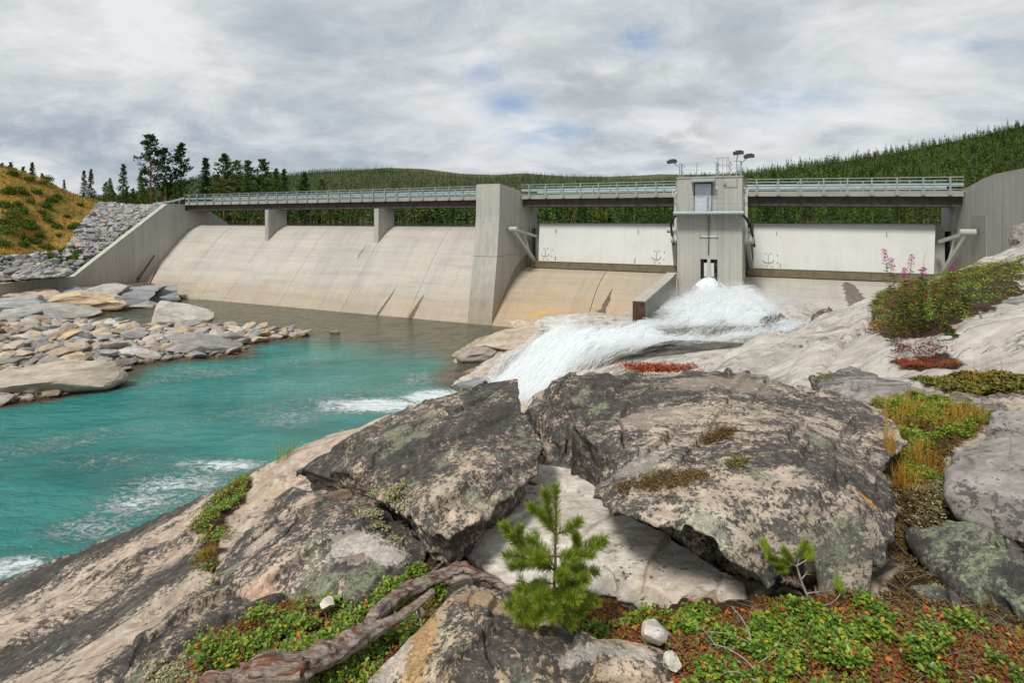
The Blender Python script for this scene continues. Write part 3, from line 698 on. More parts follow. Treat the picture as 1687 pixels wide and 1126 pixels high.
def ground_h(xy, z0=None):
    z = smooth_h(xy) if z0 is None else z0
    r = np.hypot(xy[:, 0], xy[:, 1])
    q = strat(xy, z)
    far = sstep(5, 16, r); tq = fbm(q*np.array([.5, .7, .6])+3, 4, 44)*6
    fmk = flow_mask(xy); z_0 = z
    shore = sstep(4, -1, xy[:, 0])*sstep(24, 30, xy[:, 1])
    n = .055*fbm(q, 6, 3)+.028*ridged(q*2.3, 4, 9)
    n = n-.05*sstep(.055, 0, np.abs(vnoise(q*.75+5, 21)))*sstep(-.1, .3, vnoise(q*.5, 22))
    z = z+n*.8+.034*(terrace(tq)-tq)*(1-far)+.030*terrace(tq*.6, .06)*(1-far)+far*(.11*(terrace(fbm(strat(xy, z, .25)*np.array([.6, 1, 1]), 5, 47)*9, .07)-1)+.16*fbm(strat(xy, z, .33), 6, 31)-.20*sstep(.07, 0, np.abs(vnoise(strat(xy, z, .22), 33))))
    st_ = strat(xy, z, .4); lay = np.floor(st_[:, 1]*2.2+1.2*fbm(st_, 3, 40))
    z = z+shore*(.34*fbm(st_*1.1, 5, 41)+.16*(_hash(lay.astype(np.int64), lay.astype(np.int64)*3, lay.astype(np.int64)*7, 5)-.5))
    z = z_0+(z-z_0)*(1-.75*fmk)-.16*fmk
    return z
na, nr = 640, 430
aa = np.radians(np.linspace(-82, 82, na)); rr = np.concatenate([np.linspace(.25, 1.15, 12), np.geomspace(1.2, 62, nr)])
A_, R_ = np.meshgrid(aa, rr, indexing='ij')
XYg = np.stack([(R_*np.sin(A_)).ravel(), (R_*np.cos(A_)).ravel()], 1)
z_s = smooth_h(XYg); Zg = ground_h(XYg, z_s)
G3 = np.column_stack([XYg, Zg])
# where soil has gathered between the rocks (pixel outlines dropped on the smooth ground surface)
def foot(poly): return np.array([march(x, y)[:2] for x, y in poly])
SOIL_PX = {
 'left': [(320, 1160), (335, 1090), (400, 1060), (470, 1020), (590, 960), (690, 890), (745, 880), (770, 930), (740, 985), (690, 1060), (590, 1160)],
 'right': [(930, 1000), (1010, 985), (1130, 1010), (1200, 1000), (1290, 1000), (1420, 1000), (1480, 1040), (1687, 1070), (1687, 1210), (1150, 1210), (1100, 1105), (960, 1060)],
 'gully': [(1440, 760), (1470, 690), (1420, 655), (1480, 645), (1640, 690), (1610, 715), (1550, 760), (1560, 830), (1640, 860), (1687, 880), (1687, 930), (1560, 880), (1480, 880), (1470, 850)],
 'strip': [(395, 785), (412, 800), (395, 840), (360, 865), (370, 890), (352, 930), (400, 975), (370, 975), (320, 935), (330, 890), (310, 880), (350, 835)],
 'upper': [(1435, 520), (1460, 480), (1530, 470), (1687, 420), (1687, 495), (1600, 520), (1560, 545), (1440, 552)],
 'mid': [(1470, 585), (1560, 575), (1600, 600), (1480, 600)],
 'moss': [(1500, 620), (1600, 615), (1687, 625), (1687, 660), (1560, 640)],
 'slot': [(1455, 880), (1500, 850), (1560, 890), (1610, 960), (1700, 1050), (1700, 1090), (1480, 1050), (1420, 1010), (1465, 960)]}  # slot: litter and the shadow between boulders, both in the dark ground colour
SOIL = {k: foot(v) for k, v in SOIL_PX.items()}
warp = np.stack([fbm(np.column_stack([XYg*5, Zg*0]), 4, 51), fbm(np.column_stack([XYg*5, Zg*0]), 4, 57)], 1)*.10
soil = np.zeros(len(XYg))
for k, pl in SOIL.items():
    bb = (XYg > pl.min(0)-.3).all(1) & (XYg < pl.max(0)+.3).all(1)
    w_ = 1.0 if k not in ('upper',) else 2.0
    soil[bb] = np.maximum(soil[bb], in_poly(XYg[bb]+warp[bb]*w_, pl))
prj = proj(np.column_stack([XYg[:, 0], np.maximum(XYg[:, 1], .05), Zg]))
def blob(px, py, rx, ry, rot=0):
    c, s = math.cos(math.radians(rot)), math.sin(math.radians(rot))
    w0 = march(px, py)[:2]; sc = w0[1]/F
    # size on the ground: rx pixels across, ry pixels of foreshortened depth
    dep = np.linalg.norm(march(px, py+ry)[:2]-w0)
    d = XYg-w0
    return np.exp(-((d[:, 0]/(rx*sc))**2+(d[:, 1]/max(dep, .1))**2))
lich = np.full(len(XYg), .16)
q2 = strat(XYg, Zg, .5)
band = sstep(.05, .45, fbm(q2*np.array([.7, 1.3, 1]), 4, 61)+.1)
nearw = sstep(9, 5, np.hypot(XYg[:, 0], XYg[:, 1]))
lich = lich+nearw*.42*band
for (px, py, rx, ry, a) in ((430, 1020, 120, 60, .6), (250, 1080, 90, 60, .55), (560, 770, 60, 20, .3), (180, 960, 160, 30, .3), (60, 1080, 120, 30, .35), (300, 800, 50, 14, .3), (330, 985, 60, 30, .3), (40, 1095, 70, 24, .3), (110, 1055, 75, 22, .3), (180, 1015, 75, 20, .3), (250, 972, 70, 18, .3), (305, 935, 50, 14, .3), (270, 832, 50, 10, .6), (330, 806, 40, 8, .5), (60, 945, 60, 10, .5), (150, 900, 60, 9, .4), (1450, 640, 90, 25, .6), (1560, 660, 120, 20, .3)):
    lich = lich+a*blob(px, py, rx, ry)
pale = sstep(5.5, 8.5, np.hypot(XYg[:, 0], XYg[:, 1]))
lich = np.minimum(lich, .68)
lich = lich*(1-pale)+pale*(.20+.30*band)
ochre_a = sstep(3.5, -1.5, XYg[:, 0])*sstep(22, 27, XYg[:, 1])*sstep(-.25, .3, fbm(strat(XYg, Zg, .5), 4, 71))
gm = rock_mat('bedrock_gneiss', (.50, .385, .29), cov=.3, grain=8, streak=(1, .5, 1), rot=(0, 0, -ST), green=.18, ochre=.1, use_attr=True, pale=(.62, .51, .405), speck=.2, bumpd=.016)
# far part: paler, scoured grey; shore: ochre stain; soil
bc = gm.b.inputs['Base Color'].links[0].from_socket
pp = gm.pos()
scour = gm.noise(gm.mapping(pp, scale=(.55, 1.3, 1.5), rot=(0, 0, -math.radians(20))), 1.6, 9, .66, .5)
pc = gm.ramp(scour, [(.26, (.16, .14, .12)), (.38, (.38, .34, .30)), (.52, (.52, .48, .43)), (.64, (.62, .59, .545)), (.8, (.45, .43, .41))])
crust = gm.step(gm.noise(gm.mapping(pp, scale=(.30, 1.0, 1.2), rot=(0, 0, .25)), 1.05, 10, .72, .3), .535, .60)
pc = gm.mix(gm.math('MULTIPLY', crust, .72), pc, gm.ramp(gm.noise(pp, 6, 6, .75), [(.3, (.075, .07, .066)), (.7, (.24, .225, .21))]))
bc = gm.mix(gm.math('MULTIPLY', gm.attr('pale'), .85), bc, pc)
sh = gm.ramp(gm.noise(gm.mapping(pp, scale=(.3, 1.3, 2.0), rot=(0, 0, -ST)), 1.7, 8, .68, .4), [(.28, (.10, .085, .07)), (.42, (.30, .24, .165)), (.55, (.42, .31, .17)), (.72, (.40, .36, .30))])
bc = gm.mix(gm.math('MULTIPLY', gm.attr('ochre'), .85), bc, sh)
ck = gm.math('ABSOLUTE', gm.math('SUBTRACT', gm.noise(gm.mapping(pp, scale=(.35, 1.5, 1.2), rot=(0, 0, -.5)), .9, 7, .62, .8), .5))
ck2 = gm.math('ABSOLUTE', gm.math('SUBTRACT', gm.noise(gm.mapping(pp, scale=(.4, 1.6, 1.2), rot=(0, 0, -ST)), 2.4, 6, .6, .6), .5))
ckm = gm.math('MAXIMUM', gm.math('MULTIPLY', gm.math('SUBTRACT', 1.0, gm.step(ck, .002, .013)), gm.step(gm.noise(pp, .5, 3), .40, .52)), gm.math('MULTIPLY', gm.math('SUBTRACT', 1.0, gm.step(ck2, .001, .012)), gm.step(gm.noise(pp, 1.1, 3), .5, .6)))
bc = gm.mix(gm.math('MULTIPLY', ckm, .8), bc, (.05, .042, .035))
so_c = gm.ramp(gm.noise(pp, 22, 7, .7), [(.3, (.022, .014, .009)), (.55, (.065, .036, .02)), (.75, (.13, .075, .035))])
bc = gm.mix(gm.attr('soil'), bc, so_c)
gm.set(Base_Color=bc)
me = MB(); me.grid(G3.reshape(na, len(rr), 3)[::-1])
ground = solo('ground', me, gm.m, kind='structure', smooth=True, attrs={k: v.reshape(na, len(rr))[::-1].ravel() for k, v in (('lichen', lich), ('pale', pale), ('soil', soil), ('ochre', ochre_a))})
gV, gF = me.arrays()
near = (np.hypot(gV[:, 0], gV[:, 1]) < 26)

# ================================================================== left bank: shingle spit, and the slope behind the wing wall
LP = [(0, 497, 1.3), (60, 490, 1.3), (120, 474, 1.5), (200, 470, 1.6), (245, 474, 1.4), (280, 482, .6), (290, 492, 0), (230, 505, .1), (140, 520, 0), (170, 508, .15), (100, 525, .25), (60, 520, .7), (150, 490, 1.1), (220, 486, 1.1),
      (200, 525, -.5), (300, 515, -.7), (250, 511, -.3), (350, 520, -1), (130, 534, 0), (200, 540, .05), (240, 538, .1), (340, 537, .1), (430, 541, .05), (500, 547, 0), (100, 560, .75), (200, 565, .7), (300, 560, .5), (380, 552, .4), (450, 549, .2),
      (512, 554, -.04), (450, 560, 0), (395, 585, 0), (330, 590, 0), (225, 600, 0), (192, 615, 0), (185, 640, 0), (90, 660, 0), (0, 668, 0), (50, 600, .9), (0, 550, 1.1), (0, 620, .8), (120, 600, .5),
      (600, 552, -1), (560, 562, -.9), (450, 600, -1.2), (300, 640, -1.3), (250, 680, -1.6), (100, 720, -1.8), (0, 760, -2), (600, 620, -2), (700, 600, -2), (420, 620, -.9), (560, 530, -1.2), (400, 505, -1.2), (700, 540, -1.4),
      (-200, 560, 1.3), (-200, 640, .8), (-200, 700, 0), (-200, 505, 1.6), (-400, 560, 1.6), (-400, 640, 1.2), (-300, 760, -1.5)]
LW = np.array([PZ(a, b, c) for a, b, c in LP])
tpsL = TPS(LW[:, :2], LW[:, 2], 1e-3, lin=True)
def left_h(xy):
    z = tpsL(xy); q = np.column_stack([xy*.8, z*0])
    return z+.10*fbm(q, 5, 81)
gx, gy = np.meshgrid(np.arange(-85, -8, .3), np.arange(24, 72, .3), indexing='ij')
xy = np.stack([gx.ravel(), gy.ravel()], 1); zl = left_h(xy)
u, v = uv_of(xy[:, 0], xy[:, 1])
ledge = sstep(-71.5, -66, -np.abs(u+68)*0+u)*0
P = np.column_stack([xy, np.maximum(zl, -2.6)]).reshape(gx.shape+(3,))
mb = MB(); mb.grid(P)
ok = ((u > -71.6) & (v < 1.0)).reshape(gx.shape)
cell = (ok[:-1, :-1] & ok[1:, 1:] & ok[:-1, 1:] & ok[1:, :-1]).ravel()
mb.Fa[0] = mb.Fa[0][cell]
m = Mat('shingle', .9, .2); p = m.pos()
vc = m.voro(p, 4.5, out='Color'); vd = m.voro(p, 4.5)
c = m.ramp(m.node('ShaderNodeSeparateColor', {0: vc}).outputs[0], [(.1, (.17, .16, .15)), (.35, (.33, .28, .22)), (.6, (.42, .33, .23)), (.85, (.30, .30, .30))])
c = m.mix(1.0, c, m.ramp(m.noise(p, 14, 5, .7), [(.3, .7), (.7, 1.15)]), 'MULTIPLY')
c = m.mix(m.step(vd, .13, .2), c, (.12, .10, .08)); zz_ = m.node('ShaderNodeSeparateXYZ', {'Vector': p}).outputs[2]; c = m.mix(m.step(zz_, .22, .06), c, m.mix(1.0, c, (.40, .36, .32), 'MULTIPLY'))
m.set(Base_Color=c, Normal=m.bump(m.math('SUBTRACT', 1.0, vd), .9, .12))
shingle_bank = solo('riverbank', mb, m.m, kind='structure', smooth=True)

HP = []
for uu, vv, z in ((-72, -7.2, 2.5), (-72, -1.6, 7.0), (-72, 4, 11.5), (-72, 9, 11.8), (-72, 20, 11), (-72, 40, 10.5), (-72, -14, 2.3), (-72, -25, 2.1), (-72, -34, 2), (-40, 40, 9), (-30, 60, 9), (-60, 25, 8), (-76, 8, 11.9), (-90, 40, 11.5)):
    HP.append(D(uu, vv, z))
for px, py, Y in ((150, 345, 80), (100, 375, 72.5), (60, 402, 68), (0, 422, 62), (0, 462, 58.5), (60, 440, 62), (0, 275, 75), (75, 296, 78), (112, 321, 81), (60, 350, 72), (0, 350, 67), (-150, 265, 75), (-300, 270, 75), (-150, 440, 58), (-300, 430, 60), (-150, 340, 66), (40, 320, 100), (0, 320, 110), (-300, 300, 110), (200, 338, 95), (160, 338, 90), (120, 338, 120), (240, 342, 110), (260, 344, 95), (180, 340, 140), (100, 340, 140), (110, 355, 75.5)):
    HP.append(PY(px, py, Y))
HP = np.array(HP); tpsH = TPS(HP[:, :2], HP[:, 2], 1e-3, lin=True)
def hill_h(xy):
    u_, v_ = uv_of(xy[:, 0], xy[:, 1]); zb = np.minimum(tpsH(xy), 8.6+sstep(-.615, -.66, xy[:, 0]/np.maximum(xy[:, 1], 1))*40)
    return zb+.18*fbm(np.column_stack([xy*.5, xy[:, :1]*0]), 5, 91)
gx, gy = np.meshgrid(np.arange(-125, -35, .5), np.arange(45, 150, .5), indexing='ij')
xy = np.stack([gx.ravel(), gy.ravel()], 1); zh = hill_h(xy); u, v = uv_of(xy[:, 0], xy[:, 1])
P = np.column_stack([xy, zh]).reshape(gx.shape+(3,)); mb = MB(); mb.grid(P)
ok = ((u < -71.4) | (v > 12.9)).reshape(gx.shape); cell = (ok[:-1, :-1] & ok[1:, 1:] & ok[:-1, 1:] & ok[1:, :-1]).ravel(); mb.Fa[0] = mb.Fa[0][cell]
RIP = [(158, 338), (282, 333), (282, 340), (122, 462), (-60, 475), (-60, 432), (0, 424), (45, 423), (105, 414), (120, 393), (140, 366)]
pj = proj(np.column_stack([xy, zh])); wv = np.stack([fbm(np.column_stack([xy*.6, zh*0]), 3, 95), fbm(np.column_stack([xy*.6, zh*0]), 3, 96)], 1)*9
riprap_foot = np.array([[-61.6, 80], [-66, 86], [-45, 86], [-40, 78], [-50, 60], [-66, 45], [-75, 48], [-61, 60], [-58.5, 64], [-60.5, 69], [-60, 73.5]])
stony = in_poly(pj+wv, RIP).astype(float)*(v < 12)
m = Mat('heath_slope', .95, .1); p = m.pos()
n1 = m.noise(p, .28, 7, .65); n2 = m.noise(p, 2.2, 6, .7)
c = m.ramp(m.math('ADD', m.math('MULTIPLY', n1, .55), m.math('MULTIPLY', n2, .45)), [(.30, (.05, .085, .018)), (.41, (.12, .13, .03)), (.48, (.28, .175, .04)), (.56, (.36, .205, .05)), (.63, (.24, .11, .03)), (.72, (.13, .08, .035))])
c = m.mix(m.attr('stony'), c, (.045, .04, .035))
m.set(Base_Color=c, Normal=m.bump(n2, .8, .2))
hillside = solo('hillside', mb, m.m, kind='structure', smooth=True, attrs={'stony': stony})

# ================================================================== pool
gx, gy = np.meshgrid(np.arange(-90, 6, .3), np.arange(2, 66, .3), indexing='ij')
xy = np.stack([gx.ravel(), gy.ravel()], 1); u, v = uv_of(xy[:, 0], xy[:, 1])
zw = .018*fbm(np.column_stack([xy*1.3, xy[:, :1]*0]), 3, 101)
bedL = tpsL(xy); bedN = smooth_h(xy)
sh1 = sstep(-1.25, .05, np.where((xy[:, 0] < -14), bedL, np.maximum(bedL*0-2, bedN)))
sh1 = np.where(xy[:, 0] < -14, sstep(-1.3, .05, bedL), sstep(-1.0, .1, bedN)*.9)
sh2 = sstep(-21, -7, v+2.5*fbm(np.column_stack([xy*.12, xy[:, :1]*0]), 4, 103))*.92
shal = np.clip(np.maximum(sh1, sh2), 0, 1)
pw = proj(np.column_stack([xy[:, 0], np.maximum(xy[:, 1], .3), zw]))
def wblob(px, py, rx, ry):
    c0 = PZ(px, py, 0); s = c0[1]/F; d = xy-c0[:2]
    dep = abs(PZ(px, py-ry, 0)[1]-PZ(px, py+ry, 0)[1])/2
    return np.exp(-((d[:, 0]/(rx*s))**2+(d[:, 1]/dep)**2))
foam = np.zeros(len(xy))
for px, py, rx, ry, a in ((620, 668, 90, 12, 1.15), (560, 668, 60, 14, .7), (720, 655, 60, 14, 1.2), (370, 768, 70, 12, .85), (290, 800, 110, 26, .62), (230, 830, 90, 26, .62), (330, 765, 60, 10, .6), (20, 935, 60, 20, .95), (150, 870, 90, 30, .5), (480, 690, 70, 20, .42), (180, 760, 120, 25, .30), (690, 625, 40, 18, .4), (500, 640, 200, 40, .2)):
    foam = np.maximum(foam, 1.25*a*wblob(px, py, rx, ry))
foam = np.maximum(foam, .36*sstep(-.05, .45, fbm(np.column_stack([xy@np.array([.8, .6])*.10, xy@np.array([-.6, .8])*.33, xy[:, 0]*0]), 4, 105))*(1-shal))
P = np.column_stack([xy, zw]).reshape(gx.shape+(3,)); mb = MB(); mb.grid(P)
ok = ((v < -.0) | (u > -21)).reshape(gx.shape); ok &= ((bedN < .6) | (xy[:, 0] < -8)).reshape(gx.shape)
cell = (ok[:-1, :-1] | ok[1:, 1:]).ravel(); mb.Fa[0] = mb.Fa[0][cell]
m = Mat('glacial_water', .09, .5); p = m.pos()
flow = m.mapping(p, scale=(1, 1.0, 1), rot=(0, 0, math.radians(-25)))
tq = m.noise(m.mapping(p, scale=(.10, .30, .2), rot=(0, 0, .35)), 1, 6, .62, .6)
deep = m.ramp(tq, [(.28, (.010, .135, .125)), (.5, (.028, .225, .203)), (.72, (.06, .31, .275))])
bedc = m.ramp(m.noise(m.mapping(p, scale=(.35, 1.1, 1)), 1, 7, .66, .4), [(.3, (.055, .05, .033)), (.55, (.12, .10, .062)), (.75, (.185, .145, .085))])
sh = m.math('ADD', m.attr('shallow'), m.math('MULTIPLY', m.math('SUBTRACT', m.noise(m.mapping(p, scale=(.3, .9, 1), rot=(0, 0, .3)), 1, 6, .65), .5), .75))
c = m.mix(m.math('MULTIPLY', m.step(sh, .15, .95), .95), deep, bedc)
fq = m.node('ShaderNodeVectorMath', {0: m.mapping(p, scale=(.8, 1.5, 1), rot=(0, 0, .45)), 1: m.mix(1.0, (0, 0, 0), m.noise(p, .8, 4, .6, 0, True), 'ADD')}, operation='ADD').outputs[0]
lace = m.math('SUBTRACT', 1.0, m.math('MULTIPLY', m.math('ABSOLUTE', m.math('SUBTRACT', m.noise(fq, 1.5, 9, .68, 1.3), .5)), 7.5), clamp=True)
mot = m.noise(fq, 5, 8, .72, .6)
fa = m.attr('foam')
fm = m.math('MULTIPLY', m.step(m.math('ADD', m.math('MULTIPLY', lace, .62), m.math('ADD', m.math('MULTIPLY', fa, .95), m.math('MULTIPLY', m.math('SUBTRACT', mot, .5), 1.1))), .62, 1.3), m.step(fa, .05, .4))
c = m.mix(m.math('MULTIPLY', fm, .92), c, (.74, .80, .80))
w1 = m.noise(m.mapping(p, scale=(.55, 1.5, 1), rot=(0, 0, .3)), 1.5, 7, .6, .6); w2 = m.noise(m.mapping(p, scale=(.7, 1.3, 1), rot=(0, 0, .2)), 4.5, 6, .65, .5)
hh = m.math('ADD', m.math('MULTIPLY', w1, 1.3), m.math('MULTIPLY', w2, .45))
m.set(Base_Color=c, Roughness=m.mix(fm, (.07,)*3, (.7,)*3), Normal=m.bump(m.math('ADD', hh, m.math('MULTIPLY', fm, .25)), .95, .30))
m.b.inputs['IOR'].default_value = 1.33
water = solo('water', mb, m.m, kind='structure', smooth=True, attrs={'shallow': shal, 'foam': foam})
# reservoir behind the dam
mb = MB(); mb.add([D(-130, 9.6, 8.72), D(70, 9.6, 8.72), D(150, 420, 8.72), D(-420, 420, 8.72)], [(0, 1, 2, 3)])
m = Mat('reservoir_water', .06, .5); m.set(Base_Color=(.02, .035, .03), Normal=m.bump(m.noise(m.pos(), 1.5, 4), .3, .1)); solo('water', mb, m.m, kind='structure')

# ================================================================== white water
gx, gy = np.meshgrid(np.arange(-6, 24, .11), np.arange(20, 43, .11), indexing='ij')
xy = np.stack([gx.ravel(), gy.ravel()], 1)
jit = np.stack([fbm(np.column_stack([xy*.5, xy[:, :1]*0]), 5, 111), fbm(np.column_stack([xy*.5, xy[:, :1]*0]), 5, 117)], 1)*1.1
ins = in_poly(xy+jit, fw)
dist = seg_dist(xy+jit*.6, fw)*np.where(ins, 1, -1)
fdir = np.array([-.62, -.78])
ff = np.stack([xy@fdir, xy@np.array([fdir[1], -fdir[0]])], 1)
jc = PY(1150, 500, 39.5)[:2]
turb = np.exp(-(np.linalg.norm((xy-jc-np.array([1.3, -2.6]))/np.array([6.2, 3.6]), axis=1))**2)
fall = np.exp(-(np.linalg.norm((xy-PY(850, 640, 29)[:2])/np.array([3.2, 3.6]), axis=1))**2)
nz = fbm(np.column_stack([ff[:, 0]*.32, ff[:, 1]*1.1, xy[:, 0]*0]), 6, 121)
nz2 = fbm(np.column_stack([xy*1.1, xy[:, :1]*0]), 6, 127, .58)
base = smooth_h(xy); 
zf = base-.04+.30*sstep(0, 2.2, dist)+.26*nz*sstep(0, 2.2, dist)+turb*(.55+.75*np.maximum(nz2+.12, -.1))*sstep(0, 2.4, dist)+fall*(.25+.3*nz)*sstep(0, 1, dist)
foamf = np.clip(.42+.85*turb+.75*fall+.34*sstep(.3, 2.2, dist)+.75*nz, 0, 1.3)*sstep(-.3, .5, dist)
# clear green slack water on the right half, over the ledge
slack = np.exp(-(np.linalg.norm((xy-PY(1190, 560, 29)[:2])/np.array([3.0, 1.3]), axis=1))**2)+np.exp(-(np.linalg.norm((xy-PY(1300, 532, 33)[:2])/np.array([1.6, .7]), axis=1))**2)
foamf = foamf-.55*slack
deepw = sstep(.1, 1.0, dist+.9*nz)
P = np.column_stack([xy, zf]).reshape(gx.shape+(3,)); mb = MB(); mb.grid(P)
ok = (dist > -.25).reshape(gx.shape); cell = (ok[:-1, :-1] & ok[1:, 1:] & ok[:-1, 1:] & ok[1:, :-1]).ravel(); mb.Fa[0] = mb.Fa[0][cell]
def foam_mat(name, thin):
    m = Mat(name, .45, .4); p = m.pos()
    q = m.mapping(p, rot=(0, 0, math.radians(128.5))); q = m.mapping(q, scale=(.34, 1.5, 1.2))
    n = m.noise(q, 1.5, 9, .66, .5); n2_ = m.noise(p, 3.2, 8, .7, .4)
    t = m.math('ADD', m.math('MULTIPLY', n, .75), m.math('ADD', m.math('MULTIPLY', n2_, .45), m.math('MULTIPLY', m.attr('foam'), .60)))
    f = m.step(t, .80, 1.16)
    wc = m.ramp(n2_, [(.28, (.42, .53, .57)), (.45, (.68, .75, .77)), (.6, (.84, .86, .87)), (.75, (.90, .91, .91))])
    c = m.mix(f, m.ramp(n, [(.3, (.13, .15, .11)), (.55, (.23, .23, .17)), (.75, (.33, .35, .30))]), wc)
    m.set(Base_Color=c, Roughness=m.mix(f, (.12,)*3, (.6,)*3), Normal=m.bump(m.math('ADD', n, m.math('MULTIPLY', n2_, .6)), .6, .16))
    al = m.math('MAXIMUM', m.math('MULTIPLY', f, m.step(m.attr('deepw'), .0, .35)), m.math('MULTIPLY', m.attr('deepw'), .72))
    m.set(Alpha=al); m.b.inputs['Subsurface Weight'].default_value = .0
    return m.m
m_foam = foam_mat('white_water', True)
solo('rapids', mb, m_foam, kind='structure', smooth=True, attrs={'foam': foamf, 'deepw': deepw})
rap_tps = (xy, zf)
# the jet from the sluice: a widening plume that drops on the rocks
mb = MB(); rings, ns = 70, 90
V = np.zeros((rings, ns, 3)); fo = np.zeros((rings, ns))
for i in range(rings):
    t = i/(rings-1); vv = .5-4.2*t; zc = 4.85+.2*t-2.4*t*t; r_ = .36+1.15*t**1.3
    for k in range(ns):
        a = 2*math.pi*k/ns; V[i, k] = D(r_*1.05*math.cos(a), vv, zc+r_*.85*math.sin(a))
Vf = V.reshape(-1, 3); ctr = np.repeat(V.mean(1), ns, 0); tt = np.repeat(np.linspace(0, 1, rings), ns)
nn = fbm(Vf*np.array([1.6, 1.6, 1.6]), 6, 131, .6); Vf = Vf+(Vf-ctr)*(nn*.75*(.2+tt))[:, None]
idx = np.arange(rings*ns).reshape(rings, ns)
mb.add(Vf, np.stack([idx[:-1], np.roll(idx, -1, 1)[:-1], np.roll(idx, -1, 1)[1:], idx[1:]], -1).reshape(-1, 4))
solo('water_jet', mb, m_foam, 'white jet of water bursting from the sluice at the foot of the control tower', 'water jet', smooth=True, attrs={'foam': np.full(len(Vf), 1.15), 'deepw': np.ones(len(Vf))})
# spray thrown up round the landing
N = 9000
V, Fc = [], []
oct_ = np.array([(1, 0, 0), (-1, 0, 0), (0, 1, 0), (0, -1, 0), (0, 0, 1), (0, 0, -1)], float)
of = np.array([(0, 2, 4), (2, 1, 4), (1, 3, 4), (3, 0, 4), (2, 0, 5), (1, 2, 5), (3, 1, 5), (0, 3, 5)])
ang = RNG.uniform(0, 2*np.pi, N); rad = np.abs(RNG.normal(0, 1, N))
cx_, cy_ = jc[0]+.8+np.cos(ang)*rad*3.2, jc[1]-2.4+np.sin(ang)*rad*1.7
ii = np.argmin if False else None
bz = smooth_h(np.stack([cx_, cy_], 1))
clump = fbm(np.column_stack([cx_*.9, cy_*.9, cx_*0]), 4, 141)
hgt = np.abs(RNG.normal(0, 1, N))*np.exp(-rad*.55)*(.9+1.5*np.maximum(clump, -.3))*.95
pz = bz+.35+hgt
uu, vv = uv_of(cx_, cy_); keep = (vv < -.25) & ((uu > -2.2) | (vv < -12) | (pz < bz+.2))
ctr = np.column_stack([cx_, cy_, pz])[keep]; sz = RNG.uniform(.004, .014, len(ctr))*(1+.6*np.exp(-hgt[keep]))
V = (ctr[:, None]+oct_[None]*sz[:, None, None]*np.array([1.3, 1, 1.1])).reshape(-1, 3)
Fx = (of[None]+(np.arange(len(ctr))*6)[:, None, None]).reshape(-1, 3)
mb = MB(); mb.add(V, Fx)
m = Mat('spray_drops', .4, .3); m.set(Base_Color=(.85, .87, .88), Alpha=.75); solo('spray', mb, m.m, 'white spray of droplets over the foaming landing of the jet', 'spray', 'stuff', smooth=True)

# torn sheets and strands of water riding on the rapids and thrown out of the landing
def strands(n, P0, Dv, L, W, arch, seg=5):
    t = np.linspace(0, 1, seg)[None, :, None]; sd = np.cross(Dv, RNG.normal(size=(n, 3))*np.array([.6, .6, 1])); sd /= np.linalg.norm(sd, axis=1)[:, None]+1e-9
    c = P0[:, None]+Dv[:, None]*(L[:, None, None]*t)+np.array([0, 0, 1.])*(arch[:, None, None]*4*t*(1-t))
    c = c+sd[:, None]*(np.sin(t*5+RNG.uniform(0, 6, n)[:, None, None])*L[:, None, None]*.05)
    w_ = W[:, None, None]*np.sin(np.pi*np.clip(t*.96+.02, 0, 1))**.6/2
    V = np.stack([c-sd[:, None]*w_, c+sd[:, None]*w_], 2).reshape(-1, 3); o = (np.arange(n)*seg*2)[:, None]
    return V, np.concatenate([o+np.array([2*k, 2*k+1, 2*k+3, 2*k+2]) for k in range(seg-1)])
pr_ = np.clip(foamf, 0, 1.2)**1.5*(dist > -.05); pr_ = pr_/pr_.sum(); N1 = 38000
pick = RNG.choice(len(xy), N1, p=pr_); P0 = np.column_stack([xy[pick]+RNG.normal(0, .06, (N1, 2)), zf[pick]])
rad_ = P0[:, :2]-jc-np.array([.3, -.9]); rl = np.linalg.norm(rad_, axis=1)[:, None]; wr = np.exp(-(rl/4.5)**2)
d2 = fdir[None]*(1-wr)+rad_/(rl+.1)*wr+RNG.normal(0, .11, (N1, 2)); d2 /= np.linalg.norm(d2, axis=1)[:, None]
L_ = RNG.uniform(.2, 1.2, N1); q_ = P0[:, :2]+d2*L_[:, None]; slope = (smooth_h(q_)-smooth_h(P0[:, :2]))/L_
lift = np.abs(RNG.normal(0, .10, N1))*(1+1.6*turb[pick]+.8*fall[pick]); P0[:, 2] += .01+lift
V, Fc = strands(N1, P0, np.column_stack([d2, np.clip(slope, -1.2, .2)]), L_, RNG.uniform(.006, .026, N1), np.abs(RNG.normal(0, .05, N1))*(1+2.2*turb[pick]))
mb = MB(); mb.add(V, Fc)
N2 = 9000; ang = RNG.uniform(0, 6.283, N2); r0 = np.abs(RNG.normal(0, 1, N2)); ex, ey = 3.0, 1.5
P0 = np.column_stack([jc[0]+.9+np.cos(ang)*r0*ex, jc[1]-1.9+np.sin(ang)*r0*ey, r0*0]); P0[:, 2] = smooth_h(P0[:, :2])+.3+np.abs(RNG.normal(0, .42, N2))*np.exp(-.35*r0)*(1+1.1*fbm(np.column_stack([P0[:, 0]*.8, P0[:, 1]*.8, r0*0]), 3, 145))
uu, vv = uv_of(P0[:, 0], P0[:, 1]); kk = (vv < -.2) & ((uu > -2.1) | (vv < -12.8)); P0 = P0[kk]; n_ = len(P0); da = P0[:, :2]-jc; da /= np.linalg.norm(da, axis=1)[:, None]+.1
dv = np.column_stack([da*RNG.uniform(.5, 1.1, (n_, 1))+RNG.normal(0, .2, (n_, 2)), RNG.normal(.15, .5, n_)]); dv /= np.linalg.norm(dv, axis=1)[:, None]
V, Fc = strands(n_, P0, dv, RNG.uniform(.10, .45, n_), RNG.uniform(.006, .020, n_), np.abs(RNG.normal(0, .06, n_))); mb.add(V, Fc)
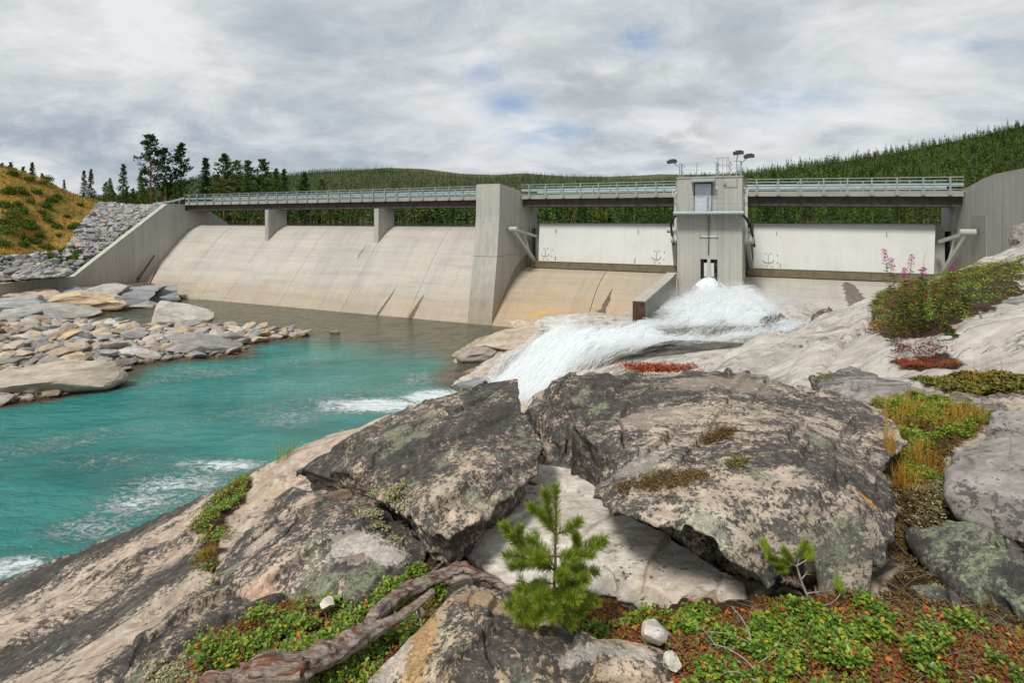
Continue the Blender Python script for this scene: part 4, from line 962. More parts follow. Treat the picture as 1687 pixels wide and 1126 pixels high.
ja = RNG.uniform(0, 6.283, 4200); jt = RNG.uniform(0, 1, 4200)**.8; jr = (.36+1.15*jt**1.3)*RNG.uniform(.7, 1.22, 4200)
jP = np.array([D(r_*1.05*math.cos(a), .5-4.2*t_, 4.85+.2*t_-2.4*t_*t_+r_*.85*math.sin(a)) for a, t_, r_ in zip(ja, jt, jr)])
jd = np.column_stack([np.tile(-VD, (4200, 1)), .05-1.15*jt])+RNG.normal(0, .22, (4200, 3)); jd /= np.linalg.norm(jd, axis=1)[:, None]
V, Fc = strands(4200, jP, jd, RNG.uniform(.12, .5, 4200), RNG.uniform(.008, .028, 4200), RNG.normal(0, .02, 4200)); mb.add(V, Fc)
m = Mat('torn_white_water', .5, .3); m.set(Base_Color=m.ramp(m.island(), [(0, (.78, .84, .86)), (.4, (.92, .94, .95)), (1, (.97, .97, .97))])); m.b.inputs['Alpha'].default_value = .68; tl_ = m.node('ShaderNodeBsdfTranslucent', {'Color': (.97, .98, .98)}).outputs[0]; mx_ = m.node('ShaderNodeMixShader', {'Fac': .42, 1: m.b.outputs[0], 2: tl_}).outputs[0]; m.t.links.new(mx_, m.out.inputs['Surface'])
solo('spray', mb, m.m, 'torn strands of white water flying off the rapids and the jet landing', 'spray', 'stuff')

# mist hanging over the landing of the jet
import bmesh
bm = bmesh.new(); bmesh.ops.create_icosphere(bm, subdivisions=4, radius=1); me_ = bpy.data.meshes.new('mist'); bm.to_mesh(me_); bm.free()
mz = float(smooth_h(jc[None])[0])
mist = link('mist', me_, None, None, (jc[0]+1.2, jc[1]-2.9, mz+.75)); mist.scale = (6.6, 3.4, 1.55); tag(mist, 'fine white mist hanging over the foam where the jet lands', 'mist', 'stuff')
mm = bpy.data.materials.new('mist'); mm.use_nodes = True; me_.materials.append(mm); M_ = Mat('t', world=mm.node_tree)
for nd in list(mm.node_tree.nodes): mm.node_tree.nodes.remove(nd)
oc = M_.node('ShaderNodeTexCoord').outputs['Object']; ln = M_.node('ShaderNodeVectorMath', {0: oc}, operation='LENGTH').outputs['Value']
nzv = M_.noise(M_.mapping(oc, scale=(3.2, 1.7, 1.0)), 1.6, 5, .62, .3)
den = M_.math('MULTIPLY', M_.step(M_.math('ADD', ln, M_.math('MULTIPLY', M_.math('SUBTRACT', .5, nzv), 2.6)), 1.0, .25), .20)
pv = M_.node('ShaderNodeVolumePrincipled', {'Color': (.95, .96, .97), 'Density': den, 'Anisotropy': .2}); ot = M_.node('ShaderNodeOutputMaterial'); mm.node_tree.links.new(pv.outputs[0], ot.inputs['Volume'])
SC.cycles.volume_step_rate = 2; SC.cycles.volume_max_steps = 128
# ================================================================== slabs and boulders of the foreground
REG = []           # solid surfaces plants may stand on
def rock(name, out, ctr, extra, thick, mat, label, cat='rock', na=420, nrd=110, ns=26, rb=.05, amp=.02, jag=.02, inset=.18, seed=0, strata=.02, lift=0, kind=None, lump=1.0):
    W = np.array([PH(*p) for p in out]); X = [PH(*p) for p in extra]; c3 = PH(*ctr)
    allp = np.vstack([W, c3[None]]+([np.array(X)] if X else []))
    g = allp.mean(0); _, _, vt = np.linalg.svd(W-W.mean(0)); n = vt[2]
    if n[2] < 0: n = -n
    e1 = np.cross([0, 1, 0], n); e1 /= np.linalg.norm(e1); e2 = np.cross(n, e1)
    L = np.stack([(allp-g)@e1, (allp-g)@e2, (allp-g)@n], 1)
    tp = TPS(L[:, :2], L[:, 2], 3e-3, lin=True)
    O = L[:len(W), :2]; c = L[len(W), :2]
    if np.sum(O[:, 0]*np.roll(O[:, 1], -1)-np.roll(O[:, 0], -1)*O[:, 1]) < 0: O = O[::-1]
    seg = np.linalg.norm(np.roll(O, -1, 0)-O, axis=1); cum = np.concatenate([[0], np.cumsum(seg)]); per = cum[-1]
    t = np.linspace(0, per, na, endpoint=False); Oc = np.vstack([O, O[:1]])
    o = np.stack([np.interp(t, cum, Oc[:, k]) for k in (0, 1)], 1)
    o = .5*o+.25*(np.roll(o, 1, 0)+np.roll(o, -1, 0))
    th = t/per*2*np.pi; cir = np.stack([np.cos(th)*per/6.28, np.sin(th)*per/6.28, th*0+seed*3.1], 1)
    d = o-c; dl = np.linalg.norm(d, axis=1)[:, None]
    o = c+d*(1+(jag*1.5*fbm(cir*4, 5, seed+3)/dl.ravel()+jag*fbm(cir*14, 4, seed+4)/dl.ravel())[:, None])
    d = o-c; dl = np.linalg.norm(d, axis=1)
    rows = []
    for i in range(1, nrd+1):
        s = (i/nrd)**.75; ab = c+d*s; h = tp(ab); de = (1-s)*dl
        x = np.clip(rb-de, 0, rb); h = h-(rb-np.sqrt(np.maximum(rb*rb-x*x, 0)))
        rows.append(g+ab[:, :1]*e1+ab[:, 1:]*e2+h[:, None]*n)
    he = tp(o)-rb
    for i in range(1, ns+1):
        q = i/ns; ins = inset*q**.55*(1+.3*fbm(cir*1.5, 3, seed+6))
        lay = np.sin(q*thick*95+4*fbm(cir*.8, 3, seed+7))*.35+fbm(np.column_stack([cir[:, :2]*.8, np.full(na, q*thick*16)]), 4, seed+8)
        k = 1-(ins-strata*lay)/dl
        ab = c+d*k[:, None]; down = -n*.55+np.array([0, 0, -1])*.45
        rows.append(g+ab[:, :1]*e1+ab[:, 1:]*e2+he[:, None]*n+down*(q*thick))
    P = np.array(rows); nR = len(rows)
    Pf = P.reshape(-1, 3)
    top = np.concatenate([np.ones(nrd), np.linspace(1, .4, ns)]).repeat(na)
    qq = strat(Pf[:, :2], Pf[:, 2], 1.0)*1.25+seed*7.7
    nz = fbm(qq, 7, seed+11, .55)*1.15+.6*fbm(Pf*.9+seed, 3, seed+12)*lump-.55*sstep(.06, 0, np.abs(vnoise(qq*.55, seed+14)))*sstep(-.15, .2, vnoise(qq*.4+3, seed+15))
    tq = (fbm(qq*np.array([.45, .7, .8])+2.2, 5, seed+24)*5.5+.35*vnoise(qq*3.1, seed+25)*.3)
    nz = nz*.5+1.1*terrace(tq, .05)
    ck = np.abs(vnoise(Pf*np.array([1.3, 1.1, 1])*1.5+seed*3.3, seed+27)+.25*vnoise(Pf*5, seed+28))
    nz = nz-1.3*sstep(.045, .0, ck)*sstep(.0, .3, vnoise(Pf*1.2+seed, seed+29))
    fine = fbm(Pf*11+seed, 5, seed+16, .6)*.30
    Pf = Pf+n[None]*((nz+fine)*amp*2.0*top)[:, None]
    # break the sides
    rad = np.repeat(np.concatenate([np.zeros(nrd), np.ones(ns)]), na)
    dv = Pf-(g+c[0]*e1+c[1]*e2); dv -= (dv@n)[:, None]*n; dv /= np.linalg.norm(dv, axis=1)[:, None]+1e-9
    Pf = Pf+dv*(rad*strata*1.2*fbm(Pf*5+seed, 5, seed+18))[:, None]
    idx = np.arange(nR*na).reshape(nR, na)
    cen = g+c[0]*e1+c[1]*e2+tp(c[None])[0]*n
    mb = MB(); mb.add(np.vstack([Pf, cen, Pf[-na:].mean(0)]), np.stack([idx[:-1], idx[1:], np.roll(idx, -1, 1)[1:], np.roll(idx, -1, 1)[:-1]], -1).reshape(-1, 4))
    i0 = idx[0]; mb.Fa.append(np.stack([np.full(na, nR*na), i0, np.roll(i0, -1)], -1)); il = idx[-1]; mb.Fa.append(np.stack([np.full(na, nR*na+1), np.roll(il, -1), il], -1))
    ob = solo(name, mb, mat, label, cat, kind, smooth=True)
    REG.append(mb.arrays()); return ob
RS = -ST
r_dark = rock_mat('lichen_gneiss_dark', (.50, .40, .31), cov=.63, grain=8, streak=(1, .6, 1), rot=(0, 0, RS), green=.36, ochre=.12, speck=.55).m
SP = lambda px, py, h, r, col, a=1.0: (PH(px, py, h), r if isinstance(r, tuple) else (r, r, r*1.2), col, a)
r_big = rock_mat('lichen_gneiss_speckled', (.50, .41, .325), spots=[SP(985, 692, 1.30, (.13, .16, .2), (.24, .27, .17), .8), SP(1425, 853, 1.38, (.055, .025, .2), (.60, .30, .10)), SP(1165, 882, 1.32, (.12, .08, .15), (.50, .50, .38), .8), SP(1400, 925, 1.43, (.28, .14, .22), (.20, .22, .16), .3), SP(1090, 690, 1.2, (.35, .25, .2), (.52, .42, .33), .6), SP(1190, 635, 1.19, (.5, .22, .2), (.52, .42, .33), .45), SP(1060, 770, 1.26, (.2, .1, .2), (.46, .41, .36), .7)], cov=.56, grain=9, streak=(.55, 1, 1), rot=(0, 0, .15), green=.34, ochre=.10, speck=.7).m
r_left = rock_mat('lichen_gneiss_left', (.54, .43, .335), spots=[(PH(590, 880, 1.62), (.20, .17, .3), (.60, .54, .47), .95), (PH(640, 892, 1.62), (.12, .10, .3), (.55, .50, .44), .9), (PH(583, 896, 1.61), (.075, .05, .2), (.26, .165, .12), .8), (PH(547, 810, 1.69), (.13, .09, .2), (.30, .20, .15), .95), (PH(528, 938, 1.61), (.07, .06, .2), (.30, .33, .23), .9), (PH(430, 880, 1.74), (.10, .16, .3), (.56, .44, .35), .8), (PH(430, 955, 1.72), (.10, .06, .2), (.60, .40, .28), .8)], cov=.60, grain=6.5, streak=(1, .55, 1), rot=(0, 0, RS), green=.34, ochre=.12, speck=.35).m
r_pale = rock_mat('pale_smooth_gneiss', (.60, .525, .445), cov=.27, grain=8, streak=(.6, 1.2, 1), rot=(0, 0, .5), green=.12, ochre=.14, pale=(.76, .71, .64), speck=.1, bumpd=.012).m
r_ochre = rock_mat('ochre_gneiss', (.56, .44, .32), spots=[(PH(690, 1080, 1.62), (.07, .22, .2), (.56, .35, .16), .9), (PH(790, 1000, 1.62), (.16, .10, .2), (.58, .42, .26), .8), (PH(640, 1100, 1.64), (.09, .16, .2), (.62, .53, .44), .9), (PH(1000, 1105, 1.6), (.22, .05, .2), (.58, .53, .47), .8)], cov=.50, grain=8, streak=(1, .6, 1), rot=(0, 0, RS), green=.2, ochre=.42, speck=.3).m
r_grey = rock_mat('grey_boulder_gneiss', (.29, .265, .24), dark=(.085, .08, .076), cov=.40, grain=5, streak=(.5, 1, 1), rot=(0, 0, .7), green=.15, ochre=.05, pale=(.40, .365, .335), speck=.2).m
r_moss = rock_mat('mossy_dark_gneiss', (.27, .245, .205), dark=(.035, .035, .03), cov=.56, grain=6, streak=(1, .6, 1), rot=(0, 0, .3), green=.95, ochre=.05, speck=.3).m

rock('lichened_boulder', [(893, 640, 1.32), (905, 614, 1.24), (1000, 611, 1.20), (1150, 612, 1.19), (1290, 622, 1.20), (1345, 642, 1.22), (1412, 668, 1.26), (1475, 705, 1.32), (1498, 735, 1.38), (1458, 775, 1.40), (1452, 800, 1.39), (1482, 852, 1.40), (1472, 905, 1.48), (1462, 955, 1.56), (1435, 990, 1.62), (1350, 1003, 1.62), (1265, 978, 1.54), (1205, 930, 1.39), (1130, 890, 1.33), (1062, 868, 1.32), (1012, 853, 1.33), (978, 815, 1.35), (984, 782, 1.40), (940, 768, 1.60), (893, 752, 1.66), (888, 700, 1.60)],
     (1180, 770, 1.22), [(922, 630, 1.215), (945, 690, 1.235), (985, 738, 1.26), (1010, 800, 1.29), (1060, 835, 1.29), (1140, 860, 1.285), (1240, 895, 1.35), (1340, 915, 1.39), (1430, 905, 1.42), (1440, 860, 1.35), (1420, 780, 1.30), (1100, 680, 1.19), (1300, 700, 1.20), (1050, 740, 1.23), (1180, 640, 1.185), (1340, 840, 1.28), (1130, 715, 1.215), (1250, 830, 1.27)],
     .42, r_big, 'largest speckled grey boulder, slab-topped with a dark undercut front, right of the small green pine', 'boulder', na=760, nrd=220, rb=.014, amp=.017, jag=.03, inset=.55, seed=1, strata=.03, lump=.6)
rock('tilted_slab', [(853, 633, 1.33), (790, 642, 1.38), (715, 664, 1.46), (640, 692, 1.52), (560, 735, 1.58), (488, 768, 1.66), (540, 788, 1.64), (592, 798, 1.58), (640, 832, 1.52), (700, 872, 1.48), (738, 884, 1.44), (782, 856, 1.43), (847, 816, 1.43), (887, 780, 1.43), (893, 735, 1.43), (858, 682, 1.40)],
     (720, 750, 1.42), [(800, 700, 1.37), (700, 690, 1.43), (600, 760, 1.52), (780, 790, 1.38), (850, 760, 1.39), (700, 830, 1.41)],
     .24, r_dark, 'dark lichened slab with a pale broken lower edge, tilted towards the water left of the gap', 'slab', na=640, nrd=190, rb=.012, amp=.015, jag=.025, inset=.2, seed=2, strata=.03, lump=.7)
rock('stained_slab', [(478, 776, 1.78), (540, 790, 1.74), (592, 800, 1.70), (640, 835, 1.66), (702, 878, 1.64), (692, 906, 1.66), (650, 940, 1.66), (598, 966, 1.66), (500, 978, 1.70), (440, 984, 1.72), (408, 976, 1.74), (352, 940, 1.80), (358, 902, 1.85), (392, 865, 1.86), (436, 805, 1.86)],
     (530, 880, 1.62), [(480, 830, 1.70), (600, 850, 1.62), (430, 910, 1.69), (560, 930, 1.60), (640, 890, 1.61), (545, 808, 1.69)],
     .16, r_left, 'broad black-crusted slab with a rusty hollow and a pale bare patch, left of the driftwood', 'slab', na=600, nrd=180, rb=.014, amp=.017, jag=.02, inset=.08, seed=3, strata=.02)
rock('pale_slab', [(758, 895, 1.74), (800, 842, 1.74), (850, 814, 1.73), (905, 812, 1.72), (985, 832, 1.70), (1060, 868, 1.68), (1150, 915, 1.66), (1225, 970, 1.66), (1230, 1010, 1.68), (1190, 1018, 1.70), (1120, 1020, 1.72), (1000, 992, 1.76), (920, 985, 1.78), (830, 985, 1.80), (770, 935, 1.78)],
     (980, 910, 1.67), [(880, 860, 1.70), (1100, 960, 1.655), (850, 930, 1.72), (1030, 890, 1.665)],
     .14, r_pale, 'smooth whitish slab of bare rock behind the small green pine', 'slab', na=460, nrd=130, rb=.012, amp=.009, jag=.012, inset=.05, seed=4, strata=.012, lump=.6)
rock('wedged_slab', [(868, 790, 1.68), (888, 764, 1.68), (940, 772, 1.66), (990, 786, 1.64), (1000, 815, 1.66), (975, 828, 1.68), (920, 818, 1.69)], (935, 797, 1.655), [],
     .12, r_pale, 'small flat pale rock wedged in the dark gap between the two big slabs', 'slab', na=220, nrd=50, rb=.02, amp=.008, jag=.012, inset=.03, seed=5, strata=.01)
rock('gap_rock', [(858, 684, 1.62), (880, 655, 1.60), (915, 640, 1.55), (940, 700, 1.5), (930, 745, 1.6), (895, 722, 1.66), (872, 708, 1.66)], (900, 690, 1.54), [],
     .5, r_dark, 'dark split rock standing in the cleft beside the waterfall', 'rock', na=220, nrd=50, rb=.03, amp=.014, jag=.02, inset=.03, seed=15, strata=.02)
rock('ochre_slab', [(603, 1140, 1.66), (640, 1100, 1.66), (690, 1045, 1.66), (738, 985, 1.67), (770, 965, 1.68), (830, 976, 1.67), (846, 1010, 1.66), (900, 1040, 1.66), (955, 1062, 1.65), (985, 1085, 1.66), (1060, 1092, 1.66), (1130, 1118, 1.66), (1150, 1160, 1.66), (860, 1200, 1.64), (640, 1180, 1.66)],
     (840, 1100, 1.56), [(760, 1010, 1.60), (700, 1090, 1.60), (860, 1040, 1.58), (960, 1100, 1.58), (740, 1130, 1.56), (1040, 1120, 1.60)],
     .14, r_ochre, 'ochre and black lichened slab in the bottom middle, in front of the small pine', 'slab', na=560, nrd=160, rb=.014, amp=.016, jag=.018, inset=.05, seed=6, strata=.015)
rock('dark_ledge', [(185, 1150, 1.80), (200, 1100, 1.82), (250, 1050, 1.84), (320, 985, 1.86), (372, 975, 1.85), (430, 995, 1.80), (520, 985, 1.77), (560, 1000, 1.75), (520, 1035, 1.73), (450, 1060, 1.72), (380, 1085, 1.72), (335, 1110, 1.71), (330, 1160, 1.70), (250, 1190, 1.74)],
     (350, 1045, 1.72), [(270, 1090, 1.74), (430, 1020, 1.71)], .12, r_dark, 'low dark ledge with a pale cracked patch, left of the green creeping shrubs', 'rock', na=380, nrd=100, rb=.05, amp=.02, jag=.03, inset=.05, seed=7)
rock('smooth_boulder', [(1545, 792, 1.36), (1552, 758, 1.36), (1590, 725, 1.32), (1650, 705, 1.26), (1720, 696, 1.22), (1800, 720, 1.2), (1830, 820, 1.3), (1760, 900, 1.40), (1687, 866, 1.42), (1632, 850, 1.44), (1602, 842, 1.44), (1565, 825, 1.43)],
     (1690, 775, 1.27), [(1600, 770, 1.30), (1620, 820, 1.37), (1730, 760, 1.24), (1700, 836, 1.36)], .34, r_grey, 'big smooth grey boulder with faint scratches, right of the orange grass', 'boulder', na=420, nrd=120, rb=.08, amp=.010, jag=.014, inset=.18, seed=8, strata=.02, lump=.7)
rock('square_boulder', [(1625, 700, 1.32), (1630, 675, 1.30), (1660, 664, 1.24), (1720, 668, 1.22), (1760, 690, 1.24), (1730, 712, 1.3), (1665, 706, 1.34)], (1690, 684, 1.265), [], .3, r_grey, 'small angular grey boulder just behind the big smooth one', 'boulder', na=240, nrd=60, rb=.03, amp=.010, jag=.016, inset=.06, seed=9)
rock('mossy_boulder', [(1488, 878, 1.60), (1530, 866, 1.56), (1600, 864, 1.46), (1650, 880, 1.42), (1720, 920, 1.40), (1780, 1000, 1.46), (1740, 1075, 1.60), (1687, 1052, 1.60), (1640, 1030, 1.60), (1580, 985, 1.62), (1530, 945, 1.62), (1500, 910, 1.62)],
     (1630, 935, 1.50), [(1570, 912, 1.53), (1690, 985, 1.48)], .3, r_moss, 'dark greenish rock blotched with pale moss, at the right edge below the smooth boulder', 'boulder', na=380, nrd=100, rb=.06, amp=.018, jag=.02, inset=.1, seed=10)
rock('corner_rock', [(1480, 985, 1.62), (1500, 960, 1.60), (1540, 952, 1.56), (1580, 985, 1.56), (1605, 1020, 1.60), (1600, 1042, 1.64), (1540, 1040, 1.66), (1490, 1020, 1.66)], (1545, 995, 1.60), [], .2, r_moss, 'grey rock spotted with black, low beside the creeping shrubs and the mossy rock', 'rock', na=260, nrd=60, rb=.04, amp=.012, jag=.015, inset=.05, seed=11)
rock('grass_ledge', [(1330, 622, 1.72), (1400, 608, 1.80), (1470, 622, 1.70), (1570, 640, 1.56), (1640, 660, 1.46), (1660, 676, 1.42), (1610, 684, 1.46), (1500, 672, 1.56), (1430, 662, 1.62), (1370, 650, 1.66)], (1490, 645, 1.50), [(1400, 632, 1.62)], .3, r_grey, 'long low grey ledge behind the orange grass strip', 'rock', na=320, nrd=70, rb=.04, amp=.014, jag=.02, inset=.08, seed=12)
rock('upper_ledge', [(1612, 575, 1.60), (1618, 545, 1.56), (1612, 518, 1.52), (1650, 502, 1.42), (1730, 496, 1.36), (1850, 540, 1.4), (1800, 600, 1.5), (1687, 582, 1.56)], (1700, 538, 1.36), [], .5, r_grey, 'weathered grey rock ledge under the leafy bank at the right edge', 'rock', na=300, nrd=80, rb=.06, amp=.02, jag=.03, inset=.1, seed=13)
def far_rock(name, pts, ctr, thick, mat, label, seed, amp=.05):
    H = [(x, y, EYE-PY(x, y, Y)[2]) for x, y, Y in pts]
    return rock(name, H, (ctr[0], ctr[1], EYE-PY(*ctr)[2]), [], thick, mat, label, 'rock', na=220, nrd=40, ns=14, rb=.10, amp=amp, jag=.08, inset=.15, seed=seed, strata=.08)
far_rock('blocky_outcrop', [(1662, 396, 28), (1668, 374, 28.5), (1687, 366, 29), (1740, 362, 28), (1800, 380, 27), (1760, 405, 26.5), (1700, 404, 27)], (1710, 382, 27.3), .9, r_grey, 'blocky dark grey outcrop against the foot of the right abutment wall', 31)
far_rock('wet_ledge', [(1332, 532, 24), (1345, 514, 25.5), (1385, 510, 26), (1425, 513, 26), (1440, 520, 25), (1400, 528, 23.6), (1365, 538, 23)], (1385, 519, 24.3), .5, r_dark, 'low dark-edged rock beside the right end of the foaming water', 32)
far_rock('stream_rock', [(1215, 541, 30.5), (1250, 530, 32), (1300, 524, 33), (1330, 531, 32), (1290, 540, 30), (1240, 548, 29.5)], (1272, 531, 31), .4, rock_mat('wet_stream_rock', (.16, .135, .11), cov=.4, grain=1.5).m, 'dark wet rock just breaking the water right of the rapids', 33)

# ---------------------------------------------------------------- angular stones: one mesh per shape, copied
def stone_mesh(name, seed, flat=.55, sub=3, cuts=9):
    import bmesh
    rg = np.random.default_rng(seed)
    bm = bmesh.new(); bmesh.ops.create_icosphere(bm, subdivisions=sub, radius=1)
    V = np.array([v.co[:] for v in bm.verts])
    for k in range(cuts):
        n = rg.normal(size=3); n /= np.linalg.norm(n); d = rg.uniform(.42, .8)
        s = V@n; V = V-np.maximum(s-d, 0)[:, None]*n*.96
    V *= np.array([rg.uniform(.9, 1.35), rg.uniform(.65, 1.0), flat*rg.uniform(.8, 1.2)])
    V += fbm(V*2.4+seed, 4, seed)[:, None]*V*.10
    for v, p in zip(bm.verts, V): v.co = p
    me = bpy.data.meshes.new(name); bm.to_mesh(me); bm.free()
    return me
def stone_mat(name, stops, scale=1.0):
    m = Mat(name, .9, .2); o = m.ocoord(); rnd = m.math('FRACT', m.math('ADD', m.orand(), m.island()))
    c = m.ramp(rnd, stops, 'LINEAR')
    oo = m.node('ShaderNodeVectorMath', {0: o, 1: m.node('ShaderNodeCombineXYZ', {'X': m.math('MULTIPLY', m.orand(), 60.0)}).outputs[0]}, operation='ADD').outputs[0]
    n = m.noise(m.mapping(oo, scale=(.7, 1, 3.2)), 2.2*scale, 8, .68, .4); n2_ = m.noise(oo, 9*scale, 5, .7)
    c = m.mix(1.0, c, m.ramp(n, [(.3, .55), (.5, .98), (.7, 1.25)]), 'MULTIPLY')
    c = m.mix(1.0, c, m.ramp(n2_, [(.25, .75), (.75, 1.15)]), 'MULTIPLY')
    z_ = m.node('ShaderNodeSeparateXYZ', {'Vector': m.pos()}).outputs[2]; wet = m.step(m.math('ADD', z_, m.math('MULTIPLY', m.math('SUBTRACT', n2_, .5), .12)), .26, .10)
    c = m.mix(wet, c, m.mix(1.0, c, (.38, .33, .28), 'MULTIPLY'))
    m.set(Base_Color=c, Roughness=m.mix(wet, (.9,)*3, (.35,)*3), Normal=m.bump(m.math('ADD', n, m.math('MULTIPLY', n2_, .4)), .8, .08))
    return m.m
m_beach = stone_mat('beach_stone', [(0, (.33, .33, .325)), (.15, (.46, .38, .29)), (.3, (.22, .225, .235)), (.45, (.54, .40, .25)), (.58, (.55, .53, .50)), (.7, (.31, .22, .14)), (.82, (.58, .48, .36)), (.92, (.25, .26, .27)), (1, (.46, .40, .36))])
m_rip = stone_mat('rip_rap_stone', [(0, (.26, .27, .275)), (.3, (.37, .37, .365)), (.55, (.28, .285, .29)), (.7, (.50, .46, .40)), (.82, (.22, .22, .225)), (.93, (.52, .41, .30)), (1, (.40, .40, .40))])
m_palest = stone_mat('pale_stone', [(0, (.52, .49, .44)), (1, (.56, .52, .46))])
BEACH = [stone_mesh('beach_stone', 200+k, .5) for k in range(9)]
RIPM = [stone_mesh('rip_rap_stone', 300+k, .6) for k in range(9)]
for q in BEACH: q.materials.append(m_beach)
for q in RIPM: q.materials.append(m_rip)
def put_stone(name, me, loc, sc, rz, tilt, label, cat, group=None):
    o = bpy.data.objects.new(name, me); COL.objects.link(o); o.location = loc; o.scale = sc; o.rotation_euler = (tilt[0], tilt[1], rz)
    return tag(o, label, cat, None, group)
def poisson(cand, rad, limit):
    """keep candidates in order if no kept one is nearer than the mean of their radii"""
    kept = []; cell = {}
    for i in range(len(cand)):
        x, y = cand[i]; r = rad[i]; k = (int(x//2), int(y//2)); okk = True
        for dx in (-1, 0, 1):
            for dy in (-1, 0, 1):
                for j in cell.get((k[0]+dx, k[1]+dy), ()):
                    if (cand[j][0]-x)**2+(cand[j][1]-y)**2 < (.62*(r+rad[j]))**2: okk = False; break
        if okk: kept.append(i); cell.setdefault(k, []).append(i)
        if len(kept) >= limit: break
    return kept
def stones_on(poly_px, hfun, xr, yr, n, rfun, meshes, name, label, cat, group, mat, small_name, small_label, nsmall, limit=300, sink=.25):
    xy = np.column_stack([RNG.uniform(*xr, n), RNG.uniform(*yr, n)]); z = hfun(xy); pp_ = proj(np.column_stack([xy, z]))
    k = in_poly(pp_, poly_px); xy, z = xy[k], z[k]
    r = rfun(len(xy)); o = np.argsort(-r/xy[:, 1]); xy, z, r = xy[o], z[o], r[o]
    kp = poisson(xy, r, limit); used = 0
    for i in kp:
        s = r[i]*RNG.uniform(.85, 1.15, 3)
        put_stone(name, meshes[RNG.integers(len(meshes))], (xy[i, 0], xy[i, 1], z[i]+r[i]*sink), tuple(s), RNG.uniform(0, 6.28), RNG.normal(0, .22, 2), label, cat, group)
    # the small stuff between them, one object
    xs = np.column_stack([RNG.uniform(*xr, nsmall*6), RNG.uniform(*yr, nsmall*6)]); zs = hfun(xs); k = in_poly(proj(np.column_stack([xs, zs])), poly_px)
    xs, zs = xs[k][:nsmall], zs[k][:nsmall]
    lows = [stone_mesh('t', 400+q, .55, 1, 7) for q in range(5)]; mb = MB()
    for q, lm in enumerate(lows):
        Vq = np.array([v.co[:] for v in lm.vertices]); Fq = np.array([p.vertices[:] for p in lm.polygons])
        sel = np.arange(q, len(xs), 5); m_ = len(sel)
        rs = rfun(m_)*RNG.uniform(.3, .62, m_); a = RNG.uniform(0, 6.28, m_); ca, sa = np.cos(a), np.sin(a)
        Vx = Vq[None]*rs[:, None, None]
        X = Vx[..., 0]*ca[:, None]-Vx[..., 1]*sa[:, None]+xs[sel, 0][:, None]; Y = Vx[..., 0]*sa[:, None]+Vx[..., 1]*ca[:, None]+xs[sel, 1][:, None]
        Z = Vx[..., 2]+zs[sel][:, None]+.15*rs[:, None]
        mb.add(np.stack([X, Y, Z], -1).reshape(-1, 3), (Fq[None]+(np.arange(m_)*len(Vq))[:, None, None]).reshape(-1, 3))
        bpy.data.meshes.remove(lm)
    solo(small_name, mb, mat, small_label, 'gravel', 'stuff')
SPIT = [(-120, 530), (60, 528), (130, 532), (240, 538), (340, 537), (430, 541), (512, 549), (505, 557), (450, 561), (398, 585), (330, 591), (225, 602), (195, 618), (180, 640), (90, 655), (0, 668), (-120, 690)]
stones_on(SPIT, left_h, (-75, -12), (26, 60), 26000, lambda n: .18+.85*RNG.power(.34, n)*RNG.uniform(.3, 1, n), BEACH, 'beach_stone', 'angular grey or tan stone among the many on the shingle spit beside the turquoise pool', 'stone', 'stones on the shingle spit', m_beach, 'pebbles', 'small pebbles filling the shingle spit between the larger stones', 9000)
stones_on([(158, 338), (250, 334), (276, 334), (268, 339), (112, 455), (-60, 466), (-60, 428), (0, 422), (45, 422), (106, 414), (120, 393), (142, 364)], hill_h, (-85, -42), (50, 90), 16000, lambda n: .20+.50*RNG.power(.55, n), RIPM, 'rip_rap_stone', 'grey broken stone in the rock slope behind the sloping wing wall', 'stone', 'stones of the rock slope behind the wing wall', m_rip, 'rubble', 'small rubble between the stones of the rock slope', 8000)
# named stones of the spit and the far shore
for (px, py, wpx, hpx, z, label, seed, rz) in (
    (294, 525, 48, 21, .25, 'whale-backed pale boulder alone in the still inlet before the spillway', 501, .2),
    (333, 574, 60, 15, .2, 'broad flat tan boulder at the outer edge of the spit, lapped by the pool', 502, .15),
    (95, 632, 95, 28, .35, 'largest rounded tan boulder of the spit, at the near left shore', 503, .25),
    (193, 567, 14, 11, .75, 'whitest squarish stone in the middle of the shingle spit', 504, .5),
    (268, 575, 22, 11, .45, 'tilted brown block leaning against the flat tan boulder', 505, .4),
    (209, 584, 24, 10, .4, 'tan flat-topped block on the near side of the spit', 506, .1),
    (162, 609, 28, 7, .3, 'thin ochre slab lying at the waterline of the spit', 507, 0),
    (553, 549, 9, 3, .02, 'tiny lone rock in the shallows beyond the tip of the spit', 508, 0),
    (165, 587, 26, 9, .5, 'long brown slab lying in the near half of the spit', 509, -.2),
    (20, 600, 30, 13, .8, 'blue grey block at the left edge of the spit', 510, .4)):
    c = PZ(px, py, z); k = c[1]/F; me_ = stone_mesh('boulder', seed, .62, 4, 8); me_.materials.append(m_rip if 'grey' in label else (m_palest if ('pale' in label or 'whitest' in label) else m_beach))
    V = np.array([v.co[:] for v in me_.vertices]); ext = (V.max(0)-V.min(0))/2
    put_stone('boulder', me_, (c[0], c[1], max(z*.3, -.05)+hpx*k*.45), (wpx*k/ext[0], wpx*k*.62/ext[1], hpx*k*1.25/ext[2]), rz-.1, (0, 0), label, 'boulder')
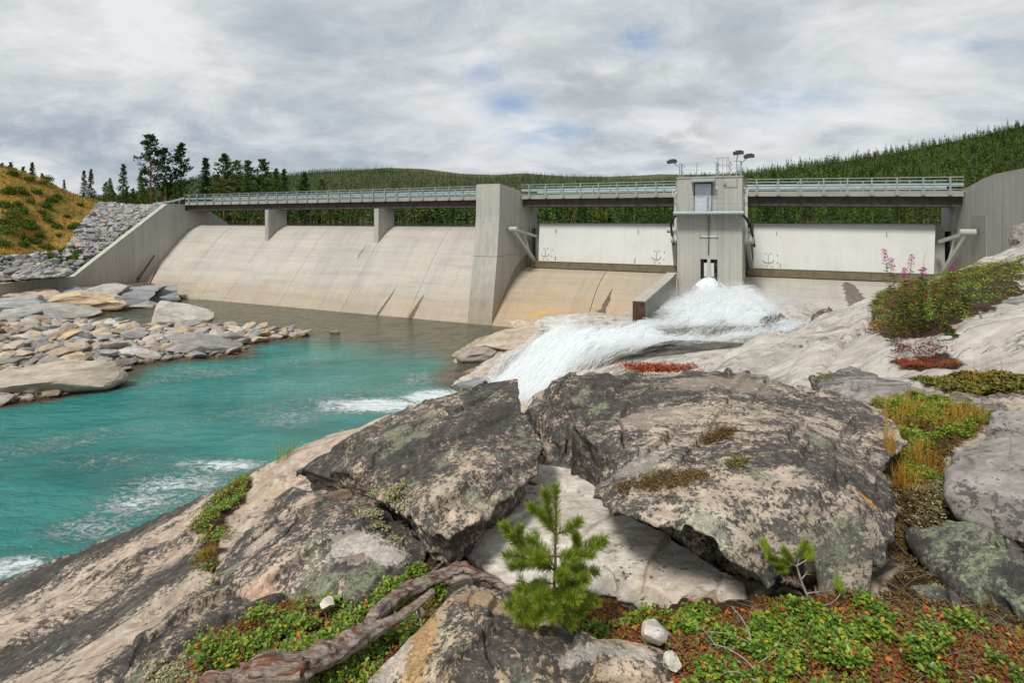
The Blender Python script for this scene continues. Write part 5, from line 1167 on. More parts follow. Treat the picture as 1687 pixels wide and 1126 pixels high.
for (px, py, wpx, hpx, z, label, seed) in (
    (30, 505, 70, 13, .9, 'dark grey whaleback rock at the left end of the far shore below the low wall', 520),
    (70, 490, 55, 12, 1.1, 'smooth blue grey rock hump close under the low wall', 521),
    (150, 497, 75, 13, .8, 'broad tan layered rock in the middle of the far shore', 522),
    (140, 478, 55, 9, 1.5, 'grey slabby rock standing against the foot of the wing wall', 523),
    (205, 484, 60, 10, 1.1, 'long grey fissured rock leading to the foot of the spillway', 524),
    (255, 484, 42, 9, .7, 'pale grey rock at the corner of spillway and inlet', 525),
    (215, 502, 55, 5, .2, 'low tan shelf at the back of the inlet', 526),
    (100, 515, 60, 8, .5, 'low dark shelf between the shingle and the inlet', 527),
    (170, 484, 50, 10, 1.2, 'grey ribbed rock between the tan layered one and the wing wall', 528),
    (110, 484, 50, 10, 1.3, 'second grey hump from the left under the low wall', 529),
    (190, 494, 45, 8, .9, 'narrow tan rib in front of the long fissured rock', 530),
    (235, 476, 40, 8, 1.4, 'small grey rock tucked under the leaning log', 531),
    (270, 490, 30, 6, .4, 'low tan rock where the far shore meets the inlet', 532),
    (60, 520, 60, 9, .8, 'long blue grey slab sloping to the shingle from the far shore', 533),
    (10, 520, 50, 10, 1.0, 'grey slab cut by the left edge between far shore and shingle', 534)):
    c = PZ(px, py, z); k = c[1]/F; me_ = stone_mesh('shore_rock', seed, .6, 5, 11)
    V = np.array([v.co[:] for v in me_.vertices]); V += (.10*fbm(V*np.array([1.2, 3, 5])+seed, 5, seed))[:, None]*np.array([.3, .6, 1]); me_.vertices.foreach_set('co', V.astype(np.float32).ravel())
    me_.materials.append(m_rip if 'grey' in label or 'dark' in label else m_beach); ext = (V.max(0)-V.min(0))/2
    put_stone('shore_rock', me_, (c[0], c[1], z*.75), (wpx*k/ext[0], wpx*k*.55/ext[1], hpx*k*1.5/ext[2]), -.25+.1*(seed % 4), (.12, .10*(seed % 3-1)), label, 'rock')
# loose stones among the plants at the bottom
for (px, py, h, r, label, seed) in ((1080, 1040, 1.545, 24, 'small white stone among red leaves right of the pine', 540), (1106, 1092, 1.535, 18, 'small tan upright stone near the bottom, below the white stone', 541), (1070, 1098, 1.55, 14, 'pale flat pebble beside the tan upright stone', 542), (690, 1010, 1.62, 9, 'small pale stone between the two driftwood limbs', 543), (540, 997, 1.68, 14, 'pale stone at the edge of the creeping shrubs under the stained slab', 544)):
    c = PH(px, py, h); k = c[1]/F; me_ = stone_mesh('loose_stone', seed, .7, 4, 9); me_.materials.append(r_pale)
    put_stone('loose_stone', me_, tuple(c), (r*k, r*k, r*k*1.0), .7, (.3, .1), label, 'stone')
# shore rocks left of the rapids
for (px, py, Y, wpx, hpx, label, seed) in ((850, 548, 39, 70, 12, 'tan fissured rock ledge at the foot of the curved sill', 550), (930, 522, 37, 45, 7, 'grey flat rock left of the guide wall end plate', 551), (790, 575, 38, 45, 10, 'ochre layered rock at the edge of the pool under the battered pier', 552), (775, 612, 34, 34, 10, 'tan rock shelf dropping to the pool left of the white rapids', 553), (880, 570, 35, 60, 9, 'long brown wet shelf above the rapids', 554), (780, 636, 31, 40, 7, 'low yellowish rock where the rapids meet the pool', 555)):
    c = PY(px, py, Y); k = Y/F; me_ = stone_mesh('shelf_rock', seed, .5, 5, 11)
    V = np.array([v.co[:] for v in me_.vertices]); V += (.12*fbm(V*np.array([1.2, 3, 6])+seed, 5, seed))[:, None]*np.array([.3, .6, 1]); me_.vertices.foreach_set('co', V.astype(np.float32).ravel())
    me_.materials.append(m_beach); ext = (V.max(0)-V.min(0))/2
    put_stone('shelf_rock', me_, (c[0], c[1], c[2]-hpx*k*.9), (wpx*k/ext[0], wpx*k*.8/ext[1], hpx*k*1.3/ext[2]), .55, (0, -.12), label, 'rock')
# ================================================================== plants
bpy.context.view_layer.update()
DG = bpy.context.evaluated_depsgraph_get()
def drop(x, y, z0=9.2):
    ok, loc, nor, i, ob, m_ = SC.ray_cast(DG, Vector((x, y, z0)), Vector((0, 0, -1)), distance=9)
    if not ok: return None
    return np.array(loc), np.array(nor), ob.name
def look(px, py):
    d = Vector((PY(px, py, 1.0)-np.array([0, 0, EYE])).tolist()); 
    ok, loc, nor, i, ob, m_ = SC.ray_cast(DG, Vector((0, 0, EYE)), d.normalized(), distance=200)
    return np.array(loc) if ok else None
SOILS = ('ground', 'twigs')
def scatter(poly, n, zmax=9.2, allow=SOILS):
    """n points at random over a ground polygon (X, Y), dropped on what lies there"""
    poly = np.asarray(poly); out = []; lo, hi = poly.min(0), poly.max(0); tries = 0
    while len(out) < n and tries < 40:
        c = RNG.uniform(lo, hi, (n, 2)); c = c[in_poly(c, poly)]; c = c+RNG.normal(0, 1, c.shape)*.035*(RNG.uniform(0, 1, (len(c), 1)) < .4); tries += 1
        for q in c:
            h = drop(q[0], q[1], zmax)
            if h is not None and (allow is None or any(h[2].startswith(a) for a in allow)): out.append((h[0], h[1]))
            if len(out) >= n: break
    return np.array([o[0] for o in out]), np.array([o[1] for o in out])
def seen(poly_px): 
    P = [look(x, y) for x, y in poly_px]; return np.array([p[:2] for p in P if p is not None])
def leaves(mb, base, dirv, up, L, W, fold=.25, curl=.15):
    """oval leaves (two quads each) from base along dirv; arrays (n,3)"""
    n = len(base); side = np.cross(dirv, up); side /= np.linalg.norm(side, axis=1)[:, None]+1e-9; nn = np.cross(side, dirv)
    L = np.broadcast_to(L, (n,))[:, None]; W = np.broadcast_to(W, (n,))[:, None]
    def pt(a, b, c): return base+dirv*L*a+side*W*b+nn*L*c
    V = np.stack([base, pt(.35, .5, fold*.3), pt(.75, .42, fold*.28-curl*.4), pt(1, 0, -curl), pt(.75, -.42, fold*.28-curl*.4), pt(.35, -.5, fold*.3)], 1).reshape(-1, 3)
    o = (np.arange(n)*6)[:, None]
    mb.add(V, np.concatenate([o+np.array([0, 1, 2, 3]), o+np.array([0, 3, 4, 5])]))
def rnd_dirs(n, lo=.0, hi=1.0):
    a = RNG.uniform(0, 6.283, n); z = RNG.uniform(lo, hi, n); r = np.sqrt(np.maximum(0, 1-z*z)); return np.column_stack([r*np.cos(a), r*np.sin(a), z])
def rosettes(mb, P, k, L, W, hgt, spread=.012):
    n = len(P); P = P+np.array([0, 0, 1.])*(np.maximum(0, fbm(P*7, 2, 170))*hgt*1.2)[:, None]; B = np.repeat(P, k, 0); h = np.repeat(RNG.uniform(.2, 1, n)*hgt, k); dv = rnd_dirs(n*k, -.05, .75)
    lift = h*RNG.uniform(.5, 1.0, n*k)
    base = B+np.column_stack([RNG.normal(0, spread, n*k), RNG.normal(0, spread, n*k), lift])
    sz = RNG.uniform(.7, 1.15, n*k)*np.repeat(RNG.choice([.55, .8, 1.0, 1.25], n), k)
    leaves(mb, base, dv, np.tile([0, 0, 1.0], (n*k, 1))+RNG.normal(0, .2, (n*k, 3)), L*sz, W*sz)
def blades(mb, P, L, w, lean=.4, nrm=None):
    n = len(P); a = RNG.uniform(0, 6.283, n); Ls = L*RNG.uniform(.45, 1.15, n); ln = np.abs(RNG.normal(0, lean, n))
    d = np.column_stack([np.cos(a), np.sin(a), a*0]); s = np.column_stack([-np.sin(a), np.cos(a), a*0])
    V = []
    for t, ww in ((0, 1), (.4, .8), (.75, .5), (1, .08)):
        c = P+np.column_stack([d[:, 0]*ln*Ls*t*t, d[:, 1]*ln*Ls*t*t, Ls*t*(1-.35*ln*t)])
        V += [c-s*w*ww/2, c+s*w*ww/2]
    V = np.stack(V, 1).reshape(-1, 3); o = (np.arange(n)*8)[:, None]
    mb.add(V, np.concatenate([o+np.array(q) for q in ([0, 1, 3, 2], [2, 3, 5, 4], [4, 5, 7, 6])]))
G1 = [(0, (.045, .10, .014)), (.25, (.09, .18, .02)), (.55, (.17, .29, .03)), (.85, (.28, .37, .045)), (.93, (.48, .36, .03)), (.945, (.52, .20, .02)), (.975, (.34, .05, .02)), (1, (.12, .06, .03))]
G2 = [(0, (.10, .035, .02)), (.2, (.22, .045, .02)), (.4, (.36, .09, .02)), (.55, (.14, .055, .03)), (.7, (.42, .2, .03)), (.82, (.12, .17, .025)), (1, (.19, .24, .03))]
m_leafg = leaf_mat('creeping_shrub_leaf', G1, .38, .2)
m_leafr = leaf_mat('autumn_leaf', G2, .45, .2)
m_bank = leaf_mat('bank_leaf', [(0, (.07, .15, .018)), (.35, (.14, .26, .025)), (.65, (.25, .36, .035)), (.92, (.36, .42, .05)), (.97, (.36, .14, .04)), (1, (.25, .04, .03))], .45, .25)
m_redp = leaf_mat('red_dwarf_birch_leaf', [(0, (.30, .035, .015)), (.4, (.45, .08, .02)), (.7, (.50, .15, .04)), (1, (.20, .05, .03))], .5, .25)
m_orange = leaf_mat('orange_grass_blade', [(0, (.50, .22, .02)), (.35, (.62, .30, .03)), (.6, (.45, .27, .04)), (.8, (.30, .28, .05)), (1, (.55, .36, .10))], .6, .3)
m_green_b = leaf_mat('green_grass_blade', [(0, (.14, .22, .03)), (.5, (.25, .30, .04)), (1, (.40, .34, .06))], .5, .25)
m_mossb = leaf_mat('brown_moss_tip', [(0, (.05, .03, .012)), (.4, (.14, .075, .02)), (.7, (.10, .085, .02)), (1, (.26, .15, .04))], .9, 0)
m_mossg = leaf_mat('green_moss_tip', [(0, (.05, .06, .012)), (.4, (.12, .13, .02)), (.7, (.19, .16, .03)), (1, (.28, .20, .05))], .9, 0)
m_lich = leaf_mat('pale_lichen_tip', [(0, (.22, .21, .10)), (.5, (.40, .38, .21)), (1, (.16, .13, .06))], .95, 0)
m_twig = plain('dry_twig', (.20, .15, .115), .85, 0, .35, 40)
m_gtwig = plain('grey_twig', (.34, .30, .27), .85, 0, .3, 40)
# creeping shrubs
def cover(name, P, k, L, W, h, mat, label, cat='plants', spread=.012):
    mb = MB(); rosettes(mb, P, k, L, W, h, spread); return solo(name, mb, mat, label, cat, 'stuff', smooth=True)
P, _ = scatter(SOIL['left'], 2500, 9.2, SOILS+('ochre_slab', 'dark_ledge')); f1 = fbm(P*9, 3, 151)
cover('ground_cover', P[f1 > .0], 8, .017, .0105, .06, m_leafg, 'bright green creeping shrub carpet between the driftwood and the stained slab')
cover('ground_cover', P[f1 < .1], 7, .014, .008, .022, m_leafr, 'red and brown leaf litter among the creeping shrubs by the driftwood')
P, _ = scatter(SOIL['right'], 6000); f1 = .7*fbm(P*3, 3, 153)+1.3*fbm(P*9, 2, 154)+sstep(.45, 1.3, P[:, 0])*.42-.44
cover('ground_cover', P[f1 > .0], 8, .017, .0105, .06, m_leafg, 'green creeping shrub carpet in the bottom right corner')
cover('ground_cover', P[f1 < .2], 8, .014, .008, .028, m_leafr, 'dark red creeping leaves at the foot of the pine and the pale slab')
P, _ = scatter(SOIL['strip'], 620); f1 = fbm(P*7, 3, 160); cover('moss', P[f1 < .1], 8, .014, .006, .02, m_mossb, 'brown moss in the crack of the bare left rock')
cover('ground_cover', P[f1 > -.05], 8, .016, .0095, .045, m_leafg, 'narrow green strip of creeping shrub in the crack of the bare left rock')
P, _ = scatter(SOIL['slot'], 420); cover('moss', P, 9, .012, .006, .02, m_mossb, 'brown litter and moss in the slot between the largest boulder and the mossy rock')
P, _ = scatter(SOIL['gully'], 4200); f1 = fbm(P*5, 3, 155); prp = proj(P)
low = prp[:, 1] > 800
cover('moss', P[low | (f1 < 0)], 10, .014, .007, .028, m_mossb, 'brown moss in the gully left of the smooth grey boulder')
cover('moss', P[low & (f1 > .05)], 10, .016, .007, .03, m_lich, 'pale lichen cushions in the gully below the orange grass')
cover('ground_cover', P[~low & (f1 > -.1)], 9, .022, .010, .05, m_bank, 'low green growth under the orange grass')
gk = ~low & (fbm(P*3.2, 3, 156) > -.05); mb = MB(); blades(mb, P[gk]+RNG.normal(0, .02, (int(gk.sum()), 3))*np.array([1, 1, 0]), .12, .0022, .7)
solo('grass', mb, m_orange, 'orange autumn grass strip between the largest boulder and the smooth grey one', 'grass', 'stuff')
def tuft(px, py, n, L, w, mat, r, lean=.45):
    c = look(px, py); P = np.array([drop(c[0]+RNG.normal(0, r), c[1]+RNG.normal(0, r), c[2]+.6)[0] if True else 0 for _ in range(n)]); mb = MB(); blades(mb, P, L, w, lean); return mb
for px, py, n, L, r, lab in ((1475, 800, 150, .20, .035, 'tall orange grass tuft at the edge of the largest boulder'), (1520, 770, 130, .22, .05, 'tall orange grass tuft nearest the smooth grey boulder'), (1495, 690, 90, .25, .08, 'thin orange grass tuft behind the largest boulder'), (1590, 700, 80, .26, .06, 'orange grass tuft in front of the small angular boulder'), (1615, 632, 60, .24, .06, 'small orange grass tuft on the brown moss'), (1505, 812, 90, .12, .03, 'short orange grass tuft among pale lichen in the gully')):
    solo('grass_tuft', tuft(px, py, n, L, .003, m_orange, r), m_orange, lab, 'grass')
for px, py, n, L, r, mt, lab in ((468, 758, 70, .17, .06, m_green_b, 'small green grass tuft at the water edge of the left rock'), (672, 1050, 90, .055, .02, m_green_b, 'little green tuft right of the driftwood on the ochre slab'), (340, 918, 60, .08, .03, m_orange, 'orange tuft in the crack of the left rock'), (462, 735, 20, .20, .02, m_orange, 'few tall dry stalks over the water at the left rock')):
    solo('grass_tuft', tuft(px, py, n, L, .003, mt, r), mt, lab, 'grass')
P, _ = scatter(SOIL['moss'], 1500); cover('moss', P, 9, .03, .015, .03, m_mossg, 'olive brown moss mat on the ledge right of the pale rock')
P, _ = scatter(SOIL['mid'], 420); P = P[fbm(P*2.5, 3, 159) > -.05]; cover('ground_cover', P, 6, .026, .012, .07, m_redp, 'dark red low bush on the pale rock below the fireweed')
# leafy bank on the right
P, _ = scatter(SOIL['upper'], 3600, 12); f1 = fbm(P*.7, 3, 157); f2 = fbm(P*1.6, 3, 158)
P[:, 2] += np.maximum(0, f1+.2)*.25
cover('ground_cover', P[f2 > -.2], 10, .046, .024, .13, m_bank, 'green leafy undergrowth on the bank in front of the right abutment', spread=.05)
cover('ground_cover', P[f2 < -.25], 8, .036, .02, .12, m_redp, 'red and rust undergrowth on the bank in front of the right abutment', spread=.05)
P = np.array([PH(x, 613, 1.215)+np.array([0, RNG.uniform(-.02, .12), -.01]) for x in RNG.triangular(1018, 1080, 1158, 190)])
cover('ground_cover', P, 16, .022, .010, .055, m_redp, 'bright rust red dwarf shrub along the back edge of the largest boulder', spread=.03)
P, _ = scatter(seen([(1470, 596), (1480, 575), (1540, 570), (1560, 590), (1520, 602)]), 60, 9.2, None); cover('ground_cover', P, 12, .035, .018, .16, leaf_mat('maroon_leaf', [(0, (.10, .03, .025)), (.6, (.20, .05, .05)), (1, (.16, .08, .04))]), 'maroon heather clump on the pale rock', spread=.05)
# moss and lichen on the slabs
for poly, mt, n, lab, kk in (([(1010, 800), (1060, 785), (1150, 778), (1170, 790), (1110, 806), (1040, 812)], m_mossb, 520, 'brown moss crust across the largest boulder', .010), ([(1150, 722), (1200, 708), (1215, 712), (1175, 730), (1155, 732)], m_mossb, 170, 'brown moss in the hollow of the largest boulder', .012), ([(608, 838), (640, 828), (662, 850), (655, 868), (615, 872)], m_lich, 260, 'pale lichen cushion under the edge of the tilted slab', .016), ([(1330, 622), (1368, 618), (1375, 628), (1345, 632)], m_mossg, 170, 'dark green moss cushion on the back edge of the largest boulder', .02), ([(1195, 765), (1225, 755), (1228, 764), (1205, 772)], m_mossg, 110, 'yellow green moss spots on the largest boulder', .009), ([(505, 1120), (545, 1105), (580, 1112), (570, 1126), (520, 1130)], m_lich, 10, 'pale lichen tuft at the bottom', .012), ([(228, 1126), (250, 1108), (290, 1100), (305, 1126)], m_lich, 170, 'yellowish lichen cushion at the bottom left on the dark ledge', .014)):
    try:
        P, _ = scatter(seen(poly), n, 9.2, None); cover('moss', P, 8, kk, kk*.55, kk*1.2, mt, lab)
    except Exception: pass
# fallen leaves and litter
P, N_ = scatter(np.vstack([SOIL['right'][:6], SOIL['right'][6:]]), 45); mb = MB(); leaves(mb, P+[0, 0, .03], rnd_dirs(len(P), -.1, .2), np.tile([0, 0, 1.], (len(P), 1)), .028, .022)
P2, N_ = scatter(SOIL['left'], 22); leaves(mb, P2+[0, 0, .03], rnd_dirs(len(P2), -.1, .2), np.tile([0, 0, 1.], (len(P2), 1)), .028, .022)
solo('fallen_leaves', mb, leaf_mat('fallen_leaf', [(0, (.55, .12, .015)), (.5, (.62, .22, .03)), (1, (.50, .30, .05))], .5, .2), 'orange fallen leaves scattered over the plant carpet', 'leaves', 'stuff', smooth=True)
mb = MB()
for key, n in (('right', 420), ('left', 260), ('gully', 80), ('slot', 60)):
    P, _ = scatter(SOIL[key], n)
    for p in P:
        a = RNG.uniform(0, 6.28); L = RNG.uniform(.04, .16); q = p+np.array([math.cos(a)*L, math.sin(a)*L, RNG.uniform(-.01, .03)]); m_ = (p+q)/2+RNG.normal(0, .008, 3)
        mb.tube([p+[0, 0, .012], m_+[0, 0, .02], q+[0, 0, .012]], [.0016, .0013, .0006], 4)
solo('twigs', mb, m_twig, 'dry brown twigs lying in the plant carpet', 'twigs', 'stuff')
# dry forked branches in the bottom right corner
def spl(pts, n=14):
    pts = np.array(pts, float); t = np.linspace(0, len(pts)-1, n*(len(pts)-1)+1); out = []
    for x in t:
        i = min(int(x), len(pts)-2); f = x-i; p0 = pts[max(i-1, 0)]; p1 = pts[i]; p2 = pts[i+1]; p3 = pts[min(i+2, len(pts)-1)]
        out.append(.5*((2*p1)+(-p0+p2)*f+(2*p0-5*p1+4*p2-p3)*f*f+(-p0+3*p1-3*p2+p3)*f**3))
    return np.array(out)
def twig(mb, P, r0, r1): 
    S = spl(P, 6); mb.tube(S, np.linspace(r0, r1, len(S)), 6)
db = MB()
for pts, r in (([(1240, 1090, 1.55), (1236, 1050, 1.5), (1222, 1020, 1.45), (1205, 1000, 1.42)], .007), ([(1250, 1126, 1.5), (1235, 1095, 1.5), (1200, 1070, 1.5), (1170, 1062, 1.5)], .005), ([(1250, 1126, 1.5), (1215, 1108, 1.5), (1190, 1112, 1.5), (1165, 1125, 1.5)], .004), ([(1236, 1060, 1.5), (1200, 1045, 1.48), (1160, 1042, 1.5)], .003), ([(1240, 1100, 1.5), (1275, 1075, 1.5), (1285, 1050, 1.5)], .003), ([(1180, 1066, 1.5), (1165, 1045, 1.5), (1150, 1030, 1.5)], .003)): twig(db, [PH(*p) for p in pts], r*.6, r*.2)
solo('dead_branch', db, m_gtwig, 'bare grey forked twig standing in the green carpet at the bottom right', 'branch')

# ---- pine saplings
m_needle = leaf_mat('pine_needle', [(0, (.08, .15, .014)), (.35, (.18, .28, .025)), (.75, (.32, .42, .04)), (.95, (.42, .47, .06)), (1, (.45, .30, .08))], .4, .3)
m_bark = plain('sapling_bark', (.20, .115, .05), .8, 0, .3, 60)
def needles(mb, S, per, L, w=.0013, droop=.0, t0=0.0, fwd=.75):
    """needles standing off a shoot S (k,3), denser to the tip"""
    seg = np.linalg.norm(np.diff(S, axis=0), axis=1); cum = np.concatenate([[0], np.cumsum(seg)]); n = int(per*cum[-1])
    t = RNG.uniform(t0, 1, n)**.85*cum[-1]; P = np.stack([np.interp(t, cum, S[:, k]) for k in range(3)], 1)
    T = np.gradient(S, axis=0); T /= np.linalg.norm(T, axis=1)[:, None]; tt = np.stack([np.interp(t, cum, T[:, k]) for k in range(3)], 1)
    r = RNG.normal(size=(n, 3)); r -= (r*tt).sum(1)[:, None]*tt; r /= np.linalg.norm(r, axis=1)[:, None]
    f = fwd*RNG.uniform(.7, 1.25, n)[:, None]; d = tt*f+r; d /= np.linalg.norm(d, axis=1)[:, None]; d[:, 2] += .12; 
    Ls = L*RNG.uniform(.7, 1.15, n)[:, None]; s = np.cross(d, RNG.normal(size=(n, 3))); s /= np.linalg.norm(s, axis=1)[:, None]
    V = np.stack([P-s*w/2, P+s*w/2, P+d*Ls*.6+s*w*.45, P+d*Ls, P+d*Ls*.6-s*w*.45], 1).reshape(-1, 3); o = (np.arange(n)*5)[:, None]
    mb.add(V, o+np.array([0, 1, 2, 3, 4]))
def zpt(zx, zy, dep): return PY(780+zx/3.752, 760+zy/3.752, dep)
BD = 2.34
base = look(907, 1034); BD = float(base[1])
ps = thing('pine_sapling', tuple(base), 'small bright green bushy pine sapling growing in front of the pale slab', 'pine sapling')
trunk = spl([zpt(482, 1030, BD), zpt(492, 850, BD), zpt(505, 690, BD), zpt(506, 520, BD), zpt(510, 300, BD+.01), zpt(508, 150, BD+.02)], 8)
mb = MB(); mb.tube(trunk, np.linspace(.008, .0032, len(trunk)), 7); part('trunk', mb, m_bark, ps, True)
nm = MB(); needles(nm, trunk[int(len(trunk)*.52):], 2600, .032); needles(nm, trunk[int(len(trunk)*.80):], 1800, .03)
BR = [((507, 450), (440, 370), (362, 290), 0, 1), ((507, 455), (575, 430), (648, 385), -.03, 1), ((506, 460), (470, 400), (430, 330), .06, .8), ((506, 450), (480, 380), (445, 205), .02, .9), ((505, 590), (320, 560), (195, 415), .02, 1.1), ((330, 562), (280, 490), (285, 430), .0, .8), ((505, 590), (400, 590), (215, 590), -.05, 1.1),
      ((505, 592), (640, 575), (795, 505), .0, 1.2), ((620, 578), (640, 530), (635, 480), -.02, .8), ((505, 595), (560, 590), (720, 585), -.06, .9), ((503, 670), (370, 640), (240, 655), .03, 1), ((503, 665), (440, 560), (350, 490), .1, 1), ((502, 680), (420, 620), (390, 600), -.12, 1),
      ((500, 700), (600, 690), (745, 690), .05, 1.1), ((500, 705), (560, 680), (640, 650), .10, 1), ((498, 740), (540, 740), (560, 700), -.12, 1), ((495, 800), (620, 800), (750, 865), -.04, 1.1), ((495, 790), (600, 770), (690, 740), -.1, 1.1),
      ((492, 830), (380, 810), (290, 800), .03, 1.1), ((490, 860), (360, 880), (225, 895), -.05, 1.2), ((490, 870), (420, 900), (280, 960), -.1, 1.2), ((488, 890), (450, 920), (380, 985), -.14, 1.2), ((488, 890), (500, 920), (490, 965), -.18, 1.2),
      ((488, 890), (560, 910), (600, 1000), -.10, 1.1), ((490, 870), (570, 880), (655, 935), -.08, 1.1), ((490, 840), (450, 830), (400, 870), -.16, 1.1), ((492, 820), (560, 830), (620, 860), -.15, 1.1), ((488, 900), (400, 940), (330, 1010), .02, 1.0), ((488, 850), (600, 850), (700, 900), .08, 1.0), ((495, 760), (430, 760), (360, 790), .1, 1)]
for a, b, c, dz, ln in BR:
    S = spl([zpt(*a, BD), zpt(*b, BD+dz*.5), zpt(*c, BD+dz)], 6)
    mb = MB(); mb.tube(S, np.linspace(.0036, .0016, len(S)), 5); part('branch', mb, m_bark, ps, True)
    needles(nm, S, 4600, .038*ln, t0=.10, fwd=.62)
    tip = S[-1]; tdir = S[-1]-S[-3]; tdir /= np.linalg.norm(tdir)
    needles(nm, np.array([tip-tdir*.02, tip, tip+tdir*.014]), 4200, .032, fwd=1.1)
    if a[1] > 560:
        for s in (-1, 1):
            k = RNG.integers(len(S)//2, len(S)-3); o = np.cross(tdir, [0, 0, 1]); q = S[k]+(tdir*.8+s*o*.8+np.array([0, 0, RNG.uniform(-.1, .5)]))*RNG.uniform(.03, .055)
            S2 = spl([S[k], (S[k]+q)/2+[0, 0, .004], q], 4); mb = MB(); mb.tube(S2, np.linspace(.0022, .001, len(S2)), 5); part('twig', mb, m_bark, ps, True); needles(nm, S2, 3000, .030)
part('needles', nm, m_needle, ps)
# half-dead sapling
b2 = look(1352, 1012); d2 = float(b2[1]); Q = lambda x, y, dd=0: PY(1150+x/2.1415, 600+y/2.1415, d2+dd)
p2 = thing('pine_sapling', tuple(b2), 'half-dead crooked pine sapling with only a few green tufts, before the largest boulder', 'pine sapling')
tr2 = spl([Q(442, 960), Q(420, 900), Q(390, 830), Q(365, 770), Q(348, 710)], 6); mb = MB(); mb.tube(tr2, np.linspace(.0075, .003, len(tr2)), 7); part('trunk', mb, m_gtwig, p2, True)
nm = MB(); dn = MB()
for pts, green in (([(350, 715), (310, 705), (262, 690)], 1), ([(262, 690), (250, 670), (235, 640)], 1), ([(350, 712), (360, 680), (372, 650)], 1), ([(350, 712), (385, 690), (395, 665)], 1), ([(350, 720), (325, 690), (312, 672)], 1), ([(400, 850), (460, 850), (500, 815), (495, 780)], 2), ([(262, 690), (275, 720), (290, 725)], 1), ([(405, 870), (340, 870), (290, 850)], 0), ([(385, 810), (430, 805), (470, 800)], 0), ([(375, 790), (340, 770), (300, 760)], 0), ([(430, 930), (380, 985), (330, 990)], 0), ([(410, 880), (500, 890), (560, 910), (610, 905)], 0), ([(440, 955), (520, 960), (600, 965)], 0), ([(365, 760), (385, 735), (392, 715)], 0), ([(400, 860), (320, 900), (270, 890)], 0)):
    S = spl([Q(x, y, RNG.uniform(-.03, .03)) for x, y in pts], 6); mb = MB(); mb.tube(S, np.linspace(.003, .001, len(S)), 5); part('branch', mb, m_gtwig, p2, True)
    if green: needles(nm, S[len(S)//2:] if green == 2 else S, 5200, .027, t0=.35); td = S[-1]-S[-2]; td /= np.linalg.norm(td); needles(nm, np.array([S[-1]-td*.02, S[-1], S[-1]+td*.02]), 7000, .026, fwd=1.0)
    else: needles(dn, S, 900, .026, .0011, t0=.3)
part('needles', nm, m_needle, p2); part('dead_needles', dn, leaf_mat('dead_needle', [(0, (.30, .20, .12)), (1, (.42, .32, .22))], .8, .1), p2)

# ---- driftwood
m = Mat('weathered_wood', .8, .2); p = m.pos(); dirq = m.mapping(p, rot=(0, 0, -math.radians(31)), scale=(.10, 2.0, 2.0))
n1 = m.noise(dirq, 22, 8, .7, .6); n2 = m.noise(p, 11, 5, .65)
c = m.ramp(n1, [(.30, (.03, .018, .012)), (.42, (.17, .115, .085)), (.54, (.38, .32, .27)), (.72, (.52, .46, .41))])
c = m.mix(m.step(m.noise(m.mapping(p, rot=(0, 0, -math.radians(31)), scale=(.12, 1.5, 1.5)), 15, 6, .65), .52, .62), c, m.ramp(n1, [(.3, (.07, .025, .012)), (.6, (.30, .12, .06)), (.8, (.42, .24, .13))]))
m.set(Base_Color=c, Normal=m.bump(n1, 1.0, .022)); m_wood = m.m
dz = lambda x, y, h: PH(320+x/2.909, 740+y/2.909, h)
dw = thing('driftwood', tuple(dz(520, 1060, 1.56)), 'weathered red and grey driftwood root, forked, lying across the green creeping shrubs', 'driftwood')
def limb(name, pts, rad, seed, label=None):
    rad = [x*.88 for x in rad]; S = spl(pts, 22); r = np.interp(np.linspace(0, len(rad)-1, len(S)), range(len(rad)), rad); n = 28
    S = S+np.column_stack([fbm(np.column_stack([np.linspace(0, 6, len(S))+seed, S[:, 0]*0, S[:, 0]*0+k]), 3, seed+k) for k in range(3)])*r[:, None]*.5
    mb = MB(); mb.tube(S, r, n); V = np.concatenate(mb.V); ctr = np.repeat(S, n, 0); rr_ = np.repeat(r, n)
    a = np.tile(np.arange(n)/n*6.283, len(S)); al = np.repeat(np.arange(len(S))/len(S)*len(pts)*.9, n); q = np.column_stack([np.cos(a)*1.6, np.sin(a)*1.6, al+seed]); tw = a+al*.5
    g = fbm(np.column_stack([np.cos(tw)*3.2, np.sin(tw)*3.2, al*.45+seed]), 6, seed, .6)*.48+fbm(q, 3, seed+3)*.25
    dv = (V-ctr); V = ctr+dv*(1+g)[:, None]; mb.V = [V]
    return part(name, mb, m_wood, dw, True, label=label)
H = 1.56
limb('trunk', [dz(90, 1150, 1.60), dz(220, 1110, 1.58), dz(350, 1095, 1.56), dz(540, 1055, 1.56)], [.055, .062, .064, .058], 161, 'thick reddish broken root end')
limb('limb', [dz(500, 1060, 1.56), dz(620, 1005, 1.56), dz(760, 925, 1.57), dz(850, 865, 1.58), dz(950, 825, 1.57), dz(1060, 755, 1.56), dz(1150, 690, 1.54)], [.05, .046, .042, .032, .021, .018, .015], 163)
limb('limb', [dz(835, 865, 1.60), dz(890, 775, 1.62), dz(1000, 690, 1.63), dz(1130, 625, 1.63), dz(1265, 565, 1.62)], [.028, .034, .032, .028, .024], 165)
limb('limb', [dz(1240, 575, 1.62), dz(1290, 565, 1.62), dz(1340, 605, 1.65), dz(1420, 625, 1.68), dz(1520, 690, 1.70)], [.024, .024, .021, .018, .012], 167)
limb('root', [dz(1110, 620, 1.66), dz(1200, 540, 1.68), dz(1265, 470, 1.70), dz(1300, 420, 1.70)], [.010, .009, .007, .004], 169)
limb('root', [dz(1070, 760, 1.6), dz(1085, 820, 1.62), dz(1090, 880, 1.64)], [.007, .005, .003], 171)

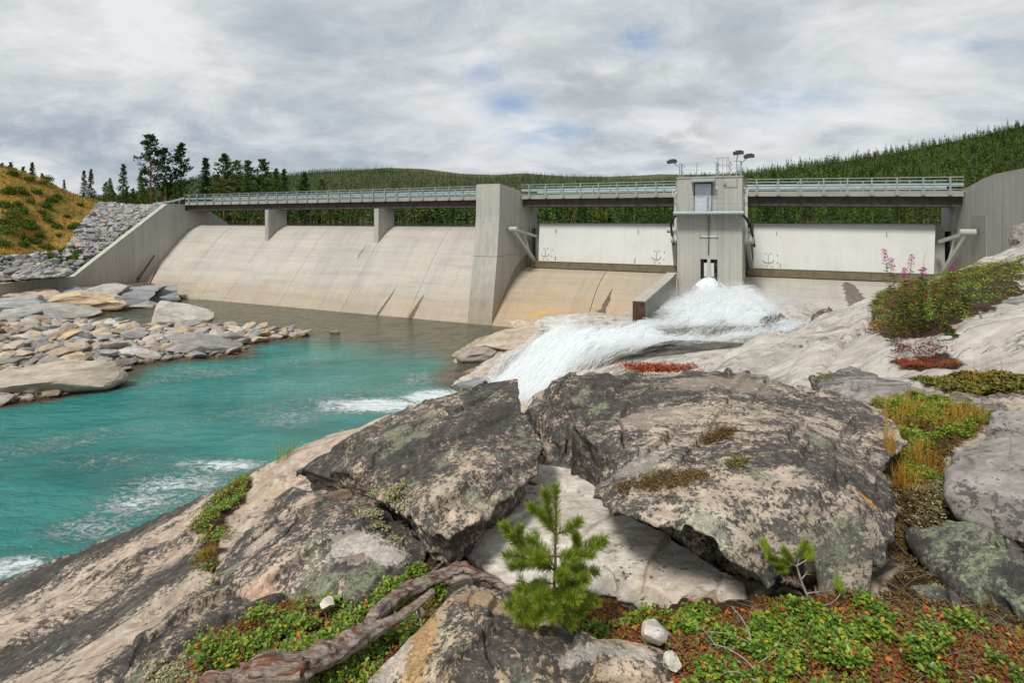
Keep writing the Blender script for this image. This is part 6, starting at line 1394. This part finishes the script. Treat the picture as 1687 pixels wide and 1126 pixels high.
# ---- fireweed on the bank
m_stem = plain('fireweed_stem', (.24, .07, .05), .6, 0, .3, 20)
m_petal = leaf_mat('fireweed_petal', [(0, (.55, .06, .36)), (.6, (.70, .12, .48)), (1, (.45, .05, .22))], .5, .3)
m_fleaf = leaf_mat('fireweed_leaf', [(0, (.06, .12, .02)), (.5, (.13, .20, .03)), (.8, (.26, .26, .05)), (1, (.36, .12, .05))], .45, .3)
def fireweed(bx, by, tx, ty, label, Y=8.8, fl=True):
    c = PY(bx, by, Y); h = drop(c[0], c[1], 12); b = h[0]; t = PY(tx, ty, Y); Sx = spl([b, (b+t)/2+RNG.normal(0, .03, 3), t], 10)
    f = thing('fireweed', tuple(b), label, 'flower', 'fireweed on the bank before the right gate')
    mb = MB(); mb.tube(Sx, np.linspace(.006, .002, len(Sx)), 5); part('stem', mb, m_stem, f)
    L = np.linalg.norm(t-b); n = 80; k = RNG.uniform(.12, .78, n); P = np.stack([np.interp(k, np.linspace(0, 1, len(Sx)), Sx[:, i]) for i in range(3)], 1); dv = rnd_dirs(n, .05, .6)
    mb = MB(); leaves(mb, P, dv, np.tile([0, 0, 1.], (n, 1)), .11*(1-.45*k), .018, .2, .25); part('leaves', mb, m_fleaf, f, True)
    if fl:
        n = 110; k = RNG.uniform(.80, .97, n); P = np.stack([np.interp(k, np.linspace(0, 1, len(Sx)), Sx[:, i]) for i in range(3)], 1); dv = rnd_dirs(n, -.3, .6)
        mb = MB(); leaves(mb, P+dv*.018*(1.3-k)[:, None]*3, dv, np.tile([0, 0, 1.], (n, 1)), .030*(2.0-1.2*k), .022, .2, .1); part('blossom', mb, m_petal, f, True)
    return f
fireweed(1478, 545, 1455, 408, 'tallest pink fireweed, standing farthest out to the left on the bank', 8.7)
fireweed(1484, 545, 1468, 424, 'pink fireweed just right of the tallest one, a little lower', 8.9)
fireweed(1500, 545, 1503, 418, 'pink fireweed with the broad tall head in the middle of the clump', 8.8)
fireweed(1495, 548, 1491, 440, 'short pink fireweed between the tallest and the middle one', 8.6)
fireweed(1515, 548, 1521, 440, 'pink fireweed leaning right at the right end of the clump', 8.8)
fireweed(1508, 548, 1524, 416, 'fireweed gone to seed without pink blossom', 8.9, False)
fireweed(1560, 500, 1571, 436, 'lone low pink fireweed farther right by the gate arm', 9.8)
for i in range(9): fireweed(1470+i*14, 548, 1478+i*12+RNG.normal(0, 6), 470+RNG.normal(0, 14), 'flowerless green fireweed stalk in the leafy clump under the pink heads', 8.6+.1*(i % 3), False)
fireweed(1572, 580, 1548, 522, 'dark red fireweed stalk without flowers on the pale rock', 7.4, False)
# ================================================================== far hills and the forest
def prof_fn(pts): xs, ys = zip(*pts); return lambda px: np.interp(px, xs, ys)
RA = prof_fn([(-900, 330), (-300, 330), (0, 332), (200, 326), (280, 306), (330, 294), (430, 292), (480, 290), (520, 284), (580, 280), (640, 276), (700, 278), (760, 286), (820, 288), (860, 285), (930, 290), (1000, 291), (1090, 287), (1250, 288), (1600, 280), (2600, 280)])
RB = prof_fn([(900, 361), (1000, 348), (1080, 325), (1150, 303), (1222, 291), (1300, 278), (1400, 264), (1500, 246), (1600, 226), (1687, 206), (1900, 165), (2200, 140), (2600, 140)])
def hillsurf(px, d, s0, rd, ry, seed, p_=1.15):
    """height at azimuth px and forward distance d"""
    zr = EYE+(HY-ry)/F*rd; t = np.clip((d-s0)/(rd-s0), 0, 1.35)
    z = 8.6+(zr-8.6)*np.where(t < 1, np.minimum(t, 1)**p_, 1-.9*(t-1))
    X = (px-CX)/F*d
    return z+(np.clip(d/900, .1, 1.5))*5.5*fbm(np.stack([X*.006, d*.006, X*0], 1), 5, seed)*np.clip(t*3, 0, 1)*(t < .97)
A_ARGS = (230, 1150, RA, 171); B_ARGS = (175, 520, RB, 181)
def hA(px, d): return hillsurf(px, d, 230, 1150, RA(px), 171)
def hB(px, d): return hillsurf(px, d, 175, 520, RB(px), 181)
def heath(name, floor, top):
    m = Mat(name, .95, .1); p = m.pos(); n = m.noise(p, .02, 8, .7); n2 = m.noise(p, .12, 6, .7)
    c = m.mix(m.step(m.math('ADD', m.math('MULTIPLY', n, .5), m.math('MULTIPLY', n2, .5)), .4, .62), floor, top)
    m.set(Base_Color=c); return m.m
for nm_, fn, x0, x1, d0, d1, mt in (('hills', hA, -900, 2600, 120, 1500, heath('heath_plateau', (.045, .065, .024), (.15, .12, .055))), ('hills', hB, 880, 2600, 120, 680, heath('forest_floor', (.02, .035, .01), (.05, .06, .015)))):  # darkness between the trees is put into the forest floor colour
    px, d = np.meshgrid(np.linspace(x0, x1, 300), np.geomspace(d0, d1, 120), indexing='ij'); z = fn(px.ravel(), d.ravel())
    P = np.stack([(px.ravel()-CX)/F*d.ravel(), d.ravel(), z], 1).reshape(px.shape+(3,)); mb = MB(); mb.grid(P); solo(nm_, mb, mt, kind='structure', smooth=True)
# plain land round about, down to the horizon
mb = MB(); mb.add([(-6000, -6000, -4), (6000, -6000, -4), (6000, 6000, -4), (-6000, 6000, -4)], [(0, 1, 2, 3)]); solo('terrain', mb, heath('far_land', (.05, .06, .025), (.09, .085, .04)), kind='structure')

def tree_leafs(seed, H, kind, nb, per, s):
    """(trunk MB, crown MB): branches in whorls, each carrying tufts of small faces"""
    rg = np.random.default_rng(seed); tr, cr = MB(), MB()
    lean = rg.normal(0, .015, 2)*H
    T = np.array([[lean[0]*t*t, lean[1]*t*t, H*t] for t in np.linspace(0, 1, 7)])
    r0 = H*(.016 if kind == 'pine' else .013); tr.tube(T, np.linspace(r0, r0*.12, 7), 6)
    lo = {'pine': .30, 'spruce': .06, 'bushy': .10}[kind]
    V, Fc = [], []
    for b in range(nb):
        u = lo+(1-lo)*((b+rg.uniform(0, 1))/nb); a = rg.uniform(0, 6.283); q = (u-lo)/(1-lo)
        if kind == 'pine': L = H*.19*(1-q)**.55*min(1, .45+q*2.0)*rg.uniform(.4, 1.3); up = .18+.35*q
        elif kind == 'spruce': L = H*.15*(1-q)**.85*rg.uniform(.7, 1.2); up = -.32+.5*q
        else: L = H*.22*(1-q)**.8*rg.uniform(.6, 1.2); up = .10+.35*q
        c = np.array([np.interp(u, np.linspace(0, 1, 7), T[:, k]) for k in range(3)]); d = np.array([math.cos(a), math.sin(a), up])
        e = c+d*L
        if kind == 'pine' and q < .5 and per > 8: tr.tube([c, (c+e)/2+[0, 0, -.02*L], e], [r0*.22, r0*.14, r0*.05], 4)
        for k in range(per):
            t = 1-abs(rg.normal(0, .22)) if kind == 'pine' else rg.uniform(.1, 1.05); p = c+d*L*t+rg.normal(0, .13*L+.012*H, 3)*np.array([1, 1, .55])
            w = s*H*rg.uniform(.6, 1.35); n = rg.normal(size=3); n /= np.linalg.norm(n); o = np.cross(n, rg.normal(size=3)); o /= np.linalg.norm(o); dd = d*.7+np.cross(n, o)*.7
            i = len(V); V += [p-o*w*.5, p+o*w*.5, p+dd*w*1.1+[0, 0, -.15*w if kind == 'spruce' else .1*w]]; Fc.append((i, i+1, i+2))
    # leader
    for k in range(per): 
        p = T[-1]+np.array([rg.normal(0, .008*H), rg.normal(0, .008*H), -rg.uniform(0, .07)*H]); w = s*H*.7; i = len(V); a = rg.uniform(0, 6.28)
        V += [p+[math.cos(a)*w*.4, math.sin(a)*w*.4, -w*.3], p-[math.cos(a)*w*.4, math.sin(a)*w*.4, w*.3], p+[0, 0, w*.7]]; Fc.append((i, i+1, i+2))
    cr.add(np.array(V), np.array(Fc)); return tr, cr
def crown_mat(name, stops):
    m = Mat(name, .75, .15); rnd = m.math('FRACT', m.math('ADD', m.math('MULTIPLY', m.orand(), .999), m.math('MULTIPLY', m.island(), .35)))
    c = m.ramp(rnd, stops); c = m.mix(1.0, c, m.ramp(m.island(), [(0, .6), (1, 1.35)]), 'MULTIPLY')
    m.set(Base_Color=c)
    tr = m.node('ShaderNodeBsdfTranslucent', {'Color': c}).outputs[0]; mx = m.node('ShaderNodeMixShader', {'Fac': .2, 1: m.b.outputs[0], 2: tr}).outputs[0]; m.t.links.new(mx, m.out.inputs['Surface'])
    return m.m
m_cd = crown_mat('dark_conifer_needles', [(0, (.016, .042, .014)), (.5, (.028, .062, .018)), (1, (.045, .080, .02))])
m_cl = crown_mat('light_conifer_needles', [(0, (.036, .080, .018)), (.35, (.074, .130, .025)), (.7, (.12, .175, .034)), (.9, (.15, .20, .04)), (1, (.034, .072, .02))])
m_cf = crown_mat('far_conifer_needles', [(0, (.022, .055, .022)), (.5, (.042, .080, .028)), (.85, (.072, .105, .035)), (1, (.10, .125, .045))])
m_ptr = plain('pine_trunk_bark', (.30, .145, .06), .9, 0, .35, 2)
m_str = plain('spruce_trunk_bark', (.10, .075, .055), .9, 0, .3, 2)
def put_tree(px, top, Y, base_z, kind, seed, label, group, mat, nb=70, per=11, s=.042):
    H = max(.9, EYE+(HY-top)/F*Y-base_z); x = (px-CX)/F*Y; tr, cr = tree_leafs(seed, H, kind, nb, per, s)
    t = thing('pine_tree' if kind == 'pine' else ('spruce_tree' if kind == 'spruce' else 'young_conifer'), (x, Y, base_z), label, 'tree', group)
    for nm_, mb, mt in (('trunk', tr, m_ptr if kind == 'pine' else m_str), ('crown', cr, mat)):
        o = link(nm_, mb.mesh(nm_, (0, 0, 0), nm_ == 'trunk'), mt, t)
    return t
BG = 'conifers along the left bank behind the dam'
for px, top, Y, kind, lab, mt in (
    (248, 223, 92, 'pine', 'tallest pine with bare orange lower trunk, rising over the far bridge end', m_cd),
    (273, 246, 96, 'pine', 'slender open pine directly right of the tallest one', m_cd),
    (298, 237, 98, 'bushy', 'broad dense conifer at the right of the tall trio over the far bridge end', m_cd),
    (203, 271, 100, 'spruce', 'slim pointed spruce standing left of the tallest pine', m_cd),
    (150, 279, 96, 'spruce', 'dark dense twin-topped spruce, right one, alone above the rock slope', m_cd),
    (139, 281, 96, 'spruce', 'dark dense twin-topped spruce, left one, alone above the rock slope', m_cd),
    (105, 296, 104, 'spruce', 'small lone spruce between the heath hill and the dark twin spruces', m_cd),
    (181, 294, 104, 'bushy', 'short light conifer right of the dark twin spruces', m_cl),
    (232, 282, 106, 'spruce', 'thin pointed spruce close left of the tallest pine', m_cl),
    (340, 261, 108, 'spruce', 'narrow dark spruce standing apart right of the tall trio', m_cd),
    (369, 256, 108, 'pine', 'pine with rounded open top, first of the row over the bridge', m_cl),
    (388, 266, 112, 'pine', 'second pine of the row over the bridge, lower than its neighbours', m_cl),
    (409, 265, 108, 'bushy', 'bushy pine in the middle of the row over the bridge', m_cl),
    (430, 263, 110, 'pine', 'tall open-topped pine at the right end of the row over the bridge', m_cl),
    (453, 279, 116, 'bushy', 'lower pine just past the right end of the tall row over the bridge', m_cl),
    (468, 279, 122, 'spruce', 'thin low spruce in the gap after the tall row over the bridge', m_cl),
    (502, 285, 120, 'bushy', 'lone dark bushy conifer above the bridge before the first far hill', m_cd),
    (530, 296, 130, 'pine', 'brownish pine top barely above the bridge railing', m_cl)):
    put_tree(px, top, Y, float(hill_h(np.array([[(px-CX)/F*Y, Y]]))[0]) if px < 300 else 8.8, kind, int(px*3+top), lab, BG, mt, 60 if kind == 'pine' else 95, 30 if kind == 'pine' else 20, .026)
for px, top, Y, kind, lab in ((4, 269, 84, 'bushy', 'conifer top at the very left edge over the heath hill'), (17, 268, 86, 'bushy', 'second conifer top from the left edge over the heath hill'), (38, 275, 86, 'spruce', 'low conifer top left of the pointed one on the heath hill'), (53, 268, 84, 'spruce', 'pointed conifer, tallest on the crest of the heath hill'), (70, 286, 84, 'bushy', 'small bush-like conifer right of the pointed one on the heath hill'), (84, 303, 86, 'bushy', 'lowest small conifer where the heath hill slopes down')):
    x = (px-CX)/F*Y; bz = float(hill_h(np.array([[x, Y]]))[0])-.2; H = EYE+(HY-top)/F*Y-bz
    put_tree(px, top, Y, bz if H > 1 else bz-1.2, kind, 700+px, lab, 'conifers on the crest of the heath hill', m_cd, 60, 12, .06)
# saplings and bushes by the road end
rows = []
for i, px in enumerate(list(range(100, 285, 8))):
    top = 330-RNG.uniform(4, 30)*(1 if px > 150 else .5); Y = RNG.uniform(88, 104)
    put_tree(px+RNG.normal(0, 2), top, Y, float(hill_h(np.array([[(px-CX)/F*Y, Y]]))[0])-.3, 'bushy', 800+i, 'young green conifer in the thicket along the left bank behind the rock slope', 'thicket along the left bank', m_cl, 40, 16, .055)
# bushes on the heath hill
m_bush = crown_mat('green_bush_leaf', [(0, (.06, .12, .018)), (.5, (.11, .18, .026)), (1, (.18, .21, .04))])
for i, (px, py, Y, r) in enumerate([(20, 345, 68, 1.3), (35, 330, 70, 1.2), (50, 300, 76, .9), (38, 352, 68, 1.4), (12, 365, 66, 1.2), (40, 372, 67, .8), (75, 340, 74, .9), (62, 318, 75, .8), (95, 345, 77, .7), (30, 310, 73, 1.2), (5, 330, 69, 1.2), (78, 360, 72, .7), (52, 362, 69, .8), (15, 318, 72, 1.0), (3, 385, 64, 1.0), (70, 305, 77, .7), (110, 362, 75, .5), (22, 295, 75, .9), (132, 345, 79, .45), (58, 385, 68, .6), (40, 383, 66, .9)]+[(RNG.uniform(-5, 130), 0, RNG.uniform(64, 79), RNG.uniform(.3, .95)) for _ in range(34)]):
    rg = np.random.default_rng(900+i); n = int(420*r); p = rg.normal(size=(n, 3)); p /= np.linalg.norm(p, axis=1)[:, None]; p *= rg.uniform(.25, 1, (n, 1))**.5*np.array([1, 1, .8])*r*.75; p *= (1+.8*fbm(p*1.6/r+i*5.1, 3, 950+i))[:, None]; p[:, 2] = np.abs(p[:, 2])*1.25
    x = (px-CX)/F*Y; z = float(hill_h(np.array([[x, Y]]))[0]); mb = MB(); c = p+np.array([x, Y, z]); dv = rg.normal(size=(n, 3)); dv /= np.linalg.norm(dv, axis=1)[:, None]
    leaves(mb, c, dv, rg.normal(size=(n, 3)), .20, .12)
    solo('bush', mb, m_bush, 'low green bush among the ochre grass of the heath hill', 'bush', None, 'bushes on the heath hill')
gx = RNG.uniform(-100, -50, 24000); gy = RNG.uniform(55, 95, 24000); xy = np.column_stack([gx, gy]); z = hill_h(xy); pj = proj(np.column_stack([xy, z]))
k = (~in_poly(pj, RIP)) & (pj[:, 0] > -120) & (pj[:, 0] < 165) & (uv_of(gx, gy)[0] < -72.5); mb = MB(); blades(mb, np.column_stack([xy, z])[k], .5, .09, .6)
solo('grass', mb, leaf_mat('heath_grass', [(0, (.36, .20, .035)), (.3, (.42, .27, .05)), (.45, (.15, .19, .03)), (.68, (.08, .13, .02)), (.8, (.30, .12, .03)), (1, (.52, .36, .10))], .8, .2), 'ochre autumn grass on the heath hill', 'grass', 'stuff')

# ---- forest: 300 trees of their own, the rest one mass
LOD = []
for i, kind in enumerate(('pine', 'spruce', 'bushy', 'spruce', 'pine', 'bushy')):
    tr, cr = tree_leafs(1000+i, 1.0, kind, 44, 10, .062); tV, tF = tr.arrays(); cV, cF = cr.arrays()
    me = bpy.data.meshes.new('conifer'); fl = [tuple(f) for a in tF for f in a]+[tuple(np.array(f)+len(tV)) for a in cF for f in a]
    me.from_pydata(np.vstack([tV, cV]).tolist(), [], [list(map(int, f)) for f in fl]); me.materials.append(m_ptr if kind == 'pine' else m_str); me.materials.append(m_cl)
    nt = sum(len(a) for a in tF); mi = np.ones(len(fl), np.int32); mi[:nt] = 0; me.polygons.foreach_set('material_index', mi); LOD.append(me)
def tri_tree(seed, n):
    rg = np.random.default_rng(seed); V = []; 
    for k in range(n):
        u = .12+.88*(k+rg.uniform(0, 1))/n; a = rg.uniform(0, 6.28); R = .20*(1-u)**.8+.012; w = .062*(1.2-u)+.018
        p = np.array([math.cos(a)*R*.55, math.sin(a)*R*.55, u]); o = np.array([-math.sin(a), math.cos(a), 0])
        V.append([p-o*w, p+o*w*rg.uniform(.6, 1), p+np.array([math.cos(a)*R*.8, math.sin(a)*R*.8, rg.uniform(-.06, .10)])])
    V.append([[-.025, 0, 0], [.025, 0, 0], [0, 0, 1.04]]); return np.array(V).reshape(-1, 3)
def mass(name, X, Y, Z, H, mat, label, ntri, seed):
    mb = MB(); lows = [tri_tree(seed+q, ntri) for q in range(6)]
    for q in range(6):
        s = np.arange(q, len(X), 6); m_ = len(s); a = RNG.uniform(0, 6.28, m_); ca, sa = np.cos(a)[:, None], np.sin(a)[:, None]; T = lows[q]; h = H[s][:, None]; wd_ = RNG.uniform(.75, 1.25, m_)[:, None]
        V = np.stack([(T[:, 0]*ca-T[:, 1]*sa)*h*wd_+X[s][:, None], (T[:, 0]*sa+T[:, 1]*ca)*h*wd_+Y[s][:, None], T[:, 2]*h+Z[s][:, None]-.3], -1).reshape(-1, 3)
        mb.add(V, np.arange(len(V)).reshape(-1, 3))
    # per-tree tone
    return solo(name, mb, mat, label, 'forest', 'stuff')
def forest_mat(name, a, b, c_, scl):
    m = Mat(name, .85, .1); p = m.pos(); n = m.voro(m.mapping(p, scale=(1, 1, .12)), scl, out='Color'); s = m.node('ShaderNodeSeparateColor', {0: n}).outputs[0]; big = m.noise(p, scl*.12, 5, .65)
    c = m.ramp(m.math('ADD', m.math('MULTIPLY', s, .55), m.math('MULTIPLY', big, .45)), [(.22, a), (.5, b), (.75, c_)]); c = m.mix(1.0, c, m.ramp(m.island(), [(0, .7), (1, 1.25)]), 'MULTIPLY'); m.set(Base_Color=c); return m.m
# right hill
n = 15000; d = np.sqrt(RNG.uniform(172**2, 525**2, n)); px = RNG.uniform(930, 2150, n); z = hB(px, d); H = RNG.uniform(3.2, 6.5, n)+5.5*RNG.power(.35, n)*(RNG.uniform(0, 1, n) < .25)
k = d > 175; X = (px-CX)/F*d
vis = (px > 925) & (px < 1690) & (px > 880); score = np.where(vis, H/d, 0); o = np.argsort(-score)
FG = 'conifers of the forest behind the gates'
for i in o[:255]:
    t = bpy.data.objects.new('conifer', LOD[int(RNG.integers(6))]); COL.objects.link(t); t.location = (X[i], d[i], z[i]-.4); t.scale = (H[i],)*3; t.rotation_euler = (0, 0, RNG.uniform(0, 6.28)); tag(t, 'green conifer in the dense forest on the hillside behind the gates', 'tree', None, FG)
r = o[255:]; mass('forest', X[r], d[r], z[r], H[r], forest_mat('hillside_forest', (.034, .074, .018), (.095, .15, .036), (.18, .22, .06), .22), 'dense dark green conifer forest covering the right hill', 44, 1100)
# far shore behind the long spillway
SH = 'conifers on the far shore seen under the long bridge'
for i in range(45):
    px_ = RNG.uniform(310, 660); Y = RNG.uniform(118, 175); t = bpy.data.objects.new('conifer', LOD[int(RNG.choice([0, 4, 2]))]); COL.objects.link(t)
    hh_ = RNG.uniform(7, 10.5)*(1 if px_ < 520 else .62); t.location = ((px_-CX)/F*Y, Y, 8.5); t.scale = (hh_,)*3; t.rotation_euler = (0, 0, RNG.uniform(0, 6.28)); tag(t, 'conifer on the far shore, its trunk showing under the long bridge span', 'tree', None, SH)
n = 1500; px = RNG.uniform(300, 1010, n); d = RNG.uniform(190, 330, n); X = (px-CX)/F*d; mass('forest', X, d, np.maximum(hA(px, d), 8.5), RNG.uniform(5, 10, n), forest_mat('shore_forest', (.030, .066, .018), (.075, .13, .03), (.14, .18, .045), .2), 'green forest belt along the far shore behind the spillway', 50, 1200)
n = 21000; d = np.sqrt(RNG.uniform(300**2, 1180**2, n)); px = RNG.uniform(150, 1320, n); z = hA(px, d); t_ = (d-230)/(1150-230)
bare = sstep(.62, .95, t_+.25*fbm(np.column_stack([px*.012, d*.004, d*0]), 4, 191))*sstep(560, 760, px)+.55*sstep(.80, 1.0, t_)*sstep(500, 600, px)
k = RNG.uniform(0, 1, n) > bare*1.02; mass('forest', ((px-CX)/F*d)[k], d[k], z[k], RNG.uniform(5.5, 11, n)[k]*(1-.35*np.clip(bare[k], 0, 1)), forest_mat('far_forest', (.032, .068, .03), (.066, .108, .046), (.115, .148, .062), .10), 'forest on the far rounded hill behind the long bridge, thinning to bare heath', 16, 1300)
